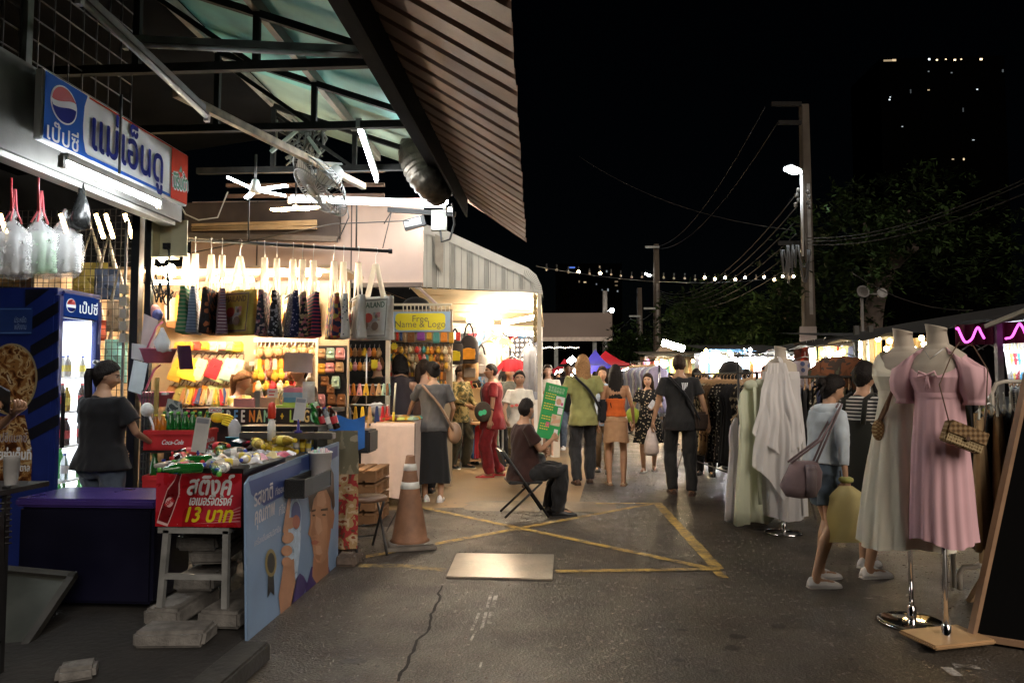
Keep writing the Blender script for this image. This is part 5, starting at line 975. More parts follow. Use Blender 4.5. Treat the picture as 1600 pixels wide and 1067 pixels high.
for px in range(640,836,9):
    yt = next((p[1]+(q[1]-p[1])*(px-p[0])/(q[0]-p[0]) for p,q in zip(top,top[1:]) if p[0] <= px <= q[0]),430)
    a,b = Y(px,yt+15,GY),Y(px,452,GY);m.bar(V((a.x,GY-.003,a.z)),V((b.x,GY-.003,b.z)),.008,.008,(0,1,0))
m.build('rib',gd,T)
m = MB()
def off_(p,k): return (p[0]-(k if p[0] > 838 else k*.35),p[1]+(k if p[0] < 846 else 0))
P0 = [gy(*p) for p in top[1:]];P1 = [gy(*off_(p,13)) for p in top[1:]]
for i in range(len(P0)-1): m.quad(*[V((p[0],GY-.03,p[1])) for p in (P0[i],P0[i+1],P1[i+1],P1[i])])
for i in range(len(P0)-1): m.quad(*[V((p[0],y,p[1])) for p,y in ((P0[i],GY-.03),(P0[i],GY+1.5),(P0[i+1],GY+1.5),(P0[i+1],GY-.03))])
m.m = 1
for k in range(15): a = R(80-k*5.6);c = gy(815,458);m.bar(V((c[0]+.19*cos(a),GY-.034,c[1]+.24*sin(a))),V((c[0]+.29*cos(a),GY-.034,c[1]+.335*sin(a))),.008,.006,(0,1,0))
m.build('edge_cap',[mat('cap_sheet',(.58,.58,.54),.45,.12,3),gd],T)
m = MB();m.quad(*[Y(*p,GY-.12) for p in ((680,366),(693,372),(692,427),(680,411))]);m.build('loose_flap',mat('flap_grey',(.36,.33,.28),.6,.2),T)
# soffit and warm frame below
a,b = Y(640,449,GY),Y(846,458,GY);SB = 13.2
T = thing('stall_ceiling','cream boarded ceiling glowing over the bright clothes stall','ceiling',(a+b)/2);m = MB();m.quad(V((a.x,GY+.02,a.z)),V((b.x-.02,GY+.02,b.z)),V((b.x-.02,SB,b.z-.25)),V((a.x,SB,a.z-.25)))
for k in range(1,6): y = GY+k*.5;m.box(((a.x+b.x)/2,y,a.z-.08*k+.02),(b.x-a.x-.1,.012,.012))
m.build('board',mat('soffit_cream',(.6,.47,.28),.7,.15,3),T)
T = thing('stall_post','slim cream corner post at the right end of the bright stall','post',(b.x,GY,0));m = MB();m.bar((b.x-.03,GY,0),(b.x-.03,GY,b.z),.055);m.build('post_wood',mat('post_cream',(.45,.4,.32),.6,.15),T)
m = MB()
for k in range(9): m.ball((b.x-.09+.02*NZ.noise(V((k,0,0))),GY-.02,b.z-.06-k*.075),(.03,.025,.05),7,5)
m.build('hanging_tassel',mat('tassel_tan',(.3,.22,.1),.8,.4,20),T)
T = thing('stall_wall','white inner walls of the bright clothes stall','wall',(-1.0,SB,0));m = MB();xl = Y(700,500,10.9).x;m.box(((xl+b.x)/2-.2,SB+.05,1.3),(b.x-xl+.3,.05,2.6));m.build('back_panel',mat('wall_bright',(.7,.68,.66),.7,.05),T)
for i,(px0,py0,px1,py1,yy,st) in enumerate(((745,500,800,478,11.5,60),(785,505,838,495,11.0,75),(790,520,835,522,10.6,55),(730,500,770,505,12.3,60))):
    T = thing('stall_light',f'blazing white tube in the bright clothes stall, {["nearest the ceiling", "right of the middle", "lowest", "farthest back"][i]}','tube light',Y(px0,py0,yy),0,'white tubes in the bright clothes stall');m = MB();m.tube([Y(px0,py0,yy),Y(px1,py1,yy)],.03,8);m.build('tube',emit('stall_cool_%d' % st,(1,.84,.62),st*.8),T)
# logo wall
LY = 9.5
T = thing('keychain_wall','cream wall panel hung with keychains below the yellow logo sign','wall',Y(657,600,LY)*V((1,1,0)));a,b = Y(606,484,LY),Y(706,660,LY);m = MB();m.box(((a.x+b.x)/2,LY+.03,a.z/2),(b.x-a.x,.04,a.z));m.build('wall_panel',wc,T)
m = MB();q = Y(606,476,LY);m.bar(q,Y(706,476,LY),.03,.03); 
for px in range(630,704,6): m.tube([Y(px,477,LY),Y(px,487,LY)],.008,4)
m.build('top_grille',cream,T)
T = thing('logo_sign','blue sign with yellow rounded panel reading Free Name & Logo','sign',Y(657,503,LY));a,b = Y(610,487,LY-.05),Y(703,518,LY-.05);m = MB();m.box(((a.x+b.x)/2,LY-.02,(a.z+b.z)/2),(b.x-a.x,.03,a.z-b.z));m.build('sign_board',mat('sign_sky',(.3,.45,.62),.5,.1),T)
f1 = frame(V(((a.x+b.x)/2,LY-.036,(a.z+b.z)/2)),(1,0,0),(0,0,1));w,h = b.x-a.x,a.z-b.z;m = MB();r = h*.2;pts = []
for cx,cy,a0 in ((w*.42-r,h*.42-r,0),(-w*.42+r,h*.42-r,pi/2),(-w*.42+r,-h*.42+r,pi),(w*.42-r,-h*.42+r,1.5*pi)): pts += ell(cx,cy,r,r,6,a0,a0+pi/2)
decal(m,pts,f1,.002);m.build('yellow_panel',mat('panel_yellow',(.75,.66,.02),.5,.05),T)
m = MB();text(m,'Free',0,h*.15,.125,f1,.004);text(m,'Name & Logo',0,-h*.17,.125,f1,.004);m.build('lettering',mat('letter_dark',(.16,.14,.08),.5),T)
for i,cn in enumerate(['brown','red','navy','tan','brown','purple','mustard','teal','orange','mustard','red']):
    x0,x1 = [(612,617),(619,623),(625,629),(631,635),(636,649),(651,665),(667,675),(677,687),(689,699),(701,710),(712,720)][i]
    c = Y((x0+x1)/2,519.5,LY-.08);pouch(cn,c,(x1-x0)/F*LY*.9,.125,f'{cn} wallet in the strip below the logo sign, {ORD[i]} from left','wallets below the logo sign',(0,0,0),0)
m = MB();m.bar(Y(607,536,LY-.06),Y(722,536,LY-.06),.02,.02);tag(m.build('display_rail',black),'thin black rail under the strip of wallets','rail')
for ri,(py,n) in enumerate(((541,17),(553,17),(565,17),(578,16),(591,16),(604,14))):
    for i in range(n):
        cn = ['mustard','red','tan','orange','pink','cream','brown','teal','tan','mustard'][(i*3+ri*7) % 10];kd = 0 if ri < 3 else (1 if ri == 3 else 2)
        inst(f'kc_{cn}_{kd}',keychain(cn,kd),Y(610+i*5.7+random.uniform(-1,1),py-4,LY-.03-.03*(i % 2)),random.random(),f'{cn} keychain below the logo sign, {ORD[i]} from left in the {ORD[ri]} row down','keychains on the logo wall',scale=(random.uniform(1.0,1.35),1.2,random.uniform(.95,1.4)))
T = thing('gift_star','yellow star shaped card at the top left of the logo wall keychains','card',Y(615,540,LY-.1));m = MB();c = Y(616,541,LY-.1);f1 = frame(c,(1,0,0),(0,0,1));m.prism([((.055 if k % 2 else .04)*cos(k*pi/8),(.055 if k % 2 else .04)*sin(k*pi/8)) for k in range(16)],.006,f1);m.build('card_sheet',cap_y,T)
T = thing('black_hood','black cloth bundle on top of the logo wall','bundle',Y(650,470,LY+.3));m = MB();m.ball(Y(650,478,LY+.4),(.2,.15,.13),14,10);m.build('cloth',blackcloth,T)
T = thing('shade_awning','small tan cloth awning sloping over the bag stall lights','awning',Y(590,445,8.4));m = MB();m.quad(Y(540,432,8.2),Y(636,468,8.2),Y(628,466,9.2),Y(556,437,9.2));m.build('cloth',mat('shade_orange',(.45,.27,.1),.8,.15),T)
T = thing('display_bar','tilted pale frame bar beside the logo sign top','frame',Y(670,465,9.6));m = MB();m.bar(Y(650,445,9.7),Y(687,480,9.6),.05,.03);m.build('bar',mat('frame_pink',(.5,.4,.36),.6),T)
# backpacks and clothes in the bright stall
def backpack(cn,pocket,lab,px,py,yy,s=1.0):
    c = Y(px,py,yy);T = thing('backpack',lab,'backpack',c,0,'backpacks hanging at the bright stall');m = MB()
    m.rings([[V((s*w*cos(t)**1*(1 if abs(cos(t)) < .8 else .95),s*.09*sin(t),s*z)) for t in [k*pi/8 for k in range(16)]] for z,w in ((.22,.05),(.19,.11),(.1,.16),(-.1,.17),(-.22,.155),(-.24,.1))]);m.build('pack_body',cloth('pack_'+cn,CN.get(cn,(.05,.04,.035)),.7),T,False)
    m = MB();m.rings([[V((s*w*cos(t),s*(-.08-.04*abs(sin(t))),s*(z+.07*sin(t)))) for t in [k*pi/8 for k in range(16)]] for z,w in ((-.05,.115),(-.09,.12))]);m.box((0,-.115*s,-.09*s),(.22*s,.03*s,.17*s));m.build('front_pocket',cloth('pocket_'+lab.split()[0],pocket,.6),T,False,bevel=.008)
    m = MB()
    for sx in (-1,1): m.tube([(sx*.08*s,-.02,.2*s),(sx*.05*s,-.03,.34*s),(0,0,.42*s)],.014,6)
    m.build('strap',blackcloth,T,False);return T
backpack('x',(.65,.5,.02),'yellow pocketed dark backpack hanging left in the bright stall',711,549,10.3,.8);backpack('x',(.75,.3,.02),'orange pocketed dark backpack hanging beside the yellow one',733,545,10.4,.92);backpack('tan',(.25,.2,.15),'small brown backpack hanging below the orange one',735,575,10.6,.8);backpack('grey',(.45,.42,.4),'grey and white sling bag hanging right of the brown backpack',752,570,10.8,.75)
def garment(nm,lab,c,w,h,mt,grp,rz=0,sleeves=True,cat='shirt'):
    T = thing(nm,lab,cat,c,rz,grp);m = MB();sd = random.random()*9
    m.grid(lambda u,v: V(((u-.5)*w*(1+.12*v),.03*sin(u*9+sd)*v+.012*sin(u*23+sd)*v,-h*v-.05*abs(u-.5)*(1-v))),18,8)
    if sleeves:
        for s in (-1,1): m.grid(lambda u,v: V((s*(w*.48+.16*v*w/.45),-.01+.02*sin(u*3),-.03-.12*v-.17*u*w/.45)),4,4)
    m.build('cloth',mt,T,False);m = MB();m.tube([(-w*.42,0,-.02),(0,0,.045),(w*.42,0,-.02)],.007,5);m.tube([(0,0,.04),(0,0,.1)],.005,5);m.build('hanger',steel,T,False);return T
for i,(px,py,w,h,mt,n) in enumerate(((812,548,.34,.55,P_('jersey','plaid',[(.02,.02,.025),(.02,.02,.025),(.6,.58,.56)],4),'black jersey with white side stripes'),(780,545,.3,.5,P_('tshirt','noise',[(.6,.55,.5),(.5,.25,.1),(.65,.6,.55)],6),'white tee with orange print'),(765,555,.3,.5,whitecloth,'plain white tee'),(800,580,.3,.2,cloth('cloth_red',(.4,.02,.03)),'red folded shirt'),(828,560,.2,.7,cloth('cloth_grey',(.2,.2,.22)),'grey shirt at the corner post'))):
    garment('hung_shirt',f'{n} hanging in the bright stall',Y(px,py-20,11.5-.2*i),w,h,mt,'shirts hanging in the bright stall')
for i in range(20):
    garment('hung_shirt',f'{["white", "black", "red", "blue", "grey"][i % 5]} shirt edge-on on the {["upper", "lower"][i//10]} rail of the bright stall, {ORD[i % 10]} from left',Y(716+(i % 10)*13,520 if i < 10 else 572,12.6),.34,.6,[whitecloth,blackcloth,cloth('cloth_red',(.4,.02,.03)),cloth('cloth_blue',(.1,.25,.5)),cloth('cloth_grey',(.2,.2,.22))][i % 5],'shirts on the bright stall rails',1.0)
for px,py,lab in ((520,505,0),(575,570,1)): pass
for i,(px,py,w,h) in enumerate(((742,632,.32,.42),(752,625,.25,.36))):
    T = thing('paper_bag',['large kraft paper bag standing left of the red shirted man','smaller kraft paper bag behind the large one'][i],'bag',Y(px,py,11.9+.3*i));m = MB();c = Y(px,py,11.9+.3*i);m.box(c,(w,.12,h*1.3));m.build('bag_body',mat('kraft',(.4,.27,.14),.8,.1),T,bevel=.01);m = MB();m.tube([c+V((-.07,-.07,h*.6)),c+V((-.03,-.07,h*.85)),c+V((.03,-.07,h*.85)),c+V((.07,-.07,h*.6))],.008,5);m.build('handle',mat('kraft_dark',(.3,.2,.1)),T)
T = thing('low_table','low display table behind the red shirted man','table',Y(735,690,11.5)*V((1,1,0)));m = MB();a,b = Y(715,660,11.5),Y(790,660,11.5);m.box(((a.x+b.x)/2,11.8,a.z-.02),(b.x-a.x,.6,.03));m.build('table_top',wood,T)
for x in (a.x+.05,b.x-.05): m = MB();m.bar((x,11.55,0),(x,11.55,a.z-.04),.03);m.build('leg',grey_iron,T)
m = MB();m.bar((a.x,11.55,.12),(b.x,11.55,.12),.03);m.build('stretcher',wood,T)
for i in range(6): garment('hung_trousers',f'{["pink", "black", "blue", "red", "white", "green"][i]} trousers hanging under the low display table',Y(716+i*11,664,11.75),.16,.55,cloth('trouser_%d' % i,[(.5,.2,.2),(.02,.02,.02),(.1,.25,.5),(.4,.03,.04),(.6,.6,.6),(.1,.3,.15)][i]),'trousers under the low display table',0,False,'trousers')
# long dark flank of the market building behind
T = thing('market_hall','dark market hall wall behind the stall roofs','building',(-4.5,16,0));m = MB();m.box((-4.4,14.5,1.9),(6.6,.1,3.8));m.box((-6.6,8,2.2),(.1,13,4.4));m.build('wall',mat('hall_dark',(.008,.008,.008),.9,.3,spec=.05),T)
# ================================================================ mannequins
def dress(mb,cx,cy,prof,pleats,amp,rz=0,n=72,seed=0,scoop=0):
    """Gathered dress: profile of (z, half width, half depth, fold share) rings with pleats that deepen towards the hem."""
    rs = []
    for z,a,b,k in prof:
        r_ = []
        for j in range(n):
            t = 2*pi*j/n;f = 1+amp*k*(.35*sin(2.6*pleats*t+seed*3+3*NZ.noise(V((z*3,seed,1))))+sin(pleats*t+seed+2*NZ.noise(V((z*1.2+seed,0,0))))+.6*NZ.noise(V((cos(t)*4,sin(t)*4,z*1.2+seed))))
            x,y = a*f*cos(t),b*f*sin(t);r_.append(V((cx+x*cos(rz)-y*sin(rz),cy+x*sin(rz)+y*cos(rz),z+.018*k*sin(3*t+seed)*(z < 1)-scoop*max(0,-sin(t))**2*max(0,z-1.46)/.15)))
        rs.append(r_)
    mb.rings(rs,cap=False)
def interp(pr,n=6):
    o = []
    for p,q in zip(pr,pr[1:]):
        for i in range(n): t = i/n;t = t*t*(3-2*t)*.5+t*.5;o.append(tuple(a+(b-a)*t for a,b in zip(p,q)))
    return o+[pr[-1]]
def torso_form(T,c,rz,top=1.72,mt=None,s=1.0):
    m = MB();rs = []
    for z,a,b,oy in interp([(top-.8,.085,.08,0),(top-.6,.13,.105,0),(top-.4,.108,.088,0),(top-.3,.138,.105,-.015),(top-.22,.145,.095,-.008),(top-.16,.14,.075,0),(top-.13,.1,.062,.005),(top-.1,.056,.055,.005),(top-.04,.05,.05,-.005),(top,.055,.055,-.012)],5):
        rs.append([V((c.x+(a*cos(t))*cos(rz)-(b*sin(t)+oy)*sin(rz),c.y+(a*cos(t))*sin(rz)+(b*sin(t)+oy)*cos(rz),z-.014*cos(t-.4)*(z > top-.02))) for t in [k*2*pi/28 for k in range(28)]])
    m.rings(rs);m.build('torso_form',mt,T)
form_m = cloth('mannequin_linen',(.5,.44,.36),.75,.05,.15);cr_m = thin('dress_cream',(.8,.76,.62),.1);pk_m = thin('dress_pink',(.74,.46,.5),.1);wh_m = thin('dress_white',(.8,.78,.77),.35)
def pole(T,c,z1,r=.014): m = MB();m.tube([(c.x,c.y,.02),(c.x,c.y,z1)],r,12);m.lathe([(.024,.02),(.024,.1),(.014,.11)],(c.x,c.y,0),12,cap=False);m.build('pole',chrome,T)
# pink dress
c = G(1489,1012);c.y += .06;T = thing('dress_mannequin','mannequin in long pink puff sleeved dress on a square wooden base','mannequin',c);rz = -.8
m = MB();q = [G(1418,1006),G(1455,1033),G(1561,1033),G(1528,1000)];o = c;m.prism([(-.2,-.13),(.2,-.13),(.2,.13),(-.2,.13)],.024,M4.Translation((o.x+.0,o.y,.026)) @ M4.Rotation(.3,4,'Z') @ M4.Rotation(-pi/2,4,'X'));m.build('base',wood,T,bevel=.01);pole(T,c,.9)
torso_form(T,c,rz,1.745,form_m)
m = MB();z0 = .56;dress(m,c.x,c.y,interp([(z0,.165,.155,1.0),(.8,.152,.145,.9),(1.05,.138,.13,.75),(1.25,.125,.114,.45),(1.335,.12,.104,.2),(1.365,.118,.102,.12),(1.4,.13,.112,.25),(1.46,.152,.128,.3),(1.53,.156,.112,.25),(1.58,.142,.085,.2),(1.605,.11,.07,.2)],7),17,.05,rz,96,1.3,.13); 
dress(m,c.x,c.y,[(1.375,.122,.106,.1),(1.36,.124,.108,.1),(1.345,.122,.106,.1)],17,.04,rz);m.build('dress',pk_m,T)
sh = lambda s,x,y,z: V((c.x+(s*x)*cos(rz)-y*sin(rz),c.y+(s*x)*sin(rz)+y*cos(rz),z))
for s in (-1,1):
    m = MB();rs = []
    for k,(x,z,r_,rr) in enumerate([(.08,1.575,.04,.06),(.105,1.585,.058,.072),(.135,1.565,.07,.08),(.16,1.51,.076,.086),(.172,1.44,.078,.088),(.175,1.38,.07,.08),(.172,1.345,.052,.06),(.172,1.33,.048,.054),(.172,1.31,.056,.062)]):
        rs.append([sh(s,x+r_*cos(t)*(1+.05*sin(7*t+k)*(k > 1)),rr*sin(t)*(1+.05*sin(9*t)),z+(.05 if k < 3 else .02)*cos(t)*(-1 if k < 3 else 0)) for t in [j*2*pi/32 for j in range(32)]])
    m.rings(rs);m.build('puff_sleeve',pk_m,T)
m = MB();m.tube([sh(1,-.012,-.133,1.47),sh(1,-.05,-.145,1.49),sh(1,-.06,-.14,1.46),sh(1,-.012,-.135,1.47),sh(1,.03,-.145,1.49),sh(1,.04,-.14,1.46),sh(1,-.01,-.135,1.47)],.007,6);m.tube([sh(1,-.01,-.136,1.47),sh(1,-.02,-.14,1.39)],.006,6);m.tube([sh(1,-.01,-.136,1.47),sh(1,.0,-.142,1.4)],.006,6);m.build('bow',pk_m,T)
m = MB();m.tube([sh(1,-.06,.0,1.645),sh(1,-.045,-.068,1.61),sh(1,0,-.112,1.56),sh(1,.045,-.068,1.61),sh(1,.06,0,1.645)],.0025,5);m.build('necklace',steel,T)
# handbag on the pink dress
c2 = X(1497,684,c.x+.06);T = thing('woven_handbag','woven straw handbag hanging on a cord over the pink dress','handbag',c2);hb = frame(V((c.x-.01+.02,c.y-.23,c2.z)),(.95,.2,-.34),(.34,0,.95));o = Y(1498,684,c.y-.19)
hb = frame(o,(.93,.1,-.36),(.36,.05,.93));m = MB();m.prism([(-.105,-.05),(.105,-.05),(.105,.065),(-.105,.065)],.055,hb);m.build('bag_body',P_('straw','plaid',[(.12,.07,.03),(.3,.2,.1),(.45,.34,.2),(.2,.12,.05)],9,bump=.5),T,bevel=.008)
m = MB()
for k in range(14): rect(m,-.1+k*.0148,-.045,-.1+k*.0148+.005,.012,hb,.058)
for k in range(4): rect(m,-.1,-.04+k*.016,.1,-.036+k*.016,hb,.0595)
m.build('weave',mat('straw_pale',(.5,.38,.2),.7,.15),T);m = MB();m.prism([(-.107,.0),(.107,.0),(.107,.067),(-.107,.067)],.012,hb,.056);m.m = 1;m.prism([(-.012,-.012),(.012,-.012),(.012,.014),(-.012,.014)],.008,hb,.066);m.build('flap',[P_('straw2','plaid',[(.1,.06,.03),(.22,.13,.06),(.32,.22,.12)],12,bump=.5),mat('clasp_brown',(.1,.05,.03),.4)],T,bevel=.003)
m = MB();e0 = hb @ V((-.1,-.03,.06));e1 = hb @ V((.1,-.03,.06));s0 = sh(1,.11,-.1,1.6);m.tube([e0,sh(1,.06,-.17,1.42),s0,sh(1,.11,.0,1.65)],.0035,5);m.tube([e1,sh(1,.25,-.1,1.25),sh(1,.25,-.04,1.5),sh(1,.17,.02,1.63),sh(1,.11,.0,1.65)],.0035,5);m.build('cord',mat('cord_brown',(.1,.055,.03),.6),T)
# cream dress
c = G(1425,974);T = thing('dress_mannequin','headless mannequin in long cream sleeveless dress on a round chrome base','mannequin',c);rz = -.9
m = MB();m.lathe([(0,.004),(.185,.004),(.19,.01),(.185,.018),(.16,.024),(.03,.03),(0,.03)],c,40);m.build('base',chrome,T);pole(T,c,.9);torso_form(T,c,rz,1.745,form_m)
m = MB();dress(m,c.x-.03,c.y,interp([(.47,.25,.25,1.0),(.7,.225,.22,.9),(1.0,.175,.17,.7),(1.22,.135,.125,.4),(1.33,.118,.1,.2),(1.37,.118,.1,.15),(1.42,.135,.12,.25),(1.47,.152,.127,.2),(1.54,.155,.105,.2),(1.59,.14,.08,.2),(1.615,.11,.065,.2)],7),13,.055,rz,96,4.2,.1);m.build('dress',cr_m,T)
m = MB();dress(m,c.x-.03,c.y,[(1.38,.122,.104,.1),(1.36,.123,.106,.1),(1.34,.121,.104,.1)],15,.04,rz);m.build('waistband',cr_m,T)
T = thing('shoulder_bag','small brown checked purse on a strap over the cream dress','handbag',Y(1372,675,c.y));m = MB();q = Y(1373,672,c.y-.02);m.ball(q,(.035,.05,.065),14,10);m.build('purse_body',P_('purse','plaid',[(.35,.22,.1),(.2,.1,.04),(.45,.32,.16)],14),T);m = MB();m.tube([q+V((0,0,.05)),Y(1395,610,c.y-.16),Y(1416,575,c.y-.16),Y(1440,545,c.y-.06),V((c.x+.06,c.y,1.63))],.006,6,flat=2);m.tube([q+V((.01,0,.05)),Y(1385,640,c.y-.1),Y(1400,590,c.y-.1)],.01,6);m.build('strap',mat('strap_tan',(.2,.1,.05),.5),T)
# white layered dress
c = G(1225,833);T = thing('dress_mannequin','headless mannequin in white layered one shoulder dress on a round base','mannequin',c);rz = -.3
m = MB();m.lathe([(0,.004),(.17,.004),(.175,.012),(.15,.024),(.03,.03),(0,.03)],c,32);m.build('base',chrome,T);pole(T,c,.6);torso_form(T,c,rz,1.75,form_m)
m = MB();dress(m,c.x,c.y,interp([(.16,.2,.18,1.0),(.6,.2,.17,.9),(1.0,.19,.15,.7),(1.3,.165,.13,.4),(1.45,.168,.13,.25),(1.52,.16,.115,.2)],8),9,.09,rz,90,2.2);m.build('dress',wh_m,T)
m = MB()
for (zt,zb_,w0,w1,sd) in ((1.6,.72,.1,.3,.3),(1.5,.35,.14,.32,2.1)):
    m.grid(lambda u,v: V((c.x-.08+(u-.5)*2*(w0+(w1-w0)*v)*.8+  .008*sin(v*11+sd),c.y-.15-.05*v+.03*v*sin(u*13+sd)+.012*sin(u*37+sd+v*3)*v+.01*sin(v*9)+.005*NZ.noise(V((u*9,v*5,sd))),zt-(zt-zb_)*v*(1-.25*abs(u-.55)*2)-.02*sin(u*9+sd)*v)),70,24)
m.build('draped_layer',wh_m,T)
m = MB();m.tube([V((c.x-.02,c.y-.12,1.55)),V((c.x-.03,c.y-.1,1.63)),V((c.x-.01,c.y+.02,1.66)),V((c.x+.03,c.y+.06,1.6))],.03,8,flat=.4);m.tube([V((c.x+.1,c.y-.17,1.0)),V((c.x+.11,c.y-.19,.55)),V((c.x+.12,c.y-.17,.2))],.012,6,flat=.5);m.build('shoulder_strap',wh_m,T)
# ================================================================ clothes racks
def hung(nm,lab,cat,loc,rz,w,h,mt,grp,flare=1.2,seed=None,hang=None,th=.05):
    """A garment on its hanger seen edge-on or turned: a closed, folded sheath under a hook."""
    sd = random.random()*20 if seed is None else seed;T = thing(nm,lab,cat,loc,rz,grp);m = MB();rs = []
    for v in (0,.06,.15,.3,.5,.7,.88,1):
        ww = w*(.45 if v == 0 else .85 if v < .1 else 1.0 if v < .2 else .85 if v < .35 else .85+(flare-.85)*(v-.3)/.7);dd = th*(.4+.6*v)
        rs.append([V((ww/2*cos(t)*(1+.06*sin(5*t+sd)*v),dd*sin(t)*(1+.3*v*sin(6*t+sd))+(.016*sin(cos(t)*19+sd)+.012*sin(cos(t)*34+sd*2))*v**.6,-.07-h*v-.06*abs(cos(t))*(1-v)*.6+.015*sin(4*t+sd)*v)) for t in [k*2*pi/44 for k in range(44)]])
    m.rings(rs);m.build('cloth',mt,T,False)
    m = MB();m.tube([(-w*.4,0,-.1),(0,0,-.045),(w*.4,0,-.1)],.008,5);m.tube([(0,0,-.045),(0,0,0),(.02,0,.02),(0,0,.035),(-.015,0,.02)],.004,5);m.build('hanger',hang or wood,T,False);return T
def rack(lab,a,b,h,wheels=True,mt=None,lean=.28):
    a,b = V(a),V(b);mt = mt or dark_iron;T = thing('clothes_rack',lab,'clothes rack',(a+b)/2,0,None);d = (b-a).normalized();n = V((-d.y,d.x,0));z = V((0,0,1))
    m = MB();m.tube([a+z*h,b+z*h],.014,8);m.build('rail',mt,T)
    for e in (a,b):
        for s in (-1,1):
            m = MB();m.tube([e+n*s*lean+z*.1,e+n*s*.04+z*(h*.55),e+z*h],.011,6);m.build('leg',chrome,T)
            if wheels: m = MB();p = e+n*s*lean;m.lathe([(.005,-.012),(.045,-.012),(.05,0),(.045,.012),(.005,.012)],mtx=M4.Translation(p+z*.052) @ M4.Rotation(pi/2,4,'Y'),n=16);m.bar(p+z*.05,p+z*.12,.03);m.build('caster',black,T)
    m = MB();m.tube([a+z*.25,b+z*.25],.01,6);m.build('lower_bar',mt,T);return T
fl = [P_('rk_floral','voronoi',[(.015,.013,.012),(.02,.02,.018),(.25,.2,.13),(.015,.014,.013)],22),P_('rk_leaf','noise',[(.012,.012,.01),(.3,.26,.18),(.02,.018,.014),(.2,.17,.1)],9),P_('rk_brown','noise',[(.1,.06,.03),(.25,.17,.09),(.05,.03,.02)],8),P_('rk_dot','spots',[(.4,.36,.28),(.02,.018,.016),(.015,.013,.012)],26),cloth('rk_black',(.014,.013,.014)),cloth('rk_olive',(.1,.09,.04)),cloth('rk_navy',(.02,.025,.06))]
fn = ['black floral','black leaf print','brown print','black dotted','plain black','olive','navy']
def fill(a,b,z,n,w,h,mts,names,rk,cat,grp,nm='hung_dress',flare=1.1,rz=None,hang=None,sk=0,j0=.05):
    a,b = V(a),V(b);d = (b-a).normalized();r0 = atan2(d.y,d.x)+pi/2
    for i in range(n):
        k = (i*5+i//3+sk) % len(mts);p = a.lerp(b,(i+.5)/n);hung(nm,f'{names[k]} {cat} on {rk}, {ORD[i]} from the {"street" if 1 else ""} end',cat,(p.x,p.y,z-.03),(r0 if rz is None else rz)+random.uniform(-.15,.15),w,h*random.uniform(.92,1.05),mts[k],grp,flare,hang=hang)
ra,rb = V((2.32,8.6,0)),V((2.12,10.6,0));ra,rb = G(1192,760),G(1100,748)
ra = V((Y(1183,600,8.3).x,8.3,0));rb = V((Y(1085,600,10.6).x,10.6,0))
rack('wheeled rack of dark printed dresses along the right side of the street',ra,rb,1.52);fill(rb,ra,1.52,18,.42,1.02,fl[:5],fn[:5],'the wheeled dark dress rack','dress','dresses on the wheeled dark rack')
ra = V((Y(1232,600,8.6).x,8.9,0));rb = V((Y(1140,590,11.5).x,11.5,0));rack('second rack of dark clothes behind the wheeled dress rack',ra+V((.6,0,0)),rb+V((.3,0,0)),1.55,False)
fill(rb+V((.3,0,0)),ra+V((.6,0,0)),1.55,16,.42,.8,fl,fn,'the second dark rack','blouse','blouses on the second dark rack',sk=2)
ra = V((Y(1238,596,7.3).x,7.3,0));rb = V((Y(1330,596,7.6).x,7.6,0));rack('rack of dark blouses between the white mannequin and the two women',ra,rb,1.47,False);fill(ra,rb,1.47,12,.4,.62,fl,fn,'the rack behind the two women','blouse','blouses on the rack behind the women',rz=1.1,sk=1)
fill(ra+V((0,.25,0)),rb+V((0,.25,0)),1.12,10,.4,.75,[fl[4],fl[6],cloth('rk_grey',(.12,.12,.13)),cloth('rk_tan',(.25,.16,.09))],['black','navy','grey','tan'],'the low rail behind the two women','top','tops on the low rail behind the women',rz=1.2)
m = MB();m.tube([ra+V((0,.25,1.12)),rb+V((0,.25,1.12))],.012,6);tag(m.build('clothes_rail',dark_iron),'low black rail of tops behind the two women','rail')
# green, lilac and pink gowns left of the white mannequin
T = thing('clothes_rack','slim black rack of pale gowns left of the white mannequin','clothes rack',G(1170,800));m = MB();a,b = Y(1148,556,7.0),Y(1215,556,7.6);m.tube([a,b],.012,8);m.build('rail',dark_iron,T)
for e in (Y(1153,556,7.2),b): m = MB();m.tube([V((e.x,e.y,0)),e],.012,8);m.build('leg',black,T)
for i,(px,yy,w,h,n,c,rz) in enumerate(((1174,6.85,.34,1.32,'pale green gown with gathered bow neck',(.66,.69,.54),.5),(1152,7.3,.3,1.02,'short white gown at the left end',(.72,.7,.72),.8),(1163,7.15,.26,1.0,'white cotton gown beside the green one',(.72,.72,.7),.9),(1190,7.1,.36,1.25,'white chiffon gown right of the green one',(.74,.74,.7),.4),(1196,7.4,.34,1.2,'lilac gown behind the white chiffon',(.33,.25,.36),.5),(1206,7.5,.3,1.2,'dusty pink gown nearest the white mannequin',(.42,.25,.25),.6))):
    q = Y(px,585 if i not in (1,2) else 640,yy);hung('hung_gown',n+' on the slim rack','gown',q,rz,w,h,thin('gown_%d' % i,c,.35),'gowns on the slim rack',1.45,th=.06)
    if i == 0: m = MB();m.ball(q+V((-.02,-.06,-.1)),(.07,.04,.05),12,8);m.ball(q+V((.06,-.06,-.08)),(.05,.04,.04),12,8);m.tube([q+V((0,-.1,-.12)),q+V((.01,-.13,-.6)),q+V((.02,-.14,-1.2))],.03,6,flat=.3);t_ = m.build('bow',thin('gown_0',(.66,.69,.54),.35))
    if i == 0: tag(t_,'pale green tied bow ribbon on the green gown','ribbon')
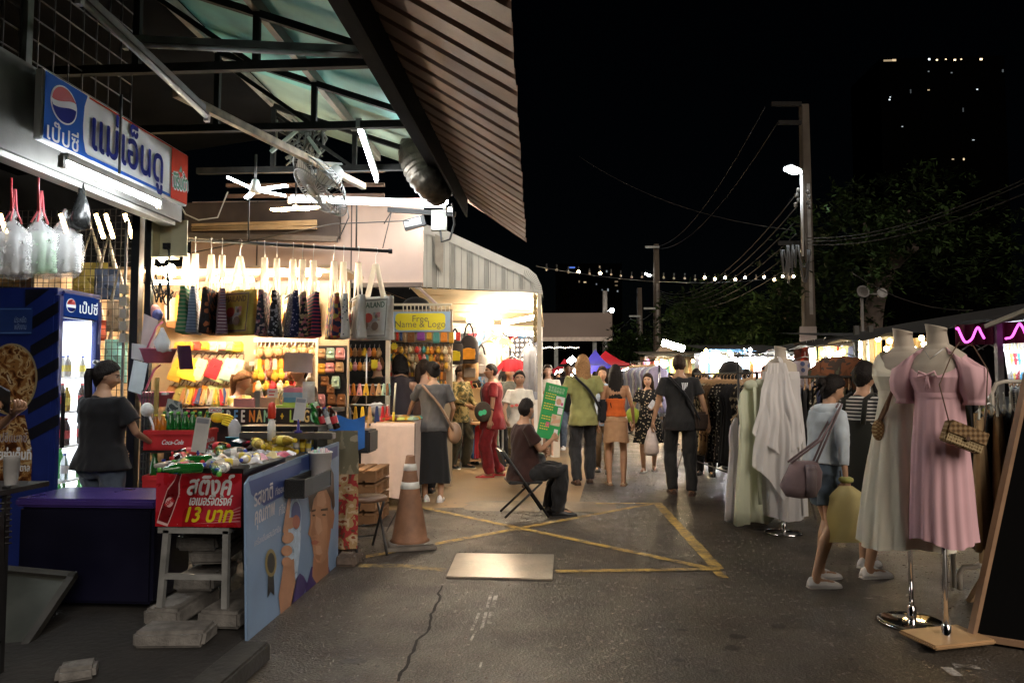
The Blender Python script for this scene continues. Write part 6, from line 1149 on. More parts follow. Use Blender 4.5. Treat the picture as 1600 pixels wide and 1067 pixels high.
# shirts displayed high
garment('hung_shirt','orange brown tie dye shirt hung high behind the two women',Y(1315,556,7.6),.42,.5,P_('tiedye','noise',[(.05,.06,.045),(.14,.06,.03),(.2,.08,.04),(.07,.05,.04),(.1,.1,.07)],5),'shirts hung high behind the women')
garment('hung_shirt','pale dotted shirt hung high beside the white light tube',Y(1258,563,8.2),.5,.42,P_('dotshirt','spots',[(.08,.1,.2),(.35,.3,.3),(.37,.32,.32)],9),'shirts hung high behind the women')
tube_light('lit vertical tube light beside the utility pole',Y(1268,545,8.0),Y(1272,580,8.0),(0,1,0),r=.022,st=emit('tube_violet',(.92,.85,1),14))
# right end: racks behind the pink mannequin
T = thing('clothes_rack','cream metal rack with rounded ends behind the pink mannequin','clothes rack',G(1545,800));wt = mat('rack_cream',(.5,.45,.38),.45)
for px0,px1 in ((1480,1547),(1549,1640)):
    m = MB();a,b = Y(px0,596,5.0),Y(px1,596,5.0);m.tube([V((a.x,5,.05)),V((a.x,5,a.z-.08)),V((a.x+.03,5,a.z-.015)),V((a.x+.09,5,a.z)),V((b.x-.09,5,b.z)),V((b.x-.03,5,b.z-.015)),V((b.x,5,b.z-.08)),V((b.x,5,.05))],.014,8);m.build('frame_tube',wt,T)
jm = [cloth('jean_blue',(.09,.13,.17)),cloth('jean_grey',(.17,.19,.2)),blackcloth,cloth('trouser_tan',(.3,.2,.1))]
for i in range(8): hung('hung_trousers',f'{["blue grey", "grey", "black", "tan"][i % 4]} trousers on pale hanger at the right edge, {ORD[i]} from left','trousers',Y(1530+i*9.5,628-i*1.5,4.5+.1*(i % 3)),1.0,.3,.8,jm[(i+3) % 4 if i < 2 else i % 4],'trousers on pale hangers',1.0,hang=mat('hanger_pale',(.42,.42,.36),.5))
for i in range(7): hung('hung_dress',f'{["black", "black", "yellow green"][i % 3]} garment behind the pink mannequin, {ORD[i]} from left','dress',Y(1468+i*11,606,5.2),1.1,.3,.8,[blackcloth,cloth('rk_charcoal',(.03,.03,.03)),cloth('rk_lime',(.3,.3,.08))][(i+2) % 3],'garments behind the pink mannequin',1.1,hang=mat('hanger_pale',(.42,.42,.36),.5))
garment('hung_trousers','block of black trousers hung below the pink neon',Y(1545,545,6.5),.26,.42,blackcloth,'trousers below the neon',0,False,'trousers');garment('hung_trousers','second block of black trousers beside the first below the neon',Y(1520,543,6.6),.22,.42,cloth('rk_charcoal',(.03,.03,.03)),'trousers below the neon',0,False,'trousers')
garment('hung_skirt','long tan skirt hanging behind the pink dress',Y(1545,640,4.9),.2,1.0,cloth('trouser_tan',(.3,.2,.1)),None,0,False,'skirt')
# black mirror board
T = thing('standing_mirror','tall black board leaning in a pale wooden frame at the right edge','mirror',G(1516,1000));a = G(1516,1003);e = V((.62,-.32,0));up = (Y(1606,585,4.3)-a)*1.1
m = MB();m.bar(a,a+up,.035,.03);m.bar(a+e,a+e+up,.035,.03);m.bar(a+up,a+up+e,.035,.03);m.bar(a+up*.02,a+up*.02+e,.03,.03);m.build('frame',mat('frame_wood',(.28,.17,.1),.5,.2),T)
m = MB();n = e.cross(up).normalized()*-.008;m.quad(a+e*.03+n,a+e*.97+n,a+e*.97+up*.98+n,a+e*.03+up*.98+n);m.build('black_panel',mat('mirror_black',(.006,.006,.006),.12,0),T);m = MB();m.bar(a+up*.9+e*.5,a+e*.5+V((.1,.9,0)),.03);m.build('rear_leg',wood,T)
T = thing('metal_hook','bent pale steel tube foot beside the black board','stand foot',G(1505,925));m = MB();q = G(1500,925);m.tube([q+V((0,0,.02)),q+V((0,0,.12)),q+V((.03,0,.17)),q+V((.1,0,.17)),q+V((.2,.1,.17))],.018,8);m.build('tube',wt,T)
# ================================================================ far side of the street: roofs, stalls, tents
tarp = mat('tarp_dark',(.02,.019,.019),.9,.3,2,.2,8,spec=.1)
T = thing('stall_roof','long dark tarpaulin roof over the stalls on the right','roof',(4.5,9,2));m = MB()
m.grid(lambda u,v: V((3.35+4.2*u+.0*v,4.6+11*v,1.93+.75*u-.06*sin(v*26)**2*(1-u)-.02*v)),8,40);m.build('tarpaulin',tarp,T)
m = MB()
for y in (5.9,8.6,11.2,13.8): m.bar((3.55,y,0),(3.55,y,1.92),.045);m.bar((3.5,y,1.9),(7.4,y,2.6),.03)
m.build('post',grey_iron,T);m = MB();m.bar(Y(1540,510,5.4),Y(1640,470,5.0),.03);m.bar(Y(1275,541,9.2),Y(1345,535,8.6),.02);m.build('edge_pole',mat('pole_pale',(.35,.33,.28),.5),T)
T = thing('valance','dark red fringed valance behind the pink neon line','valance',Y(1550,520,5.9));a,b = Y(1492,508,6.0),Y(1640,500,5.8);m = MB();m.grid(lambda u,v: a.lerp(b,u)+V((0,.02*sin(u*60),-.17*v)),60,4);m.build('cloth',cloth('valance_red',(.1,.035,.035)),T)
for i,pts in enumerate(([(1494,514),(1497,513),(1500,520),(1508,534),(1518,530),(1525,515),(1529,512),(1533,520),(1538,529)],[(1571,529),(1581,526),(1588,513),(1593,506),(1598,512),(1604,524),(1612,530)])):
    m = MB();m.tube(smooth([Y(x,y,5.75) for x,y in pts]),.009,6);tag(m.build('neon_line',emit('neon_pink',(1,.1,.75),.7)),['left wavy pink neon line on the dark valance','right wavy pink neon line cut by the picture edge'][i],'neon light','pink neon lines')
# warm stall behind the women
wp = mat('stall_cloth_warm',(.55,.42,.22),.8,.2,5)
T = thing('market_stall','warm lit stall with yellow cloths behind the two women','stall',Y(1400,640,10.5)*V((1,1,0)));m = MB()
for px0,px1,yy in ((1365,1378,10.4),(1384,1420,10.8),(1424,1470,10.9)): a,b = Y(px0,528,yy),Y(px1,600,yy);m.grid(lambda u,v: V((a.x+(b.x-a.x)*u,yy+.05*sin(u*20),a.z-(a.z-.5)*v)),20,4)
m.build('hung_cloth',wp,T);m = MB()
for px in (1362,1423,1340): p = Y(px,600,10.2);m.bar((p.x,10.2,0),(p.x,10.2,2.2),.06)
for py in (590,572): m.bar(Y(1350,py,10.1),Y(1465,py,10.1),.025)
m.build('frame',dark_iron,T)
for i,(px,py) in enumerate(((1339,545),(1340,556),(1338,566),(1342,578),(1372,530),(1390,533),(1403,530),(1385,545),(1400,548),(1395,562),(1412,540),(1440,528),(1452,527),(1444,538),(1455,542),(1380,560),(1428,545),(1342,536))):
    p = Y(px,py,10.0);m = MB();m.ball(p,.045 if i < 4 else .035,10,6);tag(m.build('light_bulb',emit('bulb_gold',(1,.68,.3),26)),f'warm round bulb glowing in the stall behind the two women, {ORD[i] if i < 20 else ""} from its left edge','bulb','bulbs of the warm stall')
# bright scarf stall at the right edge
T = thing('market_stall','white lit scarf stall at the right edge','stall',Y(1600,600,8.6)*V((1,1,0)));m = MB();a,b = Y(1555,520,9.2),Y(1680,640,9.2);m.quad(V((a.x,9.2,2.2)),V((b.x,9.2,2.2)),V((b.x,9.2,.3)),V((a.x,9.2,.3)));m.build('back_cloth',mat('stall_white',(.6,.6,.62),.8,.1),T);m = MB();m.bar(Y(1559,600,8.4)*V((1,1,0)),Y(1559,530,8.4),.05);m.build('post',mat('post_pinkish',(.5,.42,.42),.5),T)
T = thing('stall_light','white tube over the scarf stall at the right edge','tube light',Y(1590,530,8.6));m = MB();m.tube([Y(1566,531,8.5),Y(1650,528,8.5)],.025,8);m.build('tube',emit('scarf_tube',(.9,.96,1),26),T)
sc = [('white',(.6,.6,.6)),('pale grey',(.4,.4,.42)),('yellow',(.6,.5,.1)),('red',(.5,.06,.08)),('blue',(.1,.35,.6)),('tan',(.5,.4,.25)),('white',(.65,.63,.6)),('lilac',(.4,.35,.5)),('black',(.02,.02,.02)),('pink',(.6,.35,.35))]
for i in range(10): hung('hung_scarf',f'{sc[i][0]} scarf on the upper rail of the bright right edge stall, {ORD[i]} from left','scarf',Y(1566+i*6,533,8.8),1.0,.14,.42,pattern('scarf_%d' % i,'voronoi',[sc[i][1],tuple(x*.7 for x in sc[i][1]),(.6,.58,.55)],20),'scarves on the upper rail',1.0)
for i in range(9): hung('hung_dress',f'{["white", "grey blue", "cream", "striped"][i % 4]} blouse on the lower rail of the bright right edge stall, {ORD[i]} from left','blouse',Y(1568+i*6,590,8.3),.9,.3,.5,[whitecloth,cloth('bl_blue',(.3,.36,.42)),cloth('bl_cream',(.55,.5,.42)),P_('bl_stripe','wave',[(.5,.5,.5),(.08,.1,.15)],12)][i % 4],'blouses on the lower rail',1.0)
# farther white stalls
rb = random.Random(5)
for i in range(40):
    px = 1082+i*4.2+rb.uniform(-2,2);s = i % 5;p = Y(px,556+rb.uniform(-8,14)-(px-1082)*.03,14.2+rb.uniform(-1.5,2));m = MB();m.ball(p,.032,8,6);tag(m.build('light_bulb',[emit('bulb_day',(.95,.97,1),24),emit('bulb_gold',(1,.68,.3),26)][s == 0]),'tiny glowing bulb among the crowded stalls behind the dark dress rack','bulb','bulbs over the far right stalls')
for i in range(16): px = 868+i*8.6;p = Y(px,580+rb.uniform(-4,7),27+rb.uniform(-3,6));m = MB();m.ball(p,.055,8,6);tag(m.build('light_bulb',emit('bulb_far',(1,.85,.65),22)),'tiny glowing bulb among the tents at the far end of the street','bulb','bulbs at the far end of the street')
def light_box(lab,px,py,w,yy,col,st,n=1,grp=None,r=.04,tilt=4):
    T = thing('stall_light',lab,'light',Y(px,py,yy),0,grp);m = MB();m.tube([Y(px-w/2,py+tilt,yy),Y(px+w/2,py-tilt,yy)],r,8);m.build('tube',emit('far_%d_%d' % (st,int(col[2]*10)),col,st),T)
for i,(lab,x0,x1,zt,yy,c) in enumerate((('white lit goods stall behind the dark dress rack',1085,1180,552,15,(.45,.45,.47)),('white lit goods stall left of the white mannequin',1165,1245,556,14,(.45,.43,.42)),('brown lit stall behind the utility pole',1240,1345,536,12,(.2,.13,.09)),('warm lit stall far down behind the black shirted man',1000,1090,558,22,(.4,.28,.18)),('pale lit stall at the far end of the street',880,1000,575,30,(.4,.32,.25)))):
    T = thing('market_stall',lab,'stall',Y((x0+x1)/2,600,yy)*V((1,1,0)));a,b = Y(x0,zt,yy),Y(x1,zt,yy);m = MB();m.quad(V((a.x,yy,a.z)),V((b.x,yy,a.z)),V((b.x,yy,.2)),V((a.x,yy,.2)));m.build('back_cloth',mat('stallback_%d' % i,c,.8,.3,3),T)
    m = MB()
    for x in (a.x,(a.x+b.x)/2,b.x): m.bar((x,yy-1.4,0),(x,yy-1.4,a.z),.05)
    m.bar((a.x,yy-1.4,a.z),(b.x,yy-1.4,a.z),.05);m.bar((a.x,yy-1.4,1.0),(b.x,yy-1.4,1.0),.04);m.build('frame',[mat('frame_blue',(.1,.25,.45),.5),grey_iron,grey_iron,grey_iron,grey_iron][i],T)
    m = MB();m.quad(V((a.x-.2,yy-1.6,a.z+.03)),V((b.x+.2,yy-1.6,a.z+.03)),V((b.x+.2,yy+.2,a.z+.18)),V((a.x-.2,yy+.2,a.z+.18)));m.build('tarpaulin',tarp,T)
    m = MB();m.box(((a.x+b.x)/2,yy-.5,.9),(b.x-a.x-.1,.7,.06));m.build('table_top',mat('goods_top',(.4,.36,.34),.7,.4,20),T)
    for k in range(22): 
        cn,cc = pc[(k*7+i*3) % len(pc)];u = (k+.5)/22;q = V((a.x+(b.x-a.x)*u,yy-.25-.5*(k % 2),0));z = (a.z-.08) if k % 3 else 1.15
        garment('hung_shirt',f'{cn} garment, {ORD[k] if k < 20 else ["last but one", "last"][k-20]} from left in the {["stall behind the dress rack", "stall left of the white mannequin", "stall behind the utility pole", "warm stall past the black shirted man"][i]}',(q.x,q.y,z),.26,.42 if k % 3 else .3,cloth('far_'+cn.replace(' ','_'),tuple(min(.7,c_*1.1+.06) for c_ in cc)),'clothing hung in the far stalls',random.uniform(-.6,1.2),False,'clothing') if i < 4 else None
light_box('long white light cluster behind the dark dress rack',1150,566,62,13.8,(.95,.97,1),100,r=.075);light_box('white tube at the blue stall frame',1105,557,22,14.2,(.9,.96,1),75);light_box('white bulb between pole and orange shirt',1293,552,9,10.8,(1,.97,.9),60,r=.07)
light_box('small white lamp above the far right tents',1163,548,8,15,(1,.97,.9),30);light_box('white lamp over the stall left of the white mannequin',1190,560,16,13,(1,.97,.92),70,tilt=-2);light_box('small white lamp left of the utility pole',1212,575,7,12.5,(1,.97,.92),60);light_box('warm lamp behind the orange shirt',1312,553,14,10.5,(1,.75,.45),26)
light_box('flaring warm lamp above the grey tent',1052,540,34,20,(1,.74,.42),75,r=.085,tilt=-5);light_box('second warm lamp below the grey tent',1034,571,18,21,(1,.78,.5),45,r=.08);light_box('warm lamp by the red tent',893,563,9,25,(1,.82,.6),65,r=.1);light_box('white lamp under the blue tent',925,577,12,27,(1,.93,.85),40,r=.1);light_box('white lamp under the left red tent',902,578,8,26,(1,.93,.85),50,r=.1);light_box('warm lamp under the red tent right end',982,578,18,27,(1,.8,.6),30,r=.09);light_box('small warm lamp right of the cap man',870,585,6,24,(1,.8,.6),30,r=.07)
def tent(lab,x0,x1,xa,ya,yb,yy,col,vd=.25):
    a,b,ap = Y(x0,yb,yy),Y(x1,yb,yy),Y(xa,ya,yy);w = b.x-a.x;y0,y1 = yy-w/2,yy+w/2;T = thing('canopy_tent',lab,'tent',((a.x+b.x)/2,yy,0));C = [V((a.x,y0,a.z)),V((b.x,y0,a.z)),V((b.x,y1,a.z)),V((a.x,y1,a.z))];A = V((ap.x,yy,ap.z));m = MB()
    for i in range(4): p,q = C[i],C[(i+1) % 4];m.grid(lambda u,v: (p.lerp(q,u)).lerp(A,v)-V((0,0,.1*sin(pi*v)*(1+.4*sin(pi*u)))),8,8)
    for i in range(4): p,q = C[i],C[(i+1) % 4];m.grid(lambda u,v: p.lerp(q,u)-V((0,0,vd*v-.03*sin(u*30)*v)),24,2)
    m.build('canopy',cloth(lab.split()[0]+'_tent',col,.7,.1),T)
    for p in C: m = MB();m.bar((p.x*1,p.y,0),(p.x,p.y,a.z),.05);m.build('leg',grey_iron,T)
tent('red pointed canopy tent at the far end of the street',915,990,946,548,571,30,(.55,.015,.03));tent('blue pointed canopy tent in front of the red one',903,955,930,546,572,27,(.03,.025,.25));tent('crimson small canopy tent left of the blue one',862,908,882,560,577,31,(.5,.02,.04));tent('grey pointed canopy tent below the warm flare',1002,1078,1038,534,566,23,(.16,.13,.11))
# rack of pale clothes in mid street
a,b = Y(985,566,15.5),Y(1030,562,13.5);rack('rack of pale blue clothes left of the grey tent',V((a.x,15.5,0)),V((b.x,13.5,0)),a.z,False)
fill(V((a.x,15.5,0)),V((b.x,13.5,0)),a.z,12,.4,.95,[cloth('mid_blue',(.3,.33,.42)),cloth('mid_white',(.5,.5,.5)),cloth('mid_lilac',(.25,.22,.32)),cloth('mid_dark',(.06,.06,.08))],['pale blue','white','lilac','dark'],'the rack left of the grey tent','shirt','shirts on the pale rack',nm='hung_shirt')
# ================================================================ poles, lamps and wires
pm = mat('pole_concrete',(.055,.045,.036),.9,.25,3,.3,30,spec=.08)
def upole(lab,px,py_top,yy,w,arms):
    t = Y(px,py_top,yy);T = thing('utility_pole',lab,'utility pole',(t.x,yy,0));m = MB()
    rs = []
    for z,k in ((0,1.15),(t.z,.72)): h = w*k/2;c = h*.3;rs.append([V((t.x+x,yy+y,z)) for x,y in ((-h,-h+c),(-h+c,-h),(h-c,-h),(h,-h+c),(h,h-c),(h-c,h),(-h+c,h),(-h,h-c))])
    m.rings(rs,smooth=False);m.build('shaft',pm,T);m = MB();m.box((t.x+.02,yy-w*.47,t.z*.4),(w*.3,.012,t.z*.72));m.build('groove',mat('pole_groove',(.12,.11,.1),.9,.3),T)
    for (px0,px1,py) in arms: m = MB();m.bar(Y(px0,py,yy-.2),Y(px1,py,yy-.2),.07,.09);m.build('crossarm',grey_iron if px < 1100 else mat('arm_dark',(.012,.011,.01),.9,spec=.05),T)
    return T,t
T1,t1 = upole('tall concrete utility pole with white street lamp behind the mannequins',1256,165,16,.25,[(1205,1252,163),(1216,1252,192),(1216,1256,380)])
for px,py in ((1247,297),(1245,305),(1248,313),(1243,320),(1262,300),(1264,308),(1262,317),(1265,324)): m = MB();p = Y(px,py,15.7);m.lathe([(.02,-.05),(.05,-.03),(.03,0),(.05,.02),(.02,.05)],p,8);m.build('insulator',mat('insulator_dark',(.06,.055,.05),.25,.2),T1)
m = MB()
for k in range(12): a = Y(1228+random.random()*20,383,15.6);m.tube(sag(a,a+V((random.uniform(-.3,.3),0,-.1)),random.uniform(.3,.9),10),.018,5)
m.build('looped_cable',black,T1)
m = MB();m.tube([Y(1252,270,15.6),Y(1254,400,15.62)],.03,8);m.build('conduit',mat('conduit_grey',(.35,.35,.35),.4),T1)
T = thing('street_lamp','white glowing LED street lamp on the tall concrete pole','street lamp',Y(1240,265,15.5));m = MB();m.tube([Y(1254,275,15.7),Y(1246,268,15.55)],.03,8);m.bar(Y(1247,268,15.5),Y(1231,261,15.3),.2,.06);m.build('lamp_arm',grey_iron,T);m = MB();a,b = Y(1246,270,15.45),Y(1231,263,15.25);m.bar(a,b,.2,.05);m.build('lamp_glass',emit('led_white',(.88,.97,1),34),T)
T = thing('sign_board','small pale sign board strapped to the tall utility pole','sign',Y(1258,525,15.7));m = MB();a,b = Y(1250,510,15.75),Y(1277,537,15.75);m.box(((a.x+b.x)/2,15.78,(a.z+b.z)/2),(b.x-a.x,.03,a.z-b.z));m.build('board',mat('pale_board',(.17,.14,.125),.7,.15),T)
T2,t2 = upole('second concrete utility pole down the street',1025,382,34,.34,[(1006,1026,482),(1008,1030,386)])
T3,t3 = upole('brownish third pole left of the second utility pole',999,450,42,.36,[(983,1000,494),(985,1009,529)])
T4,t4 = upole('farthest slim pole beside the far street lamp',945,455,50,.42,[(931,945,520)])
for i,(px,py,yy,st) in enumerate(((956,485,48,160),(1012,429,34,16))):
    T = thing('street_lamp',['round white street lamp glowing over the grey billboard','slanted white lamp left of the second utility pole'][i],'street lamp',Y(px,py,yy));m = MB();p = Y(px,py,yy)
    if i: m.bar(Y(1008,427.5,yy),Y(1016,431,yy),.14,.06)
    else: m.ball(p,.14,10,8)
    m.build('lamp_glass',emit('lamp_far%d' % i,(.92,.97,1),st),T);m = MB();m.tube([p,Y(945 if not i else 1024,py+2,yy)],.04,6);m.build('lamp_arm',grey_iron,T)
wm = mat('wire_grey',(.03,.027,.025),.8,spec=.1)
nW = 0
def wire(lab,a,b,d,r=.012): m = MB();m.tube(sag(a,b,d,16),r,5);tag(m.build('overhead_wire',wm),lab,'wire','overhead wires')
for k in range(6): wire(f'sagging wire from the tall pole to the second pole, {ORD[k]} from top of the bundle',Y(1247-k,300+k*22,15.7),Y(1027,452+k*3,34),1.0-.05*k,.012)
wire('single high wire crossing the black sky to the second pole',Y(1195,168,15.7),Y(1022,385,34),.8,.01);wire('another high wire crossing the black sky above the bundle',Y(1215,192,15.7),Y(1026,388,34),.8,.01)
for k in range(3): wire(f'wire running right from the tall pole over the trees, {["upper", "middle", "lower"][k]} one',Y(1262,372+k*5,15.8),Y(1640,[262,268,286][k],9),.25,.009)
wire('wire crossing in front of the tree trunk',Y(1330,425,14),Y(1520,485,12),.2,.008);wire('low wire between the second and third pole',Y(1024,483,34),Y(985,498,42),.3,.02);wire('wire from the third pole to the farthest pole',Y(985,499,42),Y(932,521,50),.4,.02);wire('thin high wire from the awning across the sky',Y(905,245,22),Y(1240,360,15.8),.4,.007)
# string lights
S0,S1 = Y(838,416,12),Y(1246,430,15.6);T = thing('light_string','string of round bulbs strung from the ribbed gable to the tall pole','light string',S0);L_ = [S0.lerp(S1,i/40)-V((0,0,4*.22*(i/40)*(1-i/40))) for i in range(41)];m = MB();m.tube(L_,.007,4);m.build('cord',black,T)
pxs = [(854,421,0),(870,422,0),(888,425,1),(904,425,2),(921,428,1),(938,427,2),(955,429,0),(970,431,0),(987,433,0),(1003,433,0),(1037,434,0),(1053,435,0),(1070,435,0),(1086,437,1),(1101,434,2),(1117,436,2),(1133,434,2),(1149,437,2),(1164,434,2),(1181,436,1),(1194,433,2),(1210,437,2),(1223,432,2),(1240,432,2)]
for i,(px,py,on) in enumerate(pxs):
    f = (px-838)/408;yy = 12+3.6*f;p = Y(px,py,yy);m = MB();m.ball(p,.027 if on == 2 else .024,10,6);m.m = 1;m.tube([p+V((0,0,.03)),p+V((0,0,.1))],.012,6);o = m.build('bulb',[emit('string_on',(1,.7,.42),13) if on == 2 else mat('bulb_off',(.6,.5,.4),.2,trans=.3),black],T)
T = thing('light_string','tiny row of white bulbs far down the street under the billboard','light string',Y(875,544,34));m = MB();m.tube([Y(845,542,34),Y(905,543,34)],.008,4);m.build('cord',black,T)
for i in range(18): m = MB();m.ball(Y(846+i*3.4,543+.8*sin(i*1.3),34),.024,6,4);m.build('bulb',emit('tiny_white',(1,.9,.75),3),T)
# billboard and buildings
T = thing('billboard','plain brownish grey billboard wall at the far end of the street','billboard',Y(903,510,45));a,b = Y(847,489,45),Y(957,532,45);m = MB();m.box(((a.x+b.x)/2,45.2,(a.z+b.z)/2),(b.x-a.x,.2,a.z-b.z));m.build('panel',mat('billboard_grey',(.17,.13,.11),.8,.12,.3),T);m = MB();m.box(((a.x+b.x)/2,45.08,b.z+.1),(b.x-a.x,.1,.25));m.build('bottom_rail',mat('billboard_rail',(.5,.42,.36),.7),T);m = MB()
for k in (.2,.75): m.bar((a.x+(b.x-a.x)*k,45.3,0),(a.x+(b.x-a.x)*k,45.3,b.z),.25)
m.build('post',grey_iron,T)
dk_ = mat('tower_dark',(.0006,.0006,.0006),1,0,spec=0)
def tower(lab,x0,x1,ytop,yy,lits):
    a,b = Y(x0,ytop,yy),Y(x1,ytop,yy);T = thing('tower_block',lab,'building',((a.x+b.x)/2,yy+8,0));m = MB();m.box(((a.x+b.x)/2,yy+8,a.z/2),(b.x-a.x,15.6,a.z));m.build('wall',dk_,T)
    for px,py,w,h,st,c in lits: p = Y(px,py,yy+.1);m = MB();k = yy/F;m.box((p.x,yy+.12,p.z),(w*k,.1,h*k));m.build('lit_window',emit('win_%d_%d' % (st*100,int(c[2]*10)),c,st*.14),T)
wr,wb = (1,.75,.45),(.85,.95,1)
tower('tall dark tower with scattered lit windows and rooftop lamps at upper right',1375,1570,92,160,[(1388,95,14,2.5,.6,wr),(1397,94.5,6,3,1.2,wr),(1452,84+9,2.5,2.5,4,wb),(1464,94,2.5,2,4,wr),(1478,93,2,1.5,3,wr),(1492,94,3,2,5,wr),(1502,93,2,1.5,3,wr),(1533,93,3.5,2.5,5,wr),(1451,141,3,1.5,.9,wr),(1527,140,2,1.5,2,wb),(1390,156,2,1.5,3,wb),(1391,152,1.5,1.2,2,wb),(1410,198,2,1,1,wb),(1521,219,3,1,1,wb),(1489,249,3,1.5,.9,wr),(1506,249,2,3,1.6,wr),(1451,112,2,1.5,.3,wb),(1487,114,2,1.5,.3,wb),(1567,111,2,4,.15,wb),(1423,143,1.5,6,.1,wb),(1505,172,1.5,6,.1,wb)])
tower('low dark apartment block with a few lit windows and blue roof sign',868,972,412,110,[(894,418,9,2.2,.9,(.15,.3,1)),(914,441,4,2,1,wr),(905,440,2,3,.25,wr),(937,417,2,3,.6,wr),(963,440,5,2,.25,wr),(963,446,4,2,.2,wr),(950,453,2,4,.5,wb),(965,455,2,2.5,.4,wb),(948,424,2,3,.4,wb),(932,444,1.5,2,.4,wb),(941,453,2,2,.2,wb)])
# ================================================================ trees
lf = mat('leaf_green',(.016,.03,.007),.7,.5,1.2,spec=.08);lf2 = mat('leaf_dark',(.008,.014,.004),.7,.4,1.5,spec=.05);bk = mat('bark',(.05,.035,.026),.9,.4,6,.6,18)
def tree(lab,base,trunk,clumps,leaf=.16,n=1):
    T = thing('tree',lab,'tree',base);m = MB()
    for P,R_ in trunk: m.tube(smooth(P,5),[R_[0]+(R_[1]-R_[0])*i/((len(P)-1)*5) for i in range((len(P)-1)*5+1)],9)
    m.build('trunk',bk,T);m = MB();rnd = random.Random(int(base[0]*100))
    for c,r,k in clumps:
        c = V(c)
        for q in range(max(3,k//26)):
            d = V((rnd.gauss(0,1),rnd.gauss(0,1),rnd.gauss(0,.7))).normalized();cc = c+V((d.x*r[0],d.y*r[1],d.z*r[2]))*rnd.uniform(.35,1);sp = V((rnd.gauss(0,1),rnd.gauss(0,1),-.35)).normalized();m.m = rnd.random() < .5
            for j in range(26):
                t = j/26*1.1;p = cc+sp*t*.9+V((rnd.gauss(0,.1),rnd.gauss(0,.1),rnd.gauss(0,.07)-.15*t*t));a = V((rnd.gauss(0,1),rnd.gauss(0,1),rnd.gauss(0,.5))).normalized();b = a.cross(V((rnd.gauss(0,.4),rnd.gauss(0,.4),1))).normalized();l = leaf*rnd.uniform(.7,1.3)
                m.quad(p-a*l,p-b*l*.35,p+a*l,p+b*l*.35)
    m.build('crown',[lf,lf2],T)
b1 = Y(1362,640,17)*V((1,1,0));tree('big dark tree with forked trunk right of the tall pole',b1,[([b1,Y(1360,540,17),Y(1366,480,17),Y(1380,440,17),Y(1400,410,17),Y(1430,385,16.5)],(.3,.1)),([Y(1368,470,17),Y(1362,440,17.2),Y(1366,400,17.5),Y(1350,350,17)],(.14,.04)),([Y(1395,415,17),Y(1400,370,17),Y(1420,330,16)],(.09,.03))],
     [(Y(1350,350,17),(1.6,2,1.3),1500),(Y(1320,420,16.5),(1.3,2,1.0),1300),(Y(1430,350,17),(2.0,2,1.2),1500),(Y(1310,380,17),(1.0,1.5,.8),800),(Y(1500,400,18),(2.2,2.5,1.6),1500),(Y(1390,300,18),(1.8,2,.8),800),(Y(1300,480,18),(1.2,2,1.0),1000)],.1)
b2 = Y(1236,640,21)*V((1,1,0));tree('leafy tree with drooping boughs left of the tall pole',b2,[([b2,Y(1238,560,21),Y(1232,500,21),Y(1215,450,21)],(.2,.06))],[(Y(1215,500,20.5),(1.0,1.2,.9),2000),(Y(1232,455,21),(.9,1.2,.8),1400),(Y(1235,520,19.5),(.8,1,.45),1100),(Y(1205,523,19.5),(.5,.7,.25),600)],.1)
b3 = Y(1115,640,27)*V((1,1,0));tree('wide dark tree behind the white lit stalls',b3,[([b3,Y(1115,540,27),Y(1120,480,27)],(.25,.1))],[(Y(1120,480,27),(2.0,2,1.3),2200),(Y(1090,510,26),(1.4,2,1.0),1500),(Y(1160,500,26),(1.5,2,1.2),1600),(Y(1075,470,29),(1.5,2,1.2),900)],.13)
b4 = Y(980,640,38)*V((1,1,0));tree('green bushy tree behind the red tent',b4,[([b4,Y(980,560,38),Y(982,530,38)],(.2,.08))],[(Y(982,528,38),(1.0,1.3,1.0),1200),(Y(985,550,37),(1.3,1.3,.7),1200),(Y(1005,545,38),(.9,1.2,.8),800),(Y(965,552,38),(.9,1.2,.6),700)],.14)
T = thing('loudspeaker','pair of grey horn loudspeakers on a post by the forked tree','loudspeaker',Y(1346,460,15));m = MB();p = Y(1346,458,15);m.lathe([(.03,-.12),(.05,-.05),(.13,.08),(.135,.09),(.1,.07),(.02,.0)],p,16,M4.Translation(p) @ M4.Rotation(R(75),4,'X') @ M4.Translation(-p));m.bar(p-V((0,0,.1)),V((p.x,p.y,0)),.05);q = Y(1376,460,15.3);m.lathe([(.03,-.1),(.05,-.05),(.11,.08),(.08,.06)],q,14,M4.Translation(q) @ M4.Rotation(R(75),4,'X') @ M4.Translation(-q));m.bar(p,q,.03);m.build('horn',mat('horn_grey',(.1,.09,.085),.5),T)
# ================================================================ people
def ik(a,b,l1,l2,pole):
    d = b-a;L = min(d.length,(l1+l2)*.999);d.normalize();x = (l1*l1-l2*l2+L*L)/(2*L);hgt = sqrt(max(0,l1*l1-x*x));p = V(pole);p = (p-d*p.dot(d));p = p.normalized() if p.length > 1e-5 else d.orthogonal().normalized()
    return a+d*x+p*hgt,a+d*L
def ering(c,ax,ay,a,b,n=20): return [c+ax*(a*cos(2*pi*k/n))+ay*(b*sin(2*pi*k/n)) for k in range(n)]
def fused(mb,vox,it=3):
    me = bpy.data.meshes.new('tmp');me.from_pydata(mb.v,[],mb.f);o = bpy.data.objects.new('tmp',me);COL.objects.link(o)
    r = o.modifiers.new('r','REMESH');r.mode = 'VOXEL';r.voxel_size = vox;r.use_smooth_shade = True
    if it: q = o.modifiers.new('s','SMOOTH');q.factor = .5;q.iterations = it
    dg = bpy.context.evaluated_depsgraph_get();m2 = bpy.data.meshes.new_from_object(o.evaluated_get(dg));bpy.data.objects.remove(o);bpy.data.meshes.remove(me)
    return [v.co.copy() for v in m2.vertices],[tuple(p.vertices) for p in m2.polygons],[v.normal.copy() for v in m2.vertices]
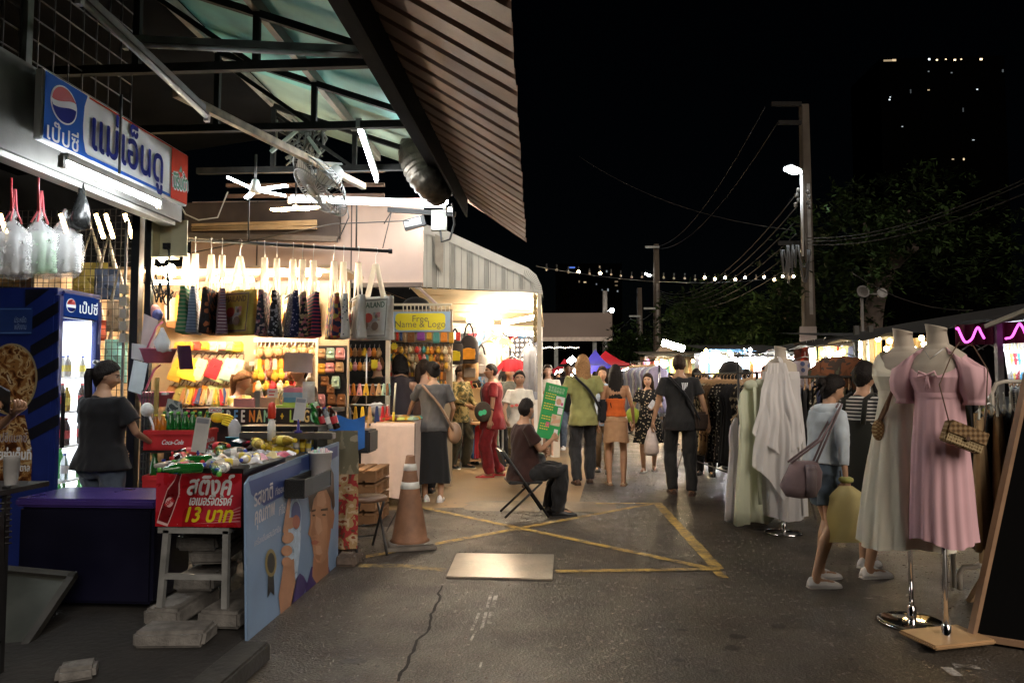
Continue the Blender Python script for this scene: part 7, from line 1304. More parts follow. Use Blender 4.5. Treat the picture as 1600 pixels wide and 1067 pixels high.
def head_pt(d,k=1.0):
    """A point of the head for direction d (x right, y forward, z up), head about 0.23 m high."""
    x,y,z = d.x*.074,d.y*.094,d.z*.117
    if z < 0:
        f = min(1,-z/.117);x *= 1-.30*f*f;y = y*(1-.12*f) if y > 0 else y*(1-.45*f);y += .014*f*(d.y > -.2)
    if d.y > 0 and k == 1.0:
        g = lambda cx,cz,sx,sz: math.exp(-((x-cx)/sx)**2-((z-cz)/sz)**2)
        y += .021*g(0,-.026,.011,.017)+.010*g(0,-.004,.008,.026)-.011*(g(.03,.006,.016,.012)+g(-.03,.006,.016,.012))+.005*(g(.028,.026,.02,.009)+g(-.028,.026,.02,.009))+.006*g(0,-.064,.02,.008)+.007*g(0,-.098,.02,.014)+.003*(g(.042,-.03,.02,.02)+g(-.042,-.03,.02,.02))-.003*g(0,-.08,.02,.005)
    return V((x,y,z))*k
def face_col(p,skin,dark,lip,brow):
    x,y,z = p;c = skin
    if y > .02:
        ax = abs(x)
        if abs(ax-.030) < .014 and abs(z-.007) < .0055-.15*abs(ax-.030): c = (.015,.01,.008) if abs(ax-.030) < .0065 else (.5,.46,.42)
        elif abs(ax-.030) < .017 and abs(z-.0125) < .0028: c = (.03,.018,.012)
        elif abs(ax-.031) < .02 and abs(z-.027-.05*(ax-.03)*(ax < .03)) < .0045: c = brow
        elif ax < .024 and abs(z+.064) < .0075-.12*ax: c = lip if abs(z+.0638) > .0015 else (.1,.03,.025)
        elif abs(ax-.007) < .0035 and abs(z+.041) < .003: c = tuple(q*.4 for q in skin)
        elif abs(ax-.045) < .018 and abs(z+.03) < .018: c = (skin[0]*1.06,skin[1]*.93,skin[2]*.9)
    return c
skinm = attr_mat('skin')
hairm = {n: mat('hair_'+n,c,.68,.35,60,.6,90,spec=.2) for n,c in (('black',(.012,.009,.008)),('dark',(.03,.018,.012)),('brown',(.16,.075,.03)),('blond',(.26,.14,.06)))}
def hand_geo(mb,w,d,pal,side,curl=.35,s=1.0,point=False):
    """Palm, four fingers and a thumb from the wrist w along d; pal is the palm's facing."""
    d = d.normalized();pal = (pal-d*pal.dot(d)).normalized();t = d.cross(pal)*side;rs = []
    for k,a,b in ((-.02,.02,.02),(.0,.024,.019),(.035,.036,.015),(.07,.04,.014),(.09,.037,.011)): rs.append(ering(w+d*k*s,t,pal,a*s,b*s,12))
    mb.rings(rs)
    for i,(off,L) in enumerate(((.029,.068),(.0105,.078),(-.009,.072),(-.027,.055))):
        p = w+(d*.082+t*off)*s;a = 0;P = [p];sp = t*(off*.9)
        for j,f in enumerate((.45,.32,.23)):
            a += curl*(1.0+.25*j+.12*i)*(.25 if point and i == 0 else 1);p = p+((d*cos(a)+pal*sin(a))+sp*.6).normalized()*L*f*s;P.append(p)
        mb.tube(P,[.0098*s,.0092*s,.0082*s,.0062*s],8)
    b = w+(d*.022+t*.026)*s;mb.tube([b,b+(d*.03+t*.026+pal*.012)*s,b+(d*.058+t*.03+pal*.03)*s,b+(d*.078+t*.024+pal*.042)*s],[.014*s,.012*s,.0105*s,.007*s],8)
PEOPLE = {}
def person(key,label,pos,yaw,h=1.7,sex='m',skin=(.42,.24,.15),hair='black',style='short',top=None,sleeve=.5,hem=-.1,bottom='pants',bmat=None,blen=1.0,shoes=(None,'shoe'),feet=((-.1,.06,10),(.1,-.06,-10)),hands=((-.27,.04,.83),(.27,.04,.83)),curl=(.35,.35),palm=None,lean=0,side=0,twist=0,hy=0,hp=0,wd=1.0,dp=1.0,belly=0,pel=None,loose=.02,vox=.013,neck=1,straps=False,elb=((-.5,-.8,-.2),(.5,-.8,-.2)),knee=(0,1,0),hl=.4,far=False,skirt=None,ease=.014,group=None):
    T = thing('person',label,'person',(pos[0],pos[1],pos[2] if len(pos) > 2 else 0),R(yaw),group);s = h/1.75;fm = sex == 'f'
    pz = (.925 if pel is None else pel[2]);pv = V((0,0 if pel is None else pel[1],pz))
    RL = M4.Rotation(R(twist),3,'Z') @ M4.Rotation(R(side),3,'Y') @ M4.Rotation(-R(lean),3,'X');ux,uy,uz = RL @ V((1,0,0)),RL @ V((0,1,0)),RL @ V((0,0,1))
    def sp(z,y=0): k = max(0,min(1,z/.2));return pv+V((0,0,z)).lerp(uz*z,k)+uy*y
    sw = (.165 if fm else .188)*wd;shs = [sp(.485)-ux*(sw-.01),sp(.485)+ux*(sw-.01)];head_c = sp(.60)+V((0,.015,0))+uz*.085+uy*.012
    A = []
    for i in (0,1): e,w = ik(shs[i],V(hands[i])*1.0,.285,.255,ux*elb[i][0]+uy*elb[i][1]+uz*elb[i][2]);A.append((shs[i],e,w))
    Lg = []
    for i in (0,1):
        fx,fy,fa = feet[i][:3];fz = feet[i][3] if len(feet[i]) > 3 else 0;hp_ = pv+V(((-.088 if i == 0 else .088)*wd,0,-.02));k_,an = ik(hp_,V((fx,fy-.03,.085+fz)),.425,.425,V(knee)+V((.15*(-1 if i == 0 else 1),0,0)));Lg.append((hp_,k_,an,fa,V((fx,fy,fz))))
    tor = [(-.13,.05,.06,0),(-.08,.13,.1,-.005),(-.02,.165 if not fm else .172,.115,-.01),(.06,.15 if not fm else .15,.108,0),(.15,.14 if not fm else .118,.1,.0),(.23,.148 if not fm else .122,.1,.005),(.32,.163 if not fm else .138,.112,.01 if not fm else .022),(.40,.168 if not fm else .145,.107,.005),(.47,.15 if not fm else .135,.085,-.003),(.515,.085,.065,-.006),(.55,.058,.056,.0)]
    def trings(e,z0=-2,z1=2,flare=0):
        o = []
        for z,a,b,y in tor:
            if z < z0-.001 or z > z1+.001: continue
            bl = belly*math.exp(-((z-.1)/.12)**2);f = flare*max(0,(.15-z)/.25);o.append(ering(sp(z,y+bl*.5),ux,uy,(a*wd+e+f),(b*dp+e+f+bl*.5),28))
        return o
    m = MB();m.rings(trings(0));m.tube([sp(.5),sp(.56)+uy*.005,head_c-uz*.05-uy*.012],[.06,.052 if fm else .058,.052],14)
    ar = (.042,.036,.030,.028,.019) if fm else (.05,.043,.036,.033,.022);lr = (.085*wd,.068,.05,.052,.034)
    for a,e,w in A: m.tube([a+(sp(.45)-a)*.25,a,a.lerp(e,.5),e,e.lerp(w,.3),w+(w-e)*.04],[ar[0]*.9,ar[0],ar[1],ar[2],ar[3],ar[4]],14)
    for a,k,b,fa,ft in Lg: m.tube([a,a.lerp(k,.45),k,k.lerp(b,.3)-V((0,.012,0)),b,b-V((0,0,.05))],[lr[0],lr[1],lr[2],lr[3],lr[4],.036],14)
    for a,k,b,fa,ft in Lg:
        d = V((-sin(R(fa)),cos(R(fa)),0));m.tube([ft-d*.07+V((0,0,.04)),ft+d*.02+V((0,0,.045)),ft+d*.1+V((0,0,.028)),ft+d*.165+V((0,0,.018))],[.034,.036,.034,.018],12,flat=.75)
    v,f,n = fused(m,vox,2);body = MB();body.add(v,f,None,True);cols = [skin]*len(v)
    hd = MB()
    HM = M4.Translation(head_c) @ M4.Rotation(R(hy),4,'Z') @ M4.Rotation(-R(hp),4,'X');nu,nv = (28,20) if far else (56,40);q = [];rs = []
    for i in range(nv+1):
        th = pi*i/nv;rs.append([]); 
        for j in range(nu):
            ph = 2*pi*j/nu;d = V((sin(th)*cos(ph),sin(th)*sin(ph),-cos(th)))
            if i in (0,nv): d = V((.002*cos(ph),.002*sin(ph),d.z))
            p = head_pt(d);rs[-1].append(HM @ p);q.append(face_col(p,skin,0,(skin[0]*.95,skin[1]*.55,skin[2]*.6),(.02,.013,.01)))
    hd.rings(rs,cap=False);body.add(hd.v,hd.f,None,True);cols += q
    hd = MB()
    for sx in (-1,1): hd.ball((sx*.074,-.008,-.006),(.012,.019,.031),10,8)
    for i in (0,1):
        a,e,w = A[i];pl = V(palm[i]) if palm and palm[i] else V((1 if i == 0 else -1,.2,0));hm = MB();hand_geo(hm,w,(w-e),pl,1 if i == 0 else -1,curl[i]);k0 = len(body.v);body.add(hm.v,hm.f,None,True);cols += [skin]*len(hm.v)
    body.add([HM @ V(p) for p in hd.v],hd.f,None,True);cols += [skin]*len(hd.v)
    body.v = [tuple(V(p)*s) for p in body.v];o = body.build('body',skinm,T,False);ca = o.data.color_attributes.new('col','FLOAT_COLOR','POINT')
    for i,c in enumerate(cols): ca.data[i].color = (*c,1)
    def wear(name,mb,mt,fold=.009,vx=None,extra=None,it=3):
        v,f,n = fused(mb,vx or vox,it);w = MB();sd = sum(map(ord,key)) % 97
        v = [p+nn*fold*(NZ.noise(V((p.x*9+sd,p.y*9,p.z*5+p.x*6)))+.7*NZ.noise(V((p.x*17,p.y*17+sd,p.z*11-p.x*8)))-.1) for p,nn in zip(v,n)];w.add(v,f,None,True)
        if extra: w.add(extra.v,extra.f,None,True)
        w.v = [tuple(V(p)*s) for p in w.v];return w.build(name,mt,T,False)
    sk = None
    if skirt:   # (z top, z hem, hem half width, hem half depth, pleats, amplitude)
        zt_,zh,aw_,dw_,pl_,am_ = skirt;sk = MB();rs = []
        for k in range(15):
            t = k/14;z = zt_+(zh-zt_)*t;hipz = max(0,1-abs(z-(pz-.03))/.22);a = (.125 if fm else .15)*wd+(aw_-.125*wd)*t**.8+.03*hipz*(1-t);b0 = .1 if zt_ < 1.1 else .138;b = b0*dp+(dw_-b0*dp)*t**.9+.006*hipz*(1-t);c = V((0,pv.y-.004,z))
            if z > pv.z: c = sp(z-pv.z)
            r_ = []
            for j in range(64): an = 2*pi*j/64;g = 1+am_*t*(sin(pl_*an+1.7*NZ.noise(V((t*2,3,1))))+.5*NZ.noise(V((cos(an)*3,sin(an)*3,t*2))));r_.append(c+V((a*g*cos(an),b*g*sin(an),.012*sin(3*an)*t)))
            rs.append(r_)
        sk.rings(rs,cap=False)
    if bottom == 'pants':
        m = MB();m.rings(trings(ease*.7,-.2,.12))
        for a,k,b,fa,ft in Lg:
            if blen >= 1: m.tube([a,a.lerp(k,.45),k,k.lerp(b,.5),b-V((0,0,.03*blen))],[lr[0]+.012,lr[1]+.012+loose*.6,lr[2]+.014+loose,lr[3]*.9+.014+loose,.042+loose*1.1],16)
            else: e = a.lerp(k,blen*2) if blen < .5 else k.lerp(b,blen*2-1);m.tube([a,a.lerp(k,min(blen,.45)),e],[lr[0]+.014,lr[1]+.016+loose,lr[1]+.006+loose],16)
        wear('trousers' if blen >= 1 else 'shorts',m,bmat,.011+loose*.25)
    elif bottom == 'skirt': m = MB();m.rings(trings(ease*.5,-.02,.09));wear('skirt',m,bmat,.003,extra=sk)
    if top is not None:
        m = MB();m.rings(([] if hem >= -.02 else [ering(sp(hem),ux,uy,.165*wd+ease*1.6,.115*dp+ease*1.6+belly*.4,28)])+trings(ease,max(hem,-.05),.515 if not straps else .36,.012))
        if not straps: m.tube([sp(.47),sp(.535)],[.09,.066],16)
        if sleeve > 0:
            for a,e,w in A:
                P = [a+(sp(.44)-a)*.35,a,a.lerp(e,.5)] if sleeve <= .5 else [a+(sp(.44)-a)*.35,a,a.lerp(e,.5),e,e.lerp(w,(sleeve-.5)*1.9)];rr = [ar[0]+.012,ar[0]+.014,ar[1]+.02+ease*.5] if sleeve <= .5 else [ar[0]+.014,ar[0]+.014,ar[1]+.018,ar[2]+.018,ar[4]+.018]
                if sleeve < .5: P = [P[0],P[1],a.lerp(e,sleeve)]
                elif sleeve == .5: P.append(a.lerp(e,.68));rr.append(ar[1]+.024+ease*.6)
                m.tube(P,rr,16)
        wear('dress' if bottom == 'dress' else 'shirt',m,top,.011,extra=sk if bottom == 'dress' else None)
    if shoes[0] is not None:
        for a,k,b,fa,ft in Lg:
            d = V((-sin(R(fa)),cos(R(fa)),0));x = V((d.y,-d.x,0));m = MB();lowm = shoes[1];Z = lambda z: ft+V((0,0,z))
            for mi,prof in ((0,[(-.095,.03,.06),(-.08,.04,.085 if lowm == 'shoe' else .02),(-.03,.042,.1 if lowm == 'shoe' else .02),(.03,.044,.085 if lowm == 'shoe' else .022),(.08,.05,.06 if lowm != 'flop' else .05),(.13,.049,.048 if lowm != 'flop' else .022),(.165,.04,.035 if lowm != 'flop' else .02),(.182,.02,.024)]),(1,[(-.1,.03,.016),(-.085,.042,.02),(.03,.046,.02),(.09,.053,.02),(.14,.05,.019),(.178,.035,.018),(.19,.015,.016)])):
                m.m = mi if len(shoes) > 2 else 0;rs = []
                for y,wv,zt in prof: z0 = .012 if mi == 0 else 0;zt = max(zt,z0+.004);rs.append([Z(z0+(zt-z0)*max(0,sin(t))+.0)+d*y+x*wv*cos(t)*(1.0 if sin(t) <= 0 else 1-.25*sin(t)) for t in [2*pi*j/16 for j in range(16)]])
                m.rings(rs)
            m.v = [tuple(V(p)*s) for p in m.v];m.build('shoe',[shoes[0]]+([shoes[2]] if len(shoes) > 2 else []),T,False)
    if style:
        m = MB();rs = [];nu,nv = 40,28;th_ = .008 if style in ('crop',) else .016 if style in ('short','bun','tail') else .02;hl0 = {'crop': .1,'short': .1,'cap': .05}.get(style,.06)
        for i in range(nv+1):
            th = pi*i/nv;rs.append([])
            for j in range(nu):
                ph = 2*pi*j/nu;d = V((sin(th)*cos(ph),sin(th)*sin(ph),-cos(th)))
                if i in (0,nv): d = V((.002*cos(ph),.002*sin(ph),d.z))
                c = d.z*(1.0 if d.y > 0 else .8)-d.y*((.72 if style != 'bob' else .66) if d.y > 0 else 1.15)+hl0+.04+.06*NZ.noise(d*4);f = max(0,min(1,c/.14));f = f*f*(3-2*f);p = head_pt(d,.999);L = p.length;g = th_*f-(1-f)*.02+.008*f*NZ.noise(V((d.x*9,d.y*9,d.z*4)))+.004*f*NZ.noise(V((ph*14,d.z*3,1)));rs[-1].append(HM @ (p+d*g))
        m.rings(rs,cap=False)
        if style == 'bun': m.ball(HM @ V((0,-.115,.02)),(.05,.042,.045),16,12)
        if style in ('tail','long','bob','wavy'):
            L = hl;B = head_c-uz*.02;rs = []
            prof = {'tail': [(-.085,.06,.025,.02),(-.115,.05,.032,.028),(-.13,-.02,.038,.03),(-.12,-L*.5,.045,.03),(-.115,-L*.85,.03,.02),(-.115,-L,.008,.006)]}.get(style,[(-.02,.06,.085,.09),(-.03,-.02,.097,.085),(-.05,-.09,.098,.07),(-.075,-L*.45-.05,.1,.052),(-.09,-L*.75,.085,.04),(-.09,-L*.95,.06,.025),(-.09,-L,.03,.012)])
            for y,z,a,b in prof: rs.append([B+HM.to_3x3() @ V((0,y,0))+V((0,0,z))+(HM.to_3x3() @ V((a*cos(t)*(1+.05*sin(11*t+z*9)),b*sin(t)*(1+.06*sin(13*t+z*14)),0))) for t in [2*pi*j/36 for j in range(36)]])
            m.rings(rs)
            if style in ('long','bob','wavy'):
                for sx in (-1,1): m.tube([HM @ V((sx*.07,.02,.06)),HM @ V((sx*.085,.0,-.03)),HM @ V((sx*.085,-.01,-.1)),HM @ V((sx*.08,-.02,-.1-.35*min(L,.3)))],[.02,.028,.026,.01],10,flat=.8)
        m.v = [tuple(V(p)*s) for p in m.v];m.build('hair',hairm[hair] if isinstance(hair,str) else hair,T,False)
    info = dict(T=T,W=lambda p: MW[T] @ (V(p)*s),head=HM,s=s,wrist=[MW[T] @ (A[i][2]*s) for i in (0,1)],fist=[MW[T] @ ((A[i][2]+(A[i][2]-A[i][1]).normalized()*.08)*s) for i in (0,1)],sh=[MW[T] @ (x*s) for x in shs]);PEOPLE[key] = info;return info
def part(info,name,mb,mt): mb.v = [tuple(V(p)*info['s']) for p in mb.v];return mb.build(name,mt,info['T'],False)
def item(name,lab,cat,mb,mt,loc=None,extra=()):
    T = thing(name,lab,cat,loc or mb.v[0]);mb.build(extra[0] if extra else 'bag_body',mt,T);return T
def strap_loop(info,z0,z1,x0,x1,dep=.14,w=.012,back=True):
    P = [(x1*.9,-.02,z1),(x1*.6,-dep*.8,z1-.06),(x1*.1+x0*.4,-dep,(z0+z1)/2+.03),(x0,-dep*.75,z0+.05),(x0*1.08,.0,z0)]
    if not back: P = [(x,-y,z) for x,y,z in P]
    m = MB();m.tube(smooth([info['W'](p) for p in P],5),w,6,flat=2.2);return m
asian,tan,pale = (.43,.25,.155),(.33,.17,.09),(.46,.28,.2)
T_ = lambda n,c: cloth('tee_'+n,c)
D_ = lambda n,c: cloth('trousers_'+n,c,.85,.2)
sk_w = mat('sneaker_white',(.76,.75,.74),.6,.08);sk_s = mat('sole_white',(.55,.54,.52),.6);blk = mat('shoe_black',(.015,.015,.015),.5,.15);brn = mat('shoe_brown',(.07,.035,.02),.6,.2)
p = lambda px,y: (Y(px,600,y).x,y)
g = lambda px,py: tuple(G(px,py))[:2]
# --- the drink seller
I = person('seller','woman in oversized black t-shirt with ponytail standing behind the purple cooler',p(161,5.0),-14,1.6,'f',asian,'black','tail',blackcloth,.5,-.06,'pants',D_('jean',(.09,.12,.17)),1.0,(blk,'shoe'),hands=((-.2,.3,1.0),(.22,.3,1.05)),hy=-44,hp=14,wd=1.14,ease=.045,hl=.5)
m = MB();m.ball(I['head'] @ V((-.02,-.1,.09)),(.03,.02,.02),10,6);part(I,'hair_clip',m,steel)
# --- buyers at the bag stall
I = person('grey','woman in grey t-shirt and long black skirt with bun standing at the beige table',g(676,783),16,1.68,'f',asian,'black','bun',T_('grey',(.085,.083,.085)),.5,-.07,'skirt',cloth('skirt_black',(.012,.012,.013)),1,(sk_w,'shoe',sk_s),hands=((-.3,.36,1.0),(.24,.22,.95)),hp=20,hy=18,skirt=(1.02,.24,.22,.19,9,.05),feet=((-.09,.06,12),(.09,-.03,-12)),wd=1.08,lean=4,vox=.011)
m = strap_loop(I,.86,1.42,.22,-.14,.155,.015);item('shoulder_bag','tan leather crossbody bag at the hip of the grey shirted woman','handbag',m,mat('bag_tan',(.3,.18,.11),.5,.2),extra=('strap',));T = bpy.data.objects[[o for o in MW if o.name.startswith('shoulder_bag')][-1].name];m = MB();q = I['W']((.26,-.04,.84));m.ball(q,(.09,.08,.13),16,12);m.build('bag_body',mat('bag_tan',(.3,.18,.11),.5,.2),T)
person('plaid','dark plaid shirted person with chin length black hair leaning over the beige table',p(628,9.0),22,1.8,'m',asian,'black','bob',pattern('plaid_dark','plaid',[(.03,.028,.035),(.05,.042,.05),(.075,.06,.065),(.02,.02,.025)],9),.5,-.12,'pants',blackcloth,1,(blk,'shoe'),hands=((-.25,.4,1.0),(-.1,.4,.98)),lean=10,hp=25,hl=.16,ease=.022,far=True)
person('brownhair','young man with reddish brown hair in dark olive t-shirt behind the purse stand',p(590,9.05),42,1.78,'m',asian,'brown','short',T_('olive',(.035,.03,.02)),.5,-.12,'pants',blackcloth,1,(blk,'shoe'),hands=((-.2,.35,1.05),(.2,.35,1.05)),hp=22,ease=.02,far=True)
person('tank','woman in brown tank top facing the keychain wall',p(662,9.05),10,1.72,'f',pale,'dark','tail',T_('brown',(.07,.035,.025)),0,-.1,'pants',blackcloth,1,(blk,'shoe'),hands=((-.2,.3,1.1),(.2,.3,1.1)),hy=-40,hp=10,straps=True,hl=.2,far=True)
I = person('camo','young man with glasses in camouflage shirt looking down at his hands',g(718,731),-125,1.7,'m',asian,'dark','short',pattern('camo','noise',[(.09,.075,.03),(.2,.15,.06),(.05,.05,.02),(.26,.2,.1)],7),.95,-.16,'pants',D_('olive',(.035,.032,.02)),1,(blk,'shoe',sk_s),hands=((-.1,.3,1.02),(.1,.28,1.05)),hp=26,hy=8,ease=.024,loose=.03,vox=.014)
m = MB()
for sx in (-1,1): m.tube([I['head'] @ V((sx*.03+.02*cos(t),.098+.0*sin(t),.004+.017*sin(t))) for t in [k*2*pi/14 for k in range(15)]],.0025,4)
m.tube([I['head'] @ V((.05,.095,.006)),I['head'] @ V((.076,0,.004))],.002,4);part(I,'glasses',m,steel)
I = person('red','stout man in dark red tee and red trousers seen in profile',g(770,744),98,1.7,'m',(.36,.2,.12),'black','crop',T_('maroon',(.21,.018,.022)),.5,-.2,'pants',D_('maroon',(.17,.014,.018)),1,(red,'flop',red),hands=((-.26,.06,.8),(.28,.02,.78)),wd=1.22,dp=1.32,belly=.06,ease=.022,loose=.035,feet=((-.11,.08,6),(.1,-.1,-6)),hy=4,vox=.012)
m = MB()
for sx in (-1,1): m.tube([I['head'] @ V((sx*.03+.02*cos(t),.1,.004+.016*sin(t))) for t in [k*2*pi/14 for k in range(15)]],.0022,4)
m.tube([I['head'] @ V((-.05,.097,.006)),I['head'] @ V((-.077,0,.004))],.002,4);part(I,'glasses',m,steel)
m = strap_loop(I,1.02,1.44,-.24,.12,.19,.013,False);item('sling_bag','dark brown sling bag with a green round patch across the red shirted man','bag',m,blackcloth,extra=('strap',));T = [o for o in MW if o.name.startswith('sling_bag')][-1];m = MB();q = I['W']((-.24,.16,1.0));m.ball(q,(.13,.08,.15),16,12);m.build('bag_body',cloth('sling_brown',(.06,.045,.035)),T);m = MB();f1 = frame(q+V((.0,-.083,-.02)),(1,0,-.1),(.1,0,1));decal(m,ell(-.025,0,.034,.04,14),f1,.002);decal(m,ell(.025,.02,.034,.04,14),f1,.003);m.build('green_patch',mat('patch_green',(.05,.5,.25),.5),T)
# --- the seated man with the price board
cs = Y(817,745,7.6);seat_z = .45
I = person('seated','seated man in dark brown shirt and black trousers with his arms folded',(cs.x,7.6),-78,1.68,'m',(.36,.2,.12),'black','crop',T_('darkbrown',(.03,.012,.01)),.5,-.1,'pants',D_('black',(.013,.013,.014)),1,(blk,'shoe',blk),feet=((-.1,.36,5),(.11,.40,-8)),hands=((.14,.22,.72),(.04,.33,.84)),curl=(.6,.35),pel=(0,0,.49),lean=1,hy=38,hp=4,wd=1.12,dp=1.2,belly=.07,ease=.02,loose=.035,elb=((-.6,-.2,-.6),(.5,.1,-1.2)),vox=.011)
m = MB();m.ball(I['head'] @ V((0,.085,-.06)),(.05,.035,.05),12,8);m.tube([I['head'] @ V((.045,.08,-.04)),I['head'] @ V((.082,-.01,.0))],.003,4);m.tube([I['head'] @ V((.045,.08,-.08)),I['head'] @ V((.08,-.012,-.03))],.003,4);part(I,'face_mask',m,mat('mask_dark',(.3,.28,.27),.8))
m = MB();m.tube([I['W'](q) for q in ((.1,-.02,.6),(0,.2,.62),(-.1,.02,.6))],.06,10);item('waist_bag','black pouch on the lap of the seated man','bag',m,blackcloth)
T = thing('folding_chair','black folding chair with crossed legs under the seated man','chair',(cs.x,7.6,0),R(-78));m = MB();m.box((0,0,.37),(.4,.36,.03));m.build('seat',black,T,False,bevel=.008)
m = MB();m.rings([[V((x,-.2-.05*k-.02*abs(x)*0,.54+.16*k)) if e else V((x,-.225-.05*k,.54+.16*k)) for x,e in ((-.2,1),(.2,1),(.2,0),(-.2,0))] for k in (0,.5,1)],smooth=False);m.build('backrest',black,T,False)
for sx in (-.2,.2):
    for a_,b_ in (((sx,.24,.012),(sx,-.25,.72)),((sx*.9,-.22,.012),(sx*.9,.17,.365))): m = MB();m.tube([a_,b_],.012,8);m.build('leg',black,T,False)
T = thing('price_board','green foot massage price board with yellow lines standing beside the seated man','sign',Y(853,640,8.1));c = Y(838,682,8.0);e = Y(872,689,8.15);up = Y(840,595,8.0)-c;fr = frame(c,e-c,up);w,h = (e-c).length,up.length;m = MB();m.prism([(0,0),(w,0),(w,h),(0,h)],.012,fr,-.012);m.build('board',mat('board_green',(.03,.32,.09),.45,.1),T)
m = MB();m.m = 0
for r_ in range(2):
    text(m,['推拿足疗价目','泰式按摩服务'][r_],w*.5,h*(.93-.055*r_),.035,fr,.003,fit=w*.74)
m.build('lettering',mat('board_pale',(.55,.7,.5),.5),T);m = MB();rr = random.Random(4)
for r_ in range(15):
    if r_ in (3,7,8,11): continue
    y = h*(.8-.046*r_);x = w*.06
    while x < w*(.5 if r_ < 12 else .42): L = w*rr.uniform(.04,.1);rect(m,x,y,x+L,y+h*.018,fr,.003);x += L+w*.03
m.build('lettering',mat('board_yellow',(.75,.6,.08),.5),T);m = MB();m.m = 0;rect(m,w*.55,h*.62,w*.95,h*.8,fr,.003);m.m = 1;decal(m,ell(w*.7,h*.7,w*.12,h*.06,12),fr,.0045);m.m = 2;decal(m,ell(w*.86,h*.67,w*.06,h*.03,10),fr,.0045);m.m = 0;rect(m,w*.72,h*.48,w*.95,h*.6,fr,.003);m.m = 3;rect(m,w*.5,h*.26,w*.93,h*.46,fr,.003);m.m = 1;decal(m,ell(w*.62,h*.41,w*.1,h*.04,12),fr,.0045);decal(m,[(w*.5,h*.28),(w*.92,h*.33),(w*.92,h*.39),(w*.6,h*.36)],fr,.0048);m.m = 2;rect(m,w*.3,h*.22,w*.46,h*.3,fr,.003)
m.m = 0;rect(m,w*.72,h*.05,w*.9,h*.2,fr,.003);m.build('printed_picture',[paper,mat('photo_skin',(.6,.35,.22),.6),mat('photo_pink',(.6,.12,.25),.6),mat('photo_cream',(.6,.5,.35),.6,.2,20)],T)
# --- walkers coming towards the camera
I = person('whitetee','woman in white t-shirt with pink print walking towards the camera behind the seated man',g(812,757),178,1.58,'f',(.38,.21,.13),'black','tail',T_('white',(.62,.58,.5)),.5,-.06,'pants',pattern('cargo','noise',[(.14,.12,.07),(.2,.17,.1),(.08,.07,.04)],6),1,(brn,'shoe',brn),hands=((-.22,.12,.82),(.18,.28,1.0)),hl=.1,feet=((-.09,.12,4),(.08,-.16,-4)),hy=8,ease=.02)
m = MB();f1 = frame(I['W']((0,.165,1.2)),I['W']((-1,0,0))-I['W']((0,0,0)),(0,0,1))
for k in range(4): decal(m,ell(-.09+.06*k,.01*(k % 2),.026,.02,10),f1,.004)
m.build('shirt_print',mat('print_pink',(.6,.12,.1),.8),I['T'])
I = person('cap','young man in white t-shirt with backwards white cap walking towards the camera',p(856,13.6),182,1.74,'m',pale,'dark','short',T_('white',(.62,.58,.5)),.5,-.16,'pants',D_('blue',(.16,.2,.27)),.6,(sk_w,'flop',sk_s),far=True,ease=.03,hands=((-.25,.1,.85),(.1,.3,1.2)),feet=((-.08,.2,0),(.08,-.15,0)))
m = MB();m.lathe([(.09,.02),(.092,.06),(.075,.105),(.03,.128),(0,.13)],n=20,mtx=I['head'] @ M4.Rotation(R(18),4,'X'));m.tube([I['head'] @ V((0,-.09,.05)),I['head'] @ V((0,-.14,.03))],[.07,.05],10,flat=.15);part(I,'cap',m,whitecloth)
person('darkman','dark skinned man in black t-shirt walking towards the camera beside the cap man',p(888,14.6),184,1.8,'m',(.17,.085,.05),'black','crop',blackcloth,.5,-.16,'pants',D_('jean',(.09,.12,.17)),1,(sk_w,'shoe',sk_s),far=True,hp=8,hands=((-.2,.3,1.05),(.27,.08,.85)))
person('greyman','man in grey t-shirt coming out of the bright stall behind the red shirted man',p(797,12.1),172,1.7,'m',asian,'black','short',T_('midgrey',(.09,.1,.1)),.5,-.16,'pants',blackcloth,1,(blk,'shoe'),far=True)
person('behindcap','man in black jacket half hidden behind the white capped man',p(836,15.5),176,1.76,'m',asian,'black','short',blackcloth,.95,-.16,'pants',blackcloth,1,(blk,'shoe'),far=True)
I = person('crouch','person in black cap bent over goods in the bright stall',p(752,12.0),30,1.5,'m',asian,'black','short',T_('slate',(.05,.06,.08)),.5,-.1,'pants',blackcloth,1,(blk,'shoe'),far=True,lean=18,hp=20)
# --- walkers seen from behind
I = person('green','man in olive green t-shirt with long light hair walking away holding a paper bag',g(912,756),6,1.8,'m',pale,'blond','long',T_('sage',(.24,.24,.09)),.5,-.14,'pants',D_('dark',(.022,.022,.024)),1,(brn,'shoe',blk),hands=((-.36,.02,.86),(.3,.1,.92)),curl=(1.0,.35),hl=.26,feet=((-.1,-.06,8),(.1,.1,-8)),ease=.024,loose=.022,vox=.011,hp=4)
m = strap_loop(I,.98,1.46,.2,-.14,.15,.018);item('crossbody_bag','black crossbody bag on the back of the green shirted man','bag',m,blackcloth,extra=('strap',));T = [o for o in MW if o.name.startswith('crossbody_bag')][-1];m = MB();q = I['W']((.25,-.07,.98));m.box(q,(.13,.1,.32),rz=.3);m.build('bag_body',blackcloth,T,bevel=.03)
q = I['fist'][0];m = MB();m.rings([[q+V((x*k+.01,y*k,z)) for x,y in ((-.045,-.14),(.045,-.14),(.045,.14),(-.045,.14))] for z,k in ((-.1,.7),(-.16,1),(-.46,1.0),(-.47,.98))],smooth=False);T = item('paper_bag','white paper shopping bag held in the left hand of the green shirted man','bag',m,mat('bag_paper',(.6,.52,.42),.8,.08));m = MB()
for sx in (-.03,.03): m.tube([q+V((sx+.01,-.08,-.13)),q+V((0,-.02,.0)),q+V((0,.02,.0)),q+V((sx+.01,.08,-.13))],.006,5)
m.build('handle',mat('kraft_dark',(.3,.2,.1)),T)
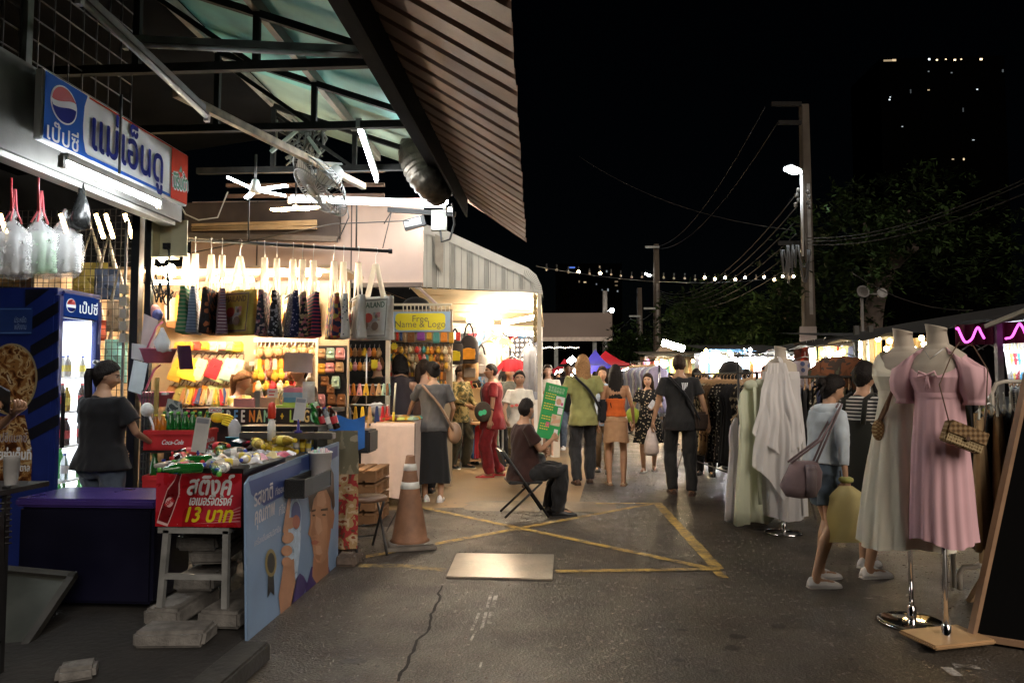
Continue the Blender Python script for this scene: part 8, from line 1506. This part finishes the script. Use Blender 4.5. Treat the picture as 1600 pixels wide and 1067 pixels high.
I = person('orange','woman with very long black hair in orange halter top and tan mini skirt walking away',g(963,757),-4,1.66,'f',(.36,.185,.1),'black','long',T_('orange',(.55,.11,.02)),0,.02,'skirt',cloth('skirt_tan',(.38,.22,.12)),1,(mat('sandal_straw',(.4,.28,.18),.7,.2),'flop',mat('sandal_tan',(.25,.13,.07),.6)),hands=((-.27,.02,.84),(.26,.1,.9)),skirt=(1.0,.62,.19,.165,3,.012),hl=.62,feet=((-.1,-.02,10),(.1,-.06,-6)),straps=True,vox=.011,hy=-6)
for k in KIDS[I['T']]:
    if k.name.startswith('shirt'):
        for v in k.data.vertices: pass
person('khaki','person in khaki trousers and pale blue shirt mostly hidden behind the couple',p(941,11.15),178,1.66,'f',asian,'dark','long',T_('paleblue',(.3,.36,.45)),.5,-.16,'pants',D_('khaki',(.2,.13,.07)),1,(blk,'shoe',blk),far=True,hl=.3,feet=((-.08,.15,0),(.08,-.1,0)))
I = person('floral','smiling woman in black floral dress holding a phone and walking towards the camera',g(1014,736),172,1.55,'f',(.46,.27,.17),'dark','wavy',pattern('floral_dress','spots',[(.55,.5,.4),(.5,.42,.3),(.014,.013,.014),(.014,.013,.014),(.012,.012,.012)],27),.5,.1,'dress',None,1,(sk_w,'flop',sk_w),hands=((-.1,.34,1.16),(.3,.06,.9)),curl=(.9,.4),skirt=(1.14,.5,.27,.23,7,.05),hl=.3,hy=-14,feet=((-.09,-.12,4),(.09,.14,-14)),vox=.011,wd=1.05)
q = I['fist'][0];m = MB();m.box((0,0,0),(.075,.009,.15),M4.Translation(q+V((.0,-.03,.03))) @ M4.Rotation(.7,4,'Y') @ M4.Rotation(-.5,4,'X'));item('mobile_phone','white mobile phone in the hand of the floral dress woman','phone',m,mat('phone_pale',(.5,.5,.52),.3),extra=('phone_body',))
m = MB();q = I['W']((.27,.02,.98));m.ball(q,(.12,.09,.13),16,12);m.tube([q+V((-.02,0,.1)),I['sh'][1]+V((0,0,.06)),q+V((.03,.05,.1))],.012,6);item('shoulder_bag','lime green bag under the arm of the floral dress woman','handbag',m,cloth('bag_lime',(.3,.38,.05)))
I = person('blackman','tall man in black t-shirt and black trousers walking away past the dress rack',g(1064,771),-4,1.78,'m',(.34,.19,.11),'dark','crop',T_('charcoal',(.017,.017,.018)),.5,-.14,'pants',D_('charcoal',(.02,.02,.02)),1,(brn,'flop',brn),hands=((-.33,.04,.88),(.36,-.02,.84)),feet=((-.1,.03,6),(.12,-.1,-10)),ease=.018,vox=.011,wd=1.06,hy=-8)
m = MB();f1 = frame(I['W']((.04,-.118,1.32)),(1,0,0),(0,0,1))
for k in range(4): decal(m,[(-.03+.022*k,.06),(-.018+.022*k,.06),(-.004+.014*k,-.05+.02*k),(-.012+.014*k,-.05+.02*k)],f1,.012)
m.build('shirt_print',swhite,I['T'])
m = strap_loop(I,.9,1.46,.22,-.14,.15,.014);item('crossbody_bag','dark brown crossbody bag on the hip of the tall black shirted man','bag',m,blackcloth,extra=('strap',));T = [o for o in MW if o.name.startswith('crossbody_bag')][-1];m = MB();m.box(I['W']((.25,-.06,.9)),(.17,.1,.24),rz=.3);m.build('bag_body',cloth('bag_umber',(.04,.025,.018)),T,bevel=.03)
q = I['fist'][0];m = MB();m.rings([ering(q+V((0,.05,z)),V((1,0,0)),V((0,1,0)),a,b,14) for z,a,b in ((0,.02,.02),(-.06,.05,.05),(-.2,.09,.07),(-.32,.1,.07),(-.36,.06,.04))]);o = item('plastic_bag','white plastic bag with red print in the left hand of the tall man','bag',m,mat('bag_redprint',(.6,.5,.46),.4,.25,8,.4,20))
person('hiddenlady','dark haired woman in black behind the tall black shirted man',p(1101,10.9),165,1.55,'f',asian,'black','bob',blackcloth,.5,-.1,'pants',blackcloth,1,(blk,'shoe'),hl=.2,far=True)
# --- two women on the right
pg = G(1290,910)
I = person('hoodie','woman in pale blue hooded top and denim shorts carrying a yellow bag by the dresses',(pg.x,pg.y),-72,1.5,'f',asian,'black','bun',cloth('hoodie_blue',(.5,.57,.63),.9),.8,.0,'pants',D_('denim_short',(.11,.15,.2)),.3,(sk_w,'shoe',sk_s),hands=((-.2,.12,.85),(.3,-.02,.84)),curl=(.35,1.1),feet=((-.09,.05,4),(.1,-.14,-10)),hp=20,hy=-8,lean=7,ease=.04,loose=.03,vox=.01)
m = MB();m.rings([ering(I['head'].translation*1.0+V((0,-.07+y,z)),V((1,0,0)),V((0,1,0)),a,b,24) for y,z,a,b in ((.06,-.115,.075,.06),(.03,-.13,.12,.1),(.0,-.16,.14,.11),(-.01,-.22,.14,.08),(-.0,-.28,.11,.05))]);part(I,'hood',m,cloth('hoodie_blue',(.36,.42,.47)))
m = MB(); 
for k in range(16): a_ = k*.9;m.tube([I['head'] @ V((.03*sin(a_),-.09,.02)),I['head'] @ V((.08*sin(a_),-.13-.02*cos(a_),.02+.05*cos(a_)-.04)),I['head'] @ V((.09*sin(a_),-.12,-.06+.05*cos(a_)))],[.012,.01,.003],6)
part(I,'loose_hair',m,hairm['black'])
m = MB();w_ = I['wrist'][1];m.lathe([(.03,-.02),(.045,-.012),(.048,0),(.045,.012),(.03,.02)],w_,16);item('hair_tie','yellow green scrunchie on the wrist of the hooded woman','hair tie',m,cloth('scrunchie',(.45,.45,.15)),extra=('band',))
q = I['fist'][1];m = MB();L0 = q+V((.0,-.02,.0))
def yb_(u,v): k = min(1,v*7);return L0+V(((u-.5)*(.1+.16*k)-.01+.012*sin(v*9+u*5),-.035*sin(pi*u)*k-.01*sin(u*11+v*3)*k,.03-.37*v-.02*abs(u-.5)*k))
m.grid(yb_,20,20);m.grid(lambda u,v: yb_(u,v)+V((0,.05*sin(pi*u)*min(1,v*3),0)),20,20);item('shopping_bag','yellow plastic shopping bag held by the hooded woman','bag',m,thin('bag_yellow',(.8,.72,.38),.4),extra=('bag_body',))
q = Y(1250,750,pg.y-.2);m = MB();m.rings([ering(q+V((.0+.03*(z > 0),0,z)),V((1,0,0)),V((0,1,0)),a,b,20) for z,a,b in ((-.12,.04,.03),(-.11,.1,.07),(-.04,.14,.09),(.06,.12,.085),(.13,.09,.06))]);o = item('tote_bag','mauve cloth tote bag on the shoulder of the hooded woman','handbag',m,cloth('tote_mauve',(.25,.18,.19)),extra=('bag_body',))
T = [x for x in MW if x.name.startswith('tote_bag') and x.get('label','').startswith('mauve')][-1];m = MB();s1 = I['sh'][1]+V((0,0,.05))
for dy in (-.03,.03): m.tube([q+V((-.07,dy,.12)),q.lerp(s1,.55)+V((-.03,-.03+dy,0)),s1+V((0,dy,.02)),q+V((.1,dy,.12))],.007,6,flat=2)
m.build('strap',cloth('tote_mauve',(.25,.18,.19)),T);m = MB();m.lathe([(0,-.1),(.033,-.1),(.035,.07),(.033,.075),(.035,.08),(.035,.11),(0,.115)],Y(1268,752,pg.y-.3),16);item('water_bottle','mauve flask with pale lid in the tote side pocket','bottle',m,mat('flask',(.3,.24,.26),.4),extra=('flask_body',))
q = Y(1315,772,pg.y-.2);m = MB();m.box(q,(.055,.01,.13));m.m = 1;m.tube([q+V((0,0,.06)),q+V((0,.02,.16))],.006,5);item('card_holder','pale phone case hanging at the hip of the hooded woman','phone case',m,[mat('case_pale',(.42,.4,.36),.5),black],extra=('case_body',))
pg2 = G(1366,897)
I = person('stripes','taller woman in black pinafore over striped top standing behind the hooded woman',(Y(1352,600,pg2.y).x,pg2.y+.05),-62,1.6,'f',asian,'black','short',pattern('stripes_tee','wave',[(.55,.53,.5),(.015,.015,.018)],11.5),.5,-.02,'skirt',cloth('pinafore_black',(.014,.015,.012)),1,(sk_w,'shoe',sk_s),hands=((-.2,.2,.95),(.26,.1,.84)),skirt=(1.24,.52,.21,.18,5,.03),feet=((-.12,.14,8),(.12,-.1,-12)),hp=14,hy=6,vox=.011,ease=.018)
m = MB()
for sx in (-1,1): m.tube([(sx*.1,-.13,1.22),(sx*.105,-.1,1.42),(sx*.1,0,1.47),(sx*.09,.11,1.4),(sx*.08,.14,1.22)],.02,8,flat=.4)
part(I,'pinafore_strap',m,cloth('pinafore_black',(.014,.015,.012)))
# --- inside the bag stall and at the left edge
person('keeper','stall keeper in colourful flowered shirt sitting behind the counter',p(375,7.05),-95,1.55,'f',(.45,.26,.15),'brown','tail',pattern('flower_shirt','voronoi',[(.65,.2,.1),(.6,.5,.12),(.3,.35,.55),(.65,.55,.45)],14),.7,-.1,'pants',blackcloth,1,(blk,'shoe'),hands=((-.15,.3,1.05),(.15,.3,1.05)),hp=22,hl=.2,far=True)
I = person('carder','man in black shirt behind the counter with a blank white card before his face',p(470,7.15),150,1.66,'m',asian,'dark','short',T_('umber',(.04,.022,.012)),.5,-.1,'pants',blackcloth,1,(blk,'shoe'),hands=((-.25,.25,1.0),(.25,.2,1.05)),far=True)
sheet('blank_card','blank white sheet hanging in front of the man in the bag stall','card',[Y(443,580,6.6),Y(488,583,6.6),Y(489,552,6.6),Y(445,550,6.6)],mat('card_bluegrey',(.5,.52,.58),.6))
c = Y(-100,600,3.55);I = person('customer','customer at the left edge holding out a dark phone',(c.x,3.55),-70,1.62,'f',asian,'black','long',T_('grey',(.085,.083,.085)),.5,-.1,'pants',blackcloth,1,(blk,'shoe'),hands=((-.1,.36,1.36),(.12,.3,1.36)),curl=(.8,.9),palm=((.3,.2,1),(-.6,.2,.6)),vox=.013)
q = I['fist'][1]+V((.02,0,.05));m = MB();m.box((0,0,0),(.075,.01,.15),M4.Translation(q) @ M4.Rotation(.5,4,'Y') @ M4.Rotation(.5,4,'X'));item('mobile_phone','dark mobile phone held up at the left picture edge','phone',m,black,extra=('phone_body',))
# --- far heads
rb = random.Random(12)
for i in range(14):
    px = [865,874,884,898,930,952,974,984,996,1006,1034,1090,1168,1236][i];yy = rb.uniform(17,28) if i < 11 else rb.uniform(11.5,13);c = rb.choice([(.03,.03,.04),(.35,.33,.32),(.2,.05,.05),(.06,.1,.18),(.3,.25,.12)])
    person('crowd%d' % i,f'small distant shopper in the crowd down the street, {ORD[i]} from left',p(px,yy),rb.choice([0,180,170,190,20,90]),rb.uniform(1.55,1.78),'mf'[i % 2],asian,'black',['short','bob','long'][i % 3],T_('crowd%d' % i,c),.5,-.14,'pants',blackcloth,1,(blk,'shoe'),far=True,vox=.022,hl=.25,group='distant shoppers')
for i,(px,yy,h,lab,st,c) in enumerate(((1121,11.8,1.55,'shopper with short black hair behind the dark dress rack','short',(.02,.02,.02)),(1202,10.4,1.66,'man in dark cap looking left behind the pale gowns','short',(.3,.3,.32)),(1376,8.2,1.56,'shopper in white top between the striped woman and the cream dress','bob',(.5,.5,.5)),(1046,16,1.6,'small shopper seen past the tall black shirted man','short',(.1,.1,.12)),(872,21,1.66,'distant shopper beside the crimson tent','bob',(.2,.1,.08)),(881,23,1.7,'distant shopper in dark top below the crimson tent','short',(.03,.03,.04)),(903,22,1.62,'distant shopper left of the green shirted man','bob',(.25,.2,.2)),(946,21,1.68,'distant shopper in pale shirt between the walking couple','short',(.35,.4,.45)),(990,19,1.62,'distant shopper beside the pale blue rack','long',(.3,.1,.1)),(827,19,1.66,'distant shopper past the corner post of the bright stall','short',(.05,.05,.06)),(1000,24,1.7,'distant shopper near the grey tent','short',(.4,.38,.3)))):
    person('far%d' % i,lab,p(px,yy),[170,100,20,190,175,10,180,0,170,185,5][i],h,'mf'[i % 2],asian,'black',st,T_('far%d' % i,c),.5,-.14,'pants',blackcloth,1,(blk,'shoe'),far=True,vox=.02,hl=.25,group=None)
T = thing('hat_stand','round black hat on a stand among the dark dress rack','hat',Y(1142,583,10.2));c = Y(1142,580,10.2);m = MB();m.lathe([(.02,-.16),(.12,-.14),(.165,-.05),(.16,.05),(.1,.13),(0,.16)],c,24);m.build('hat_felt',blackcloth,T);m = MB();m.tube([V((c.x,10.2,0)),c],.015,6);m.build('pole',dark_iron,T)
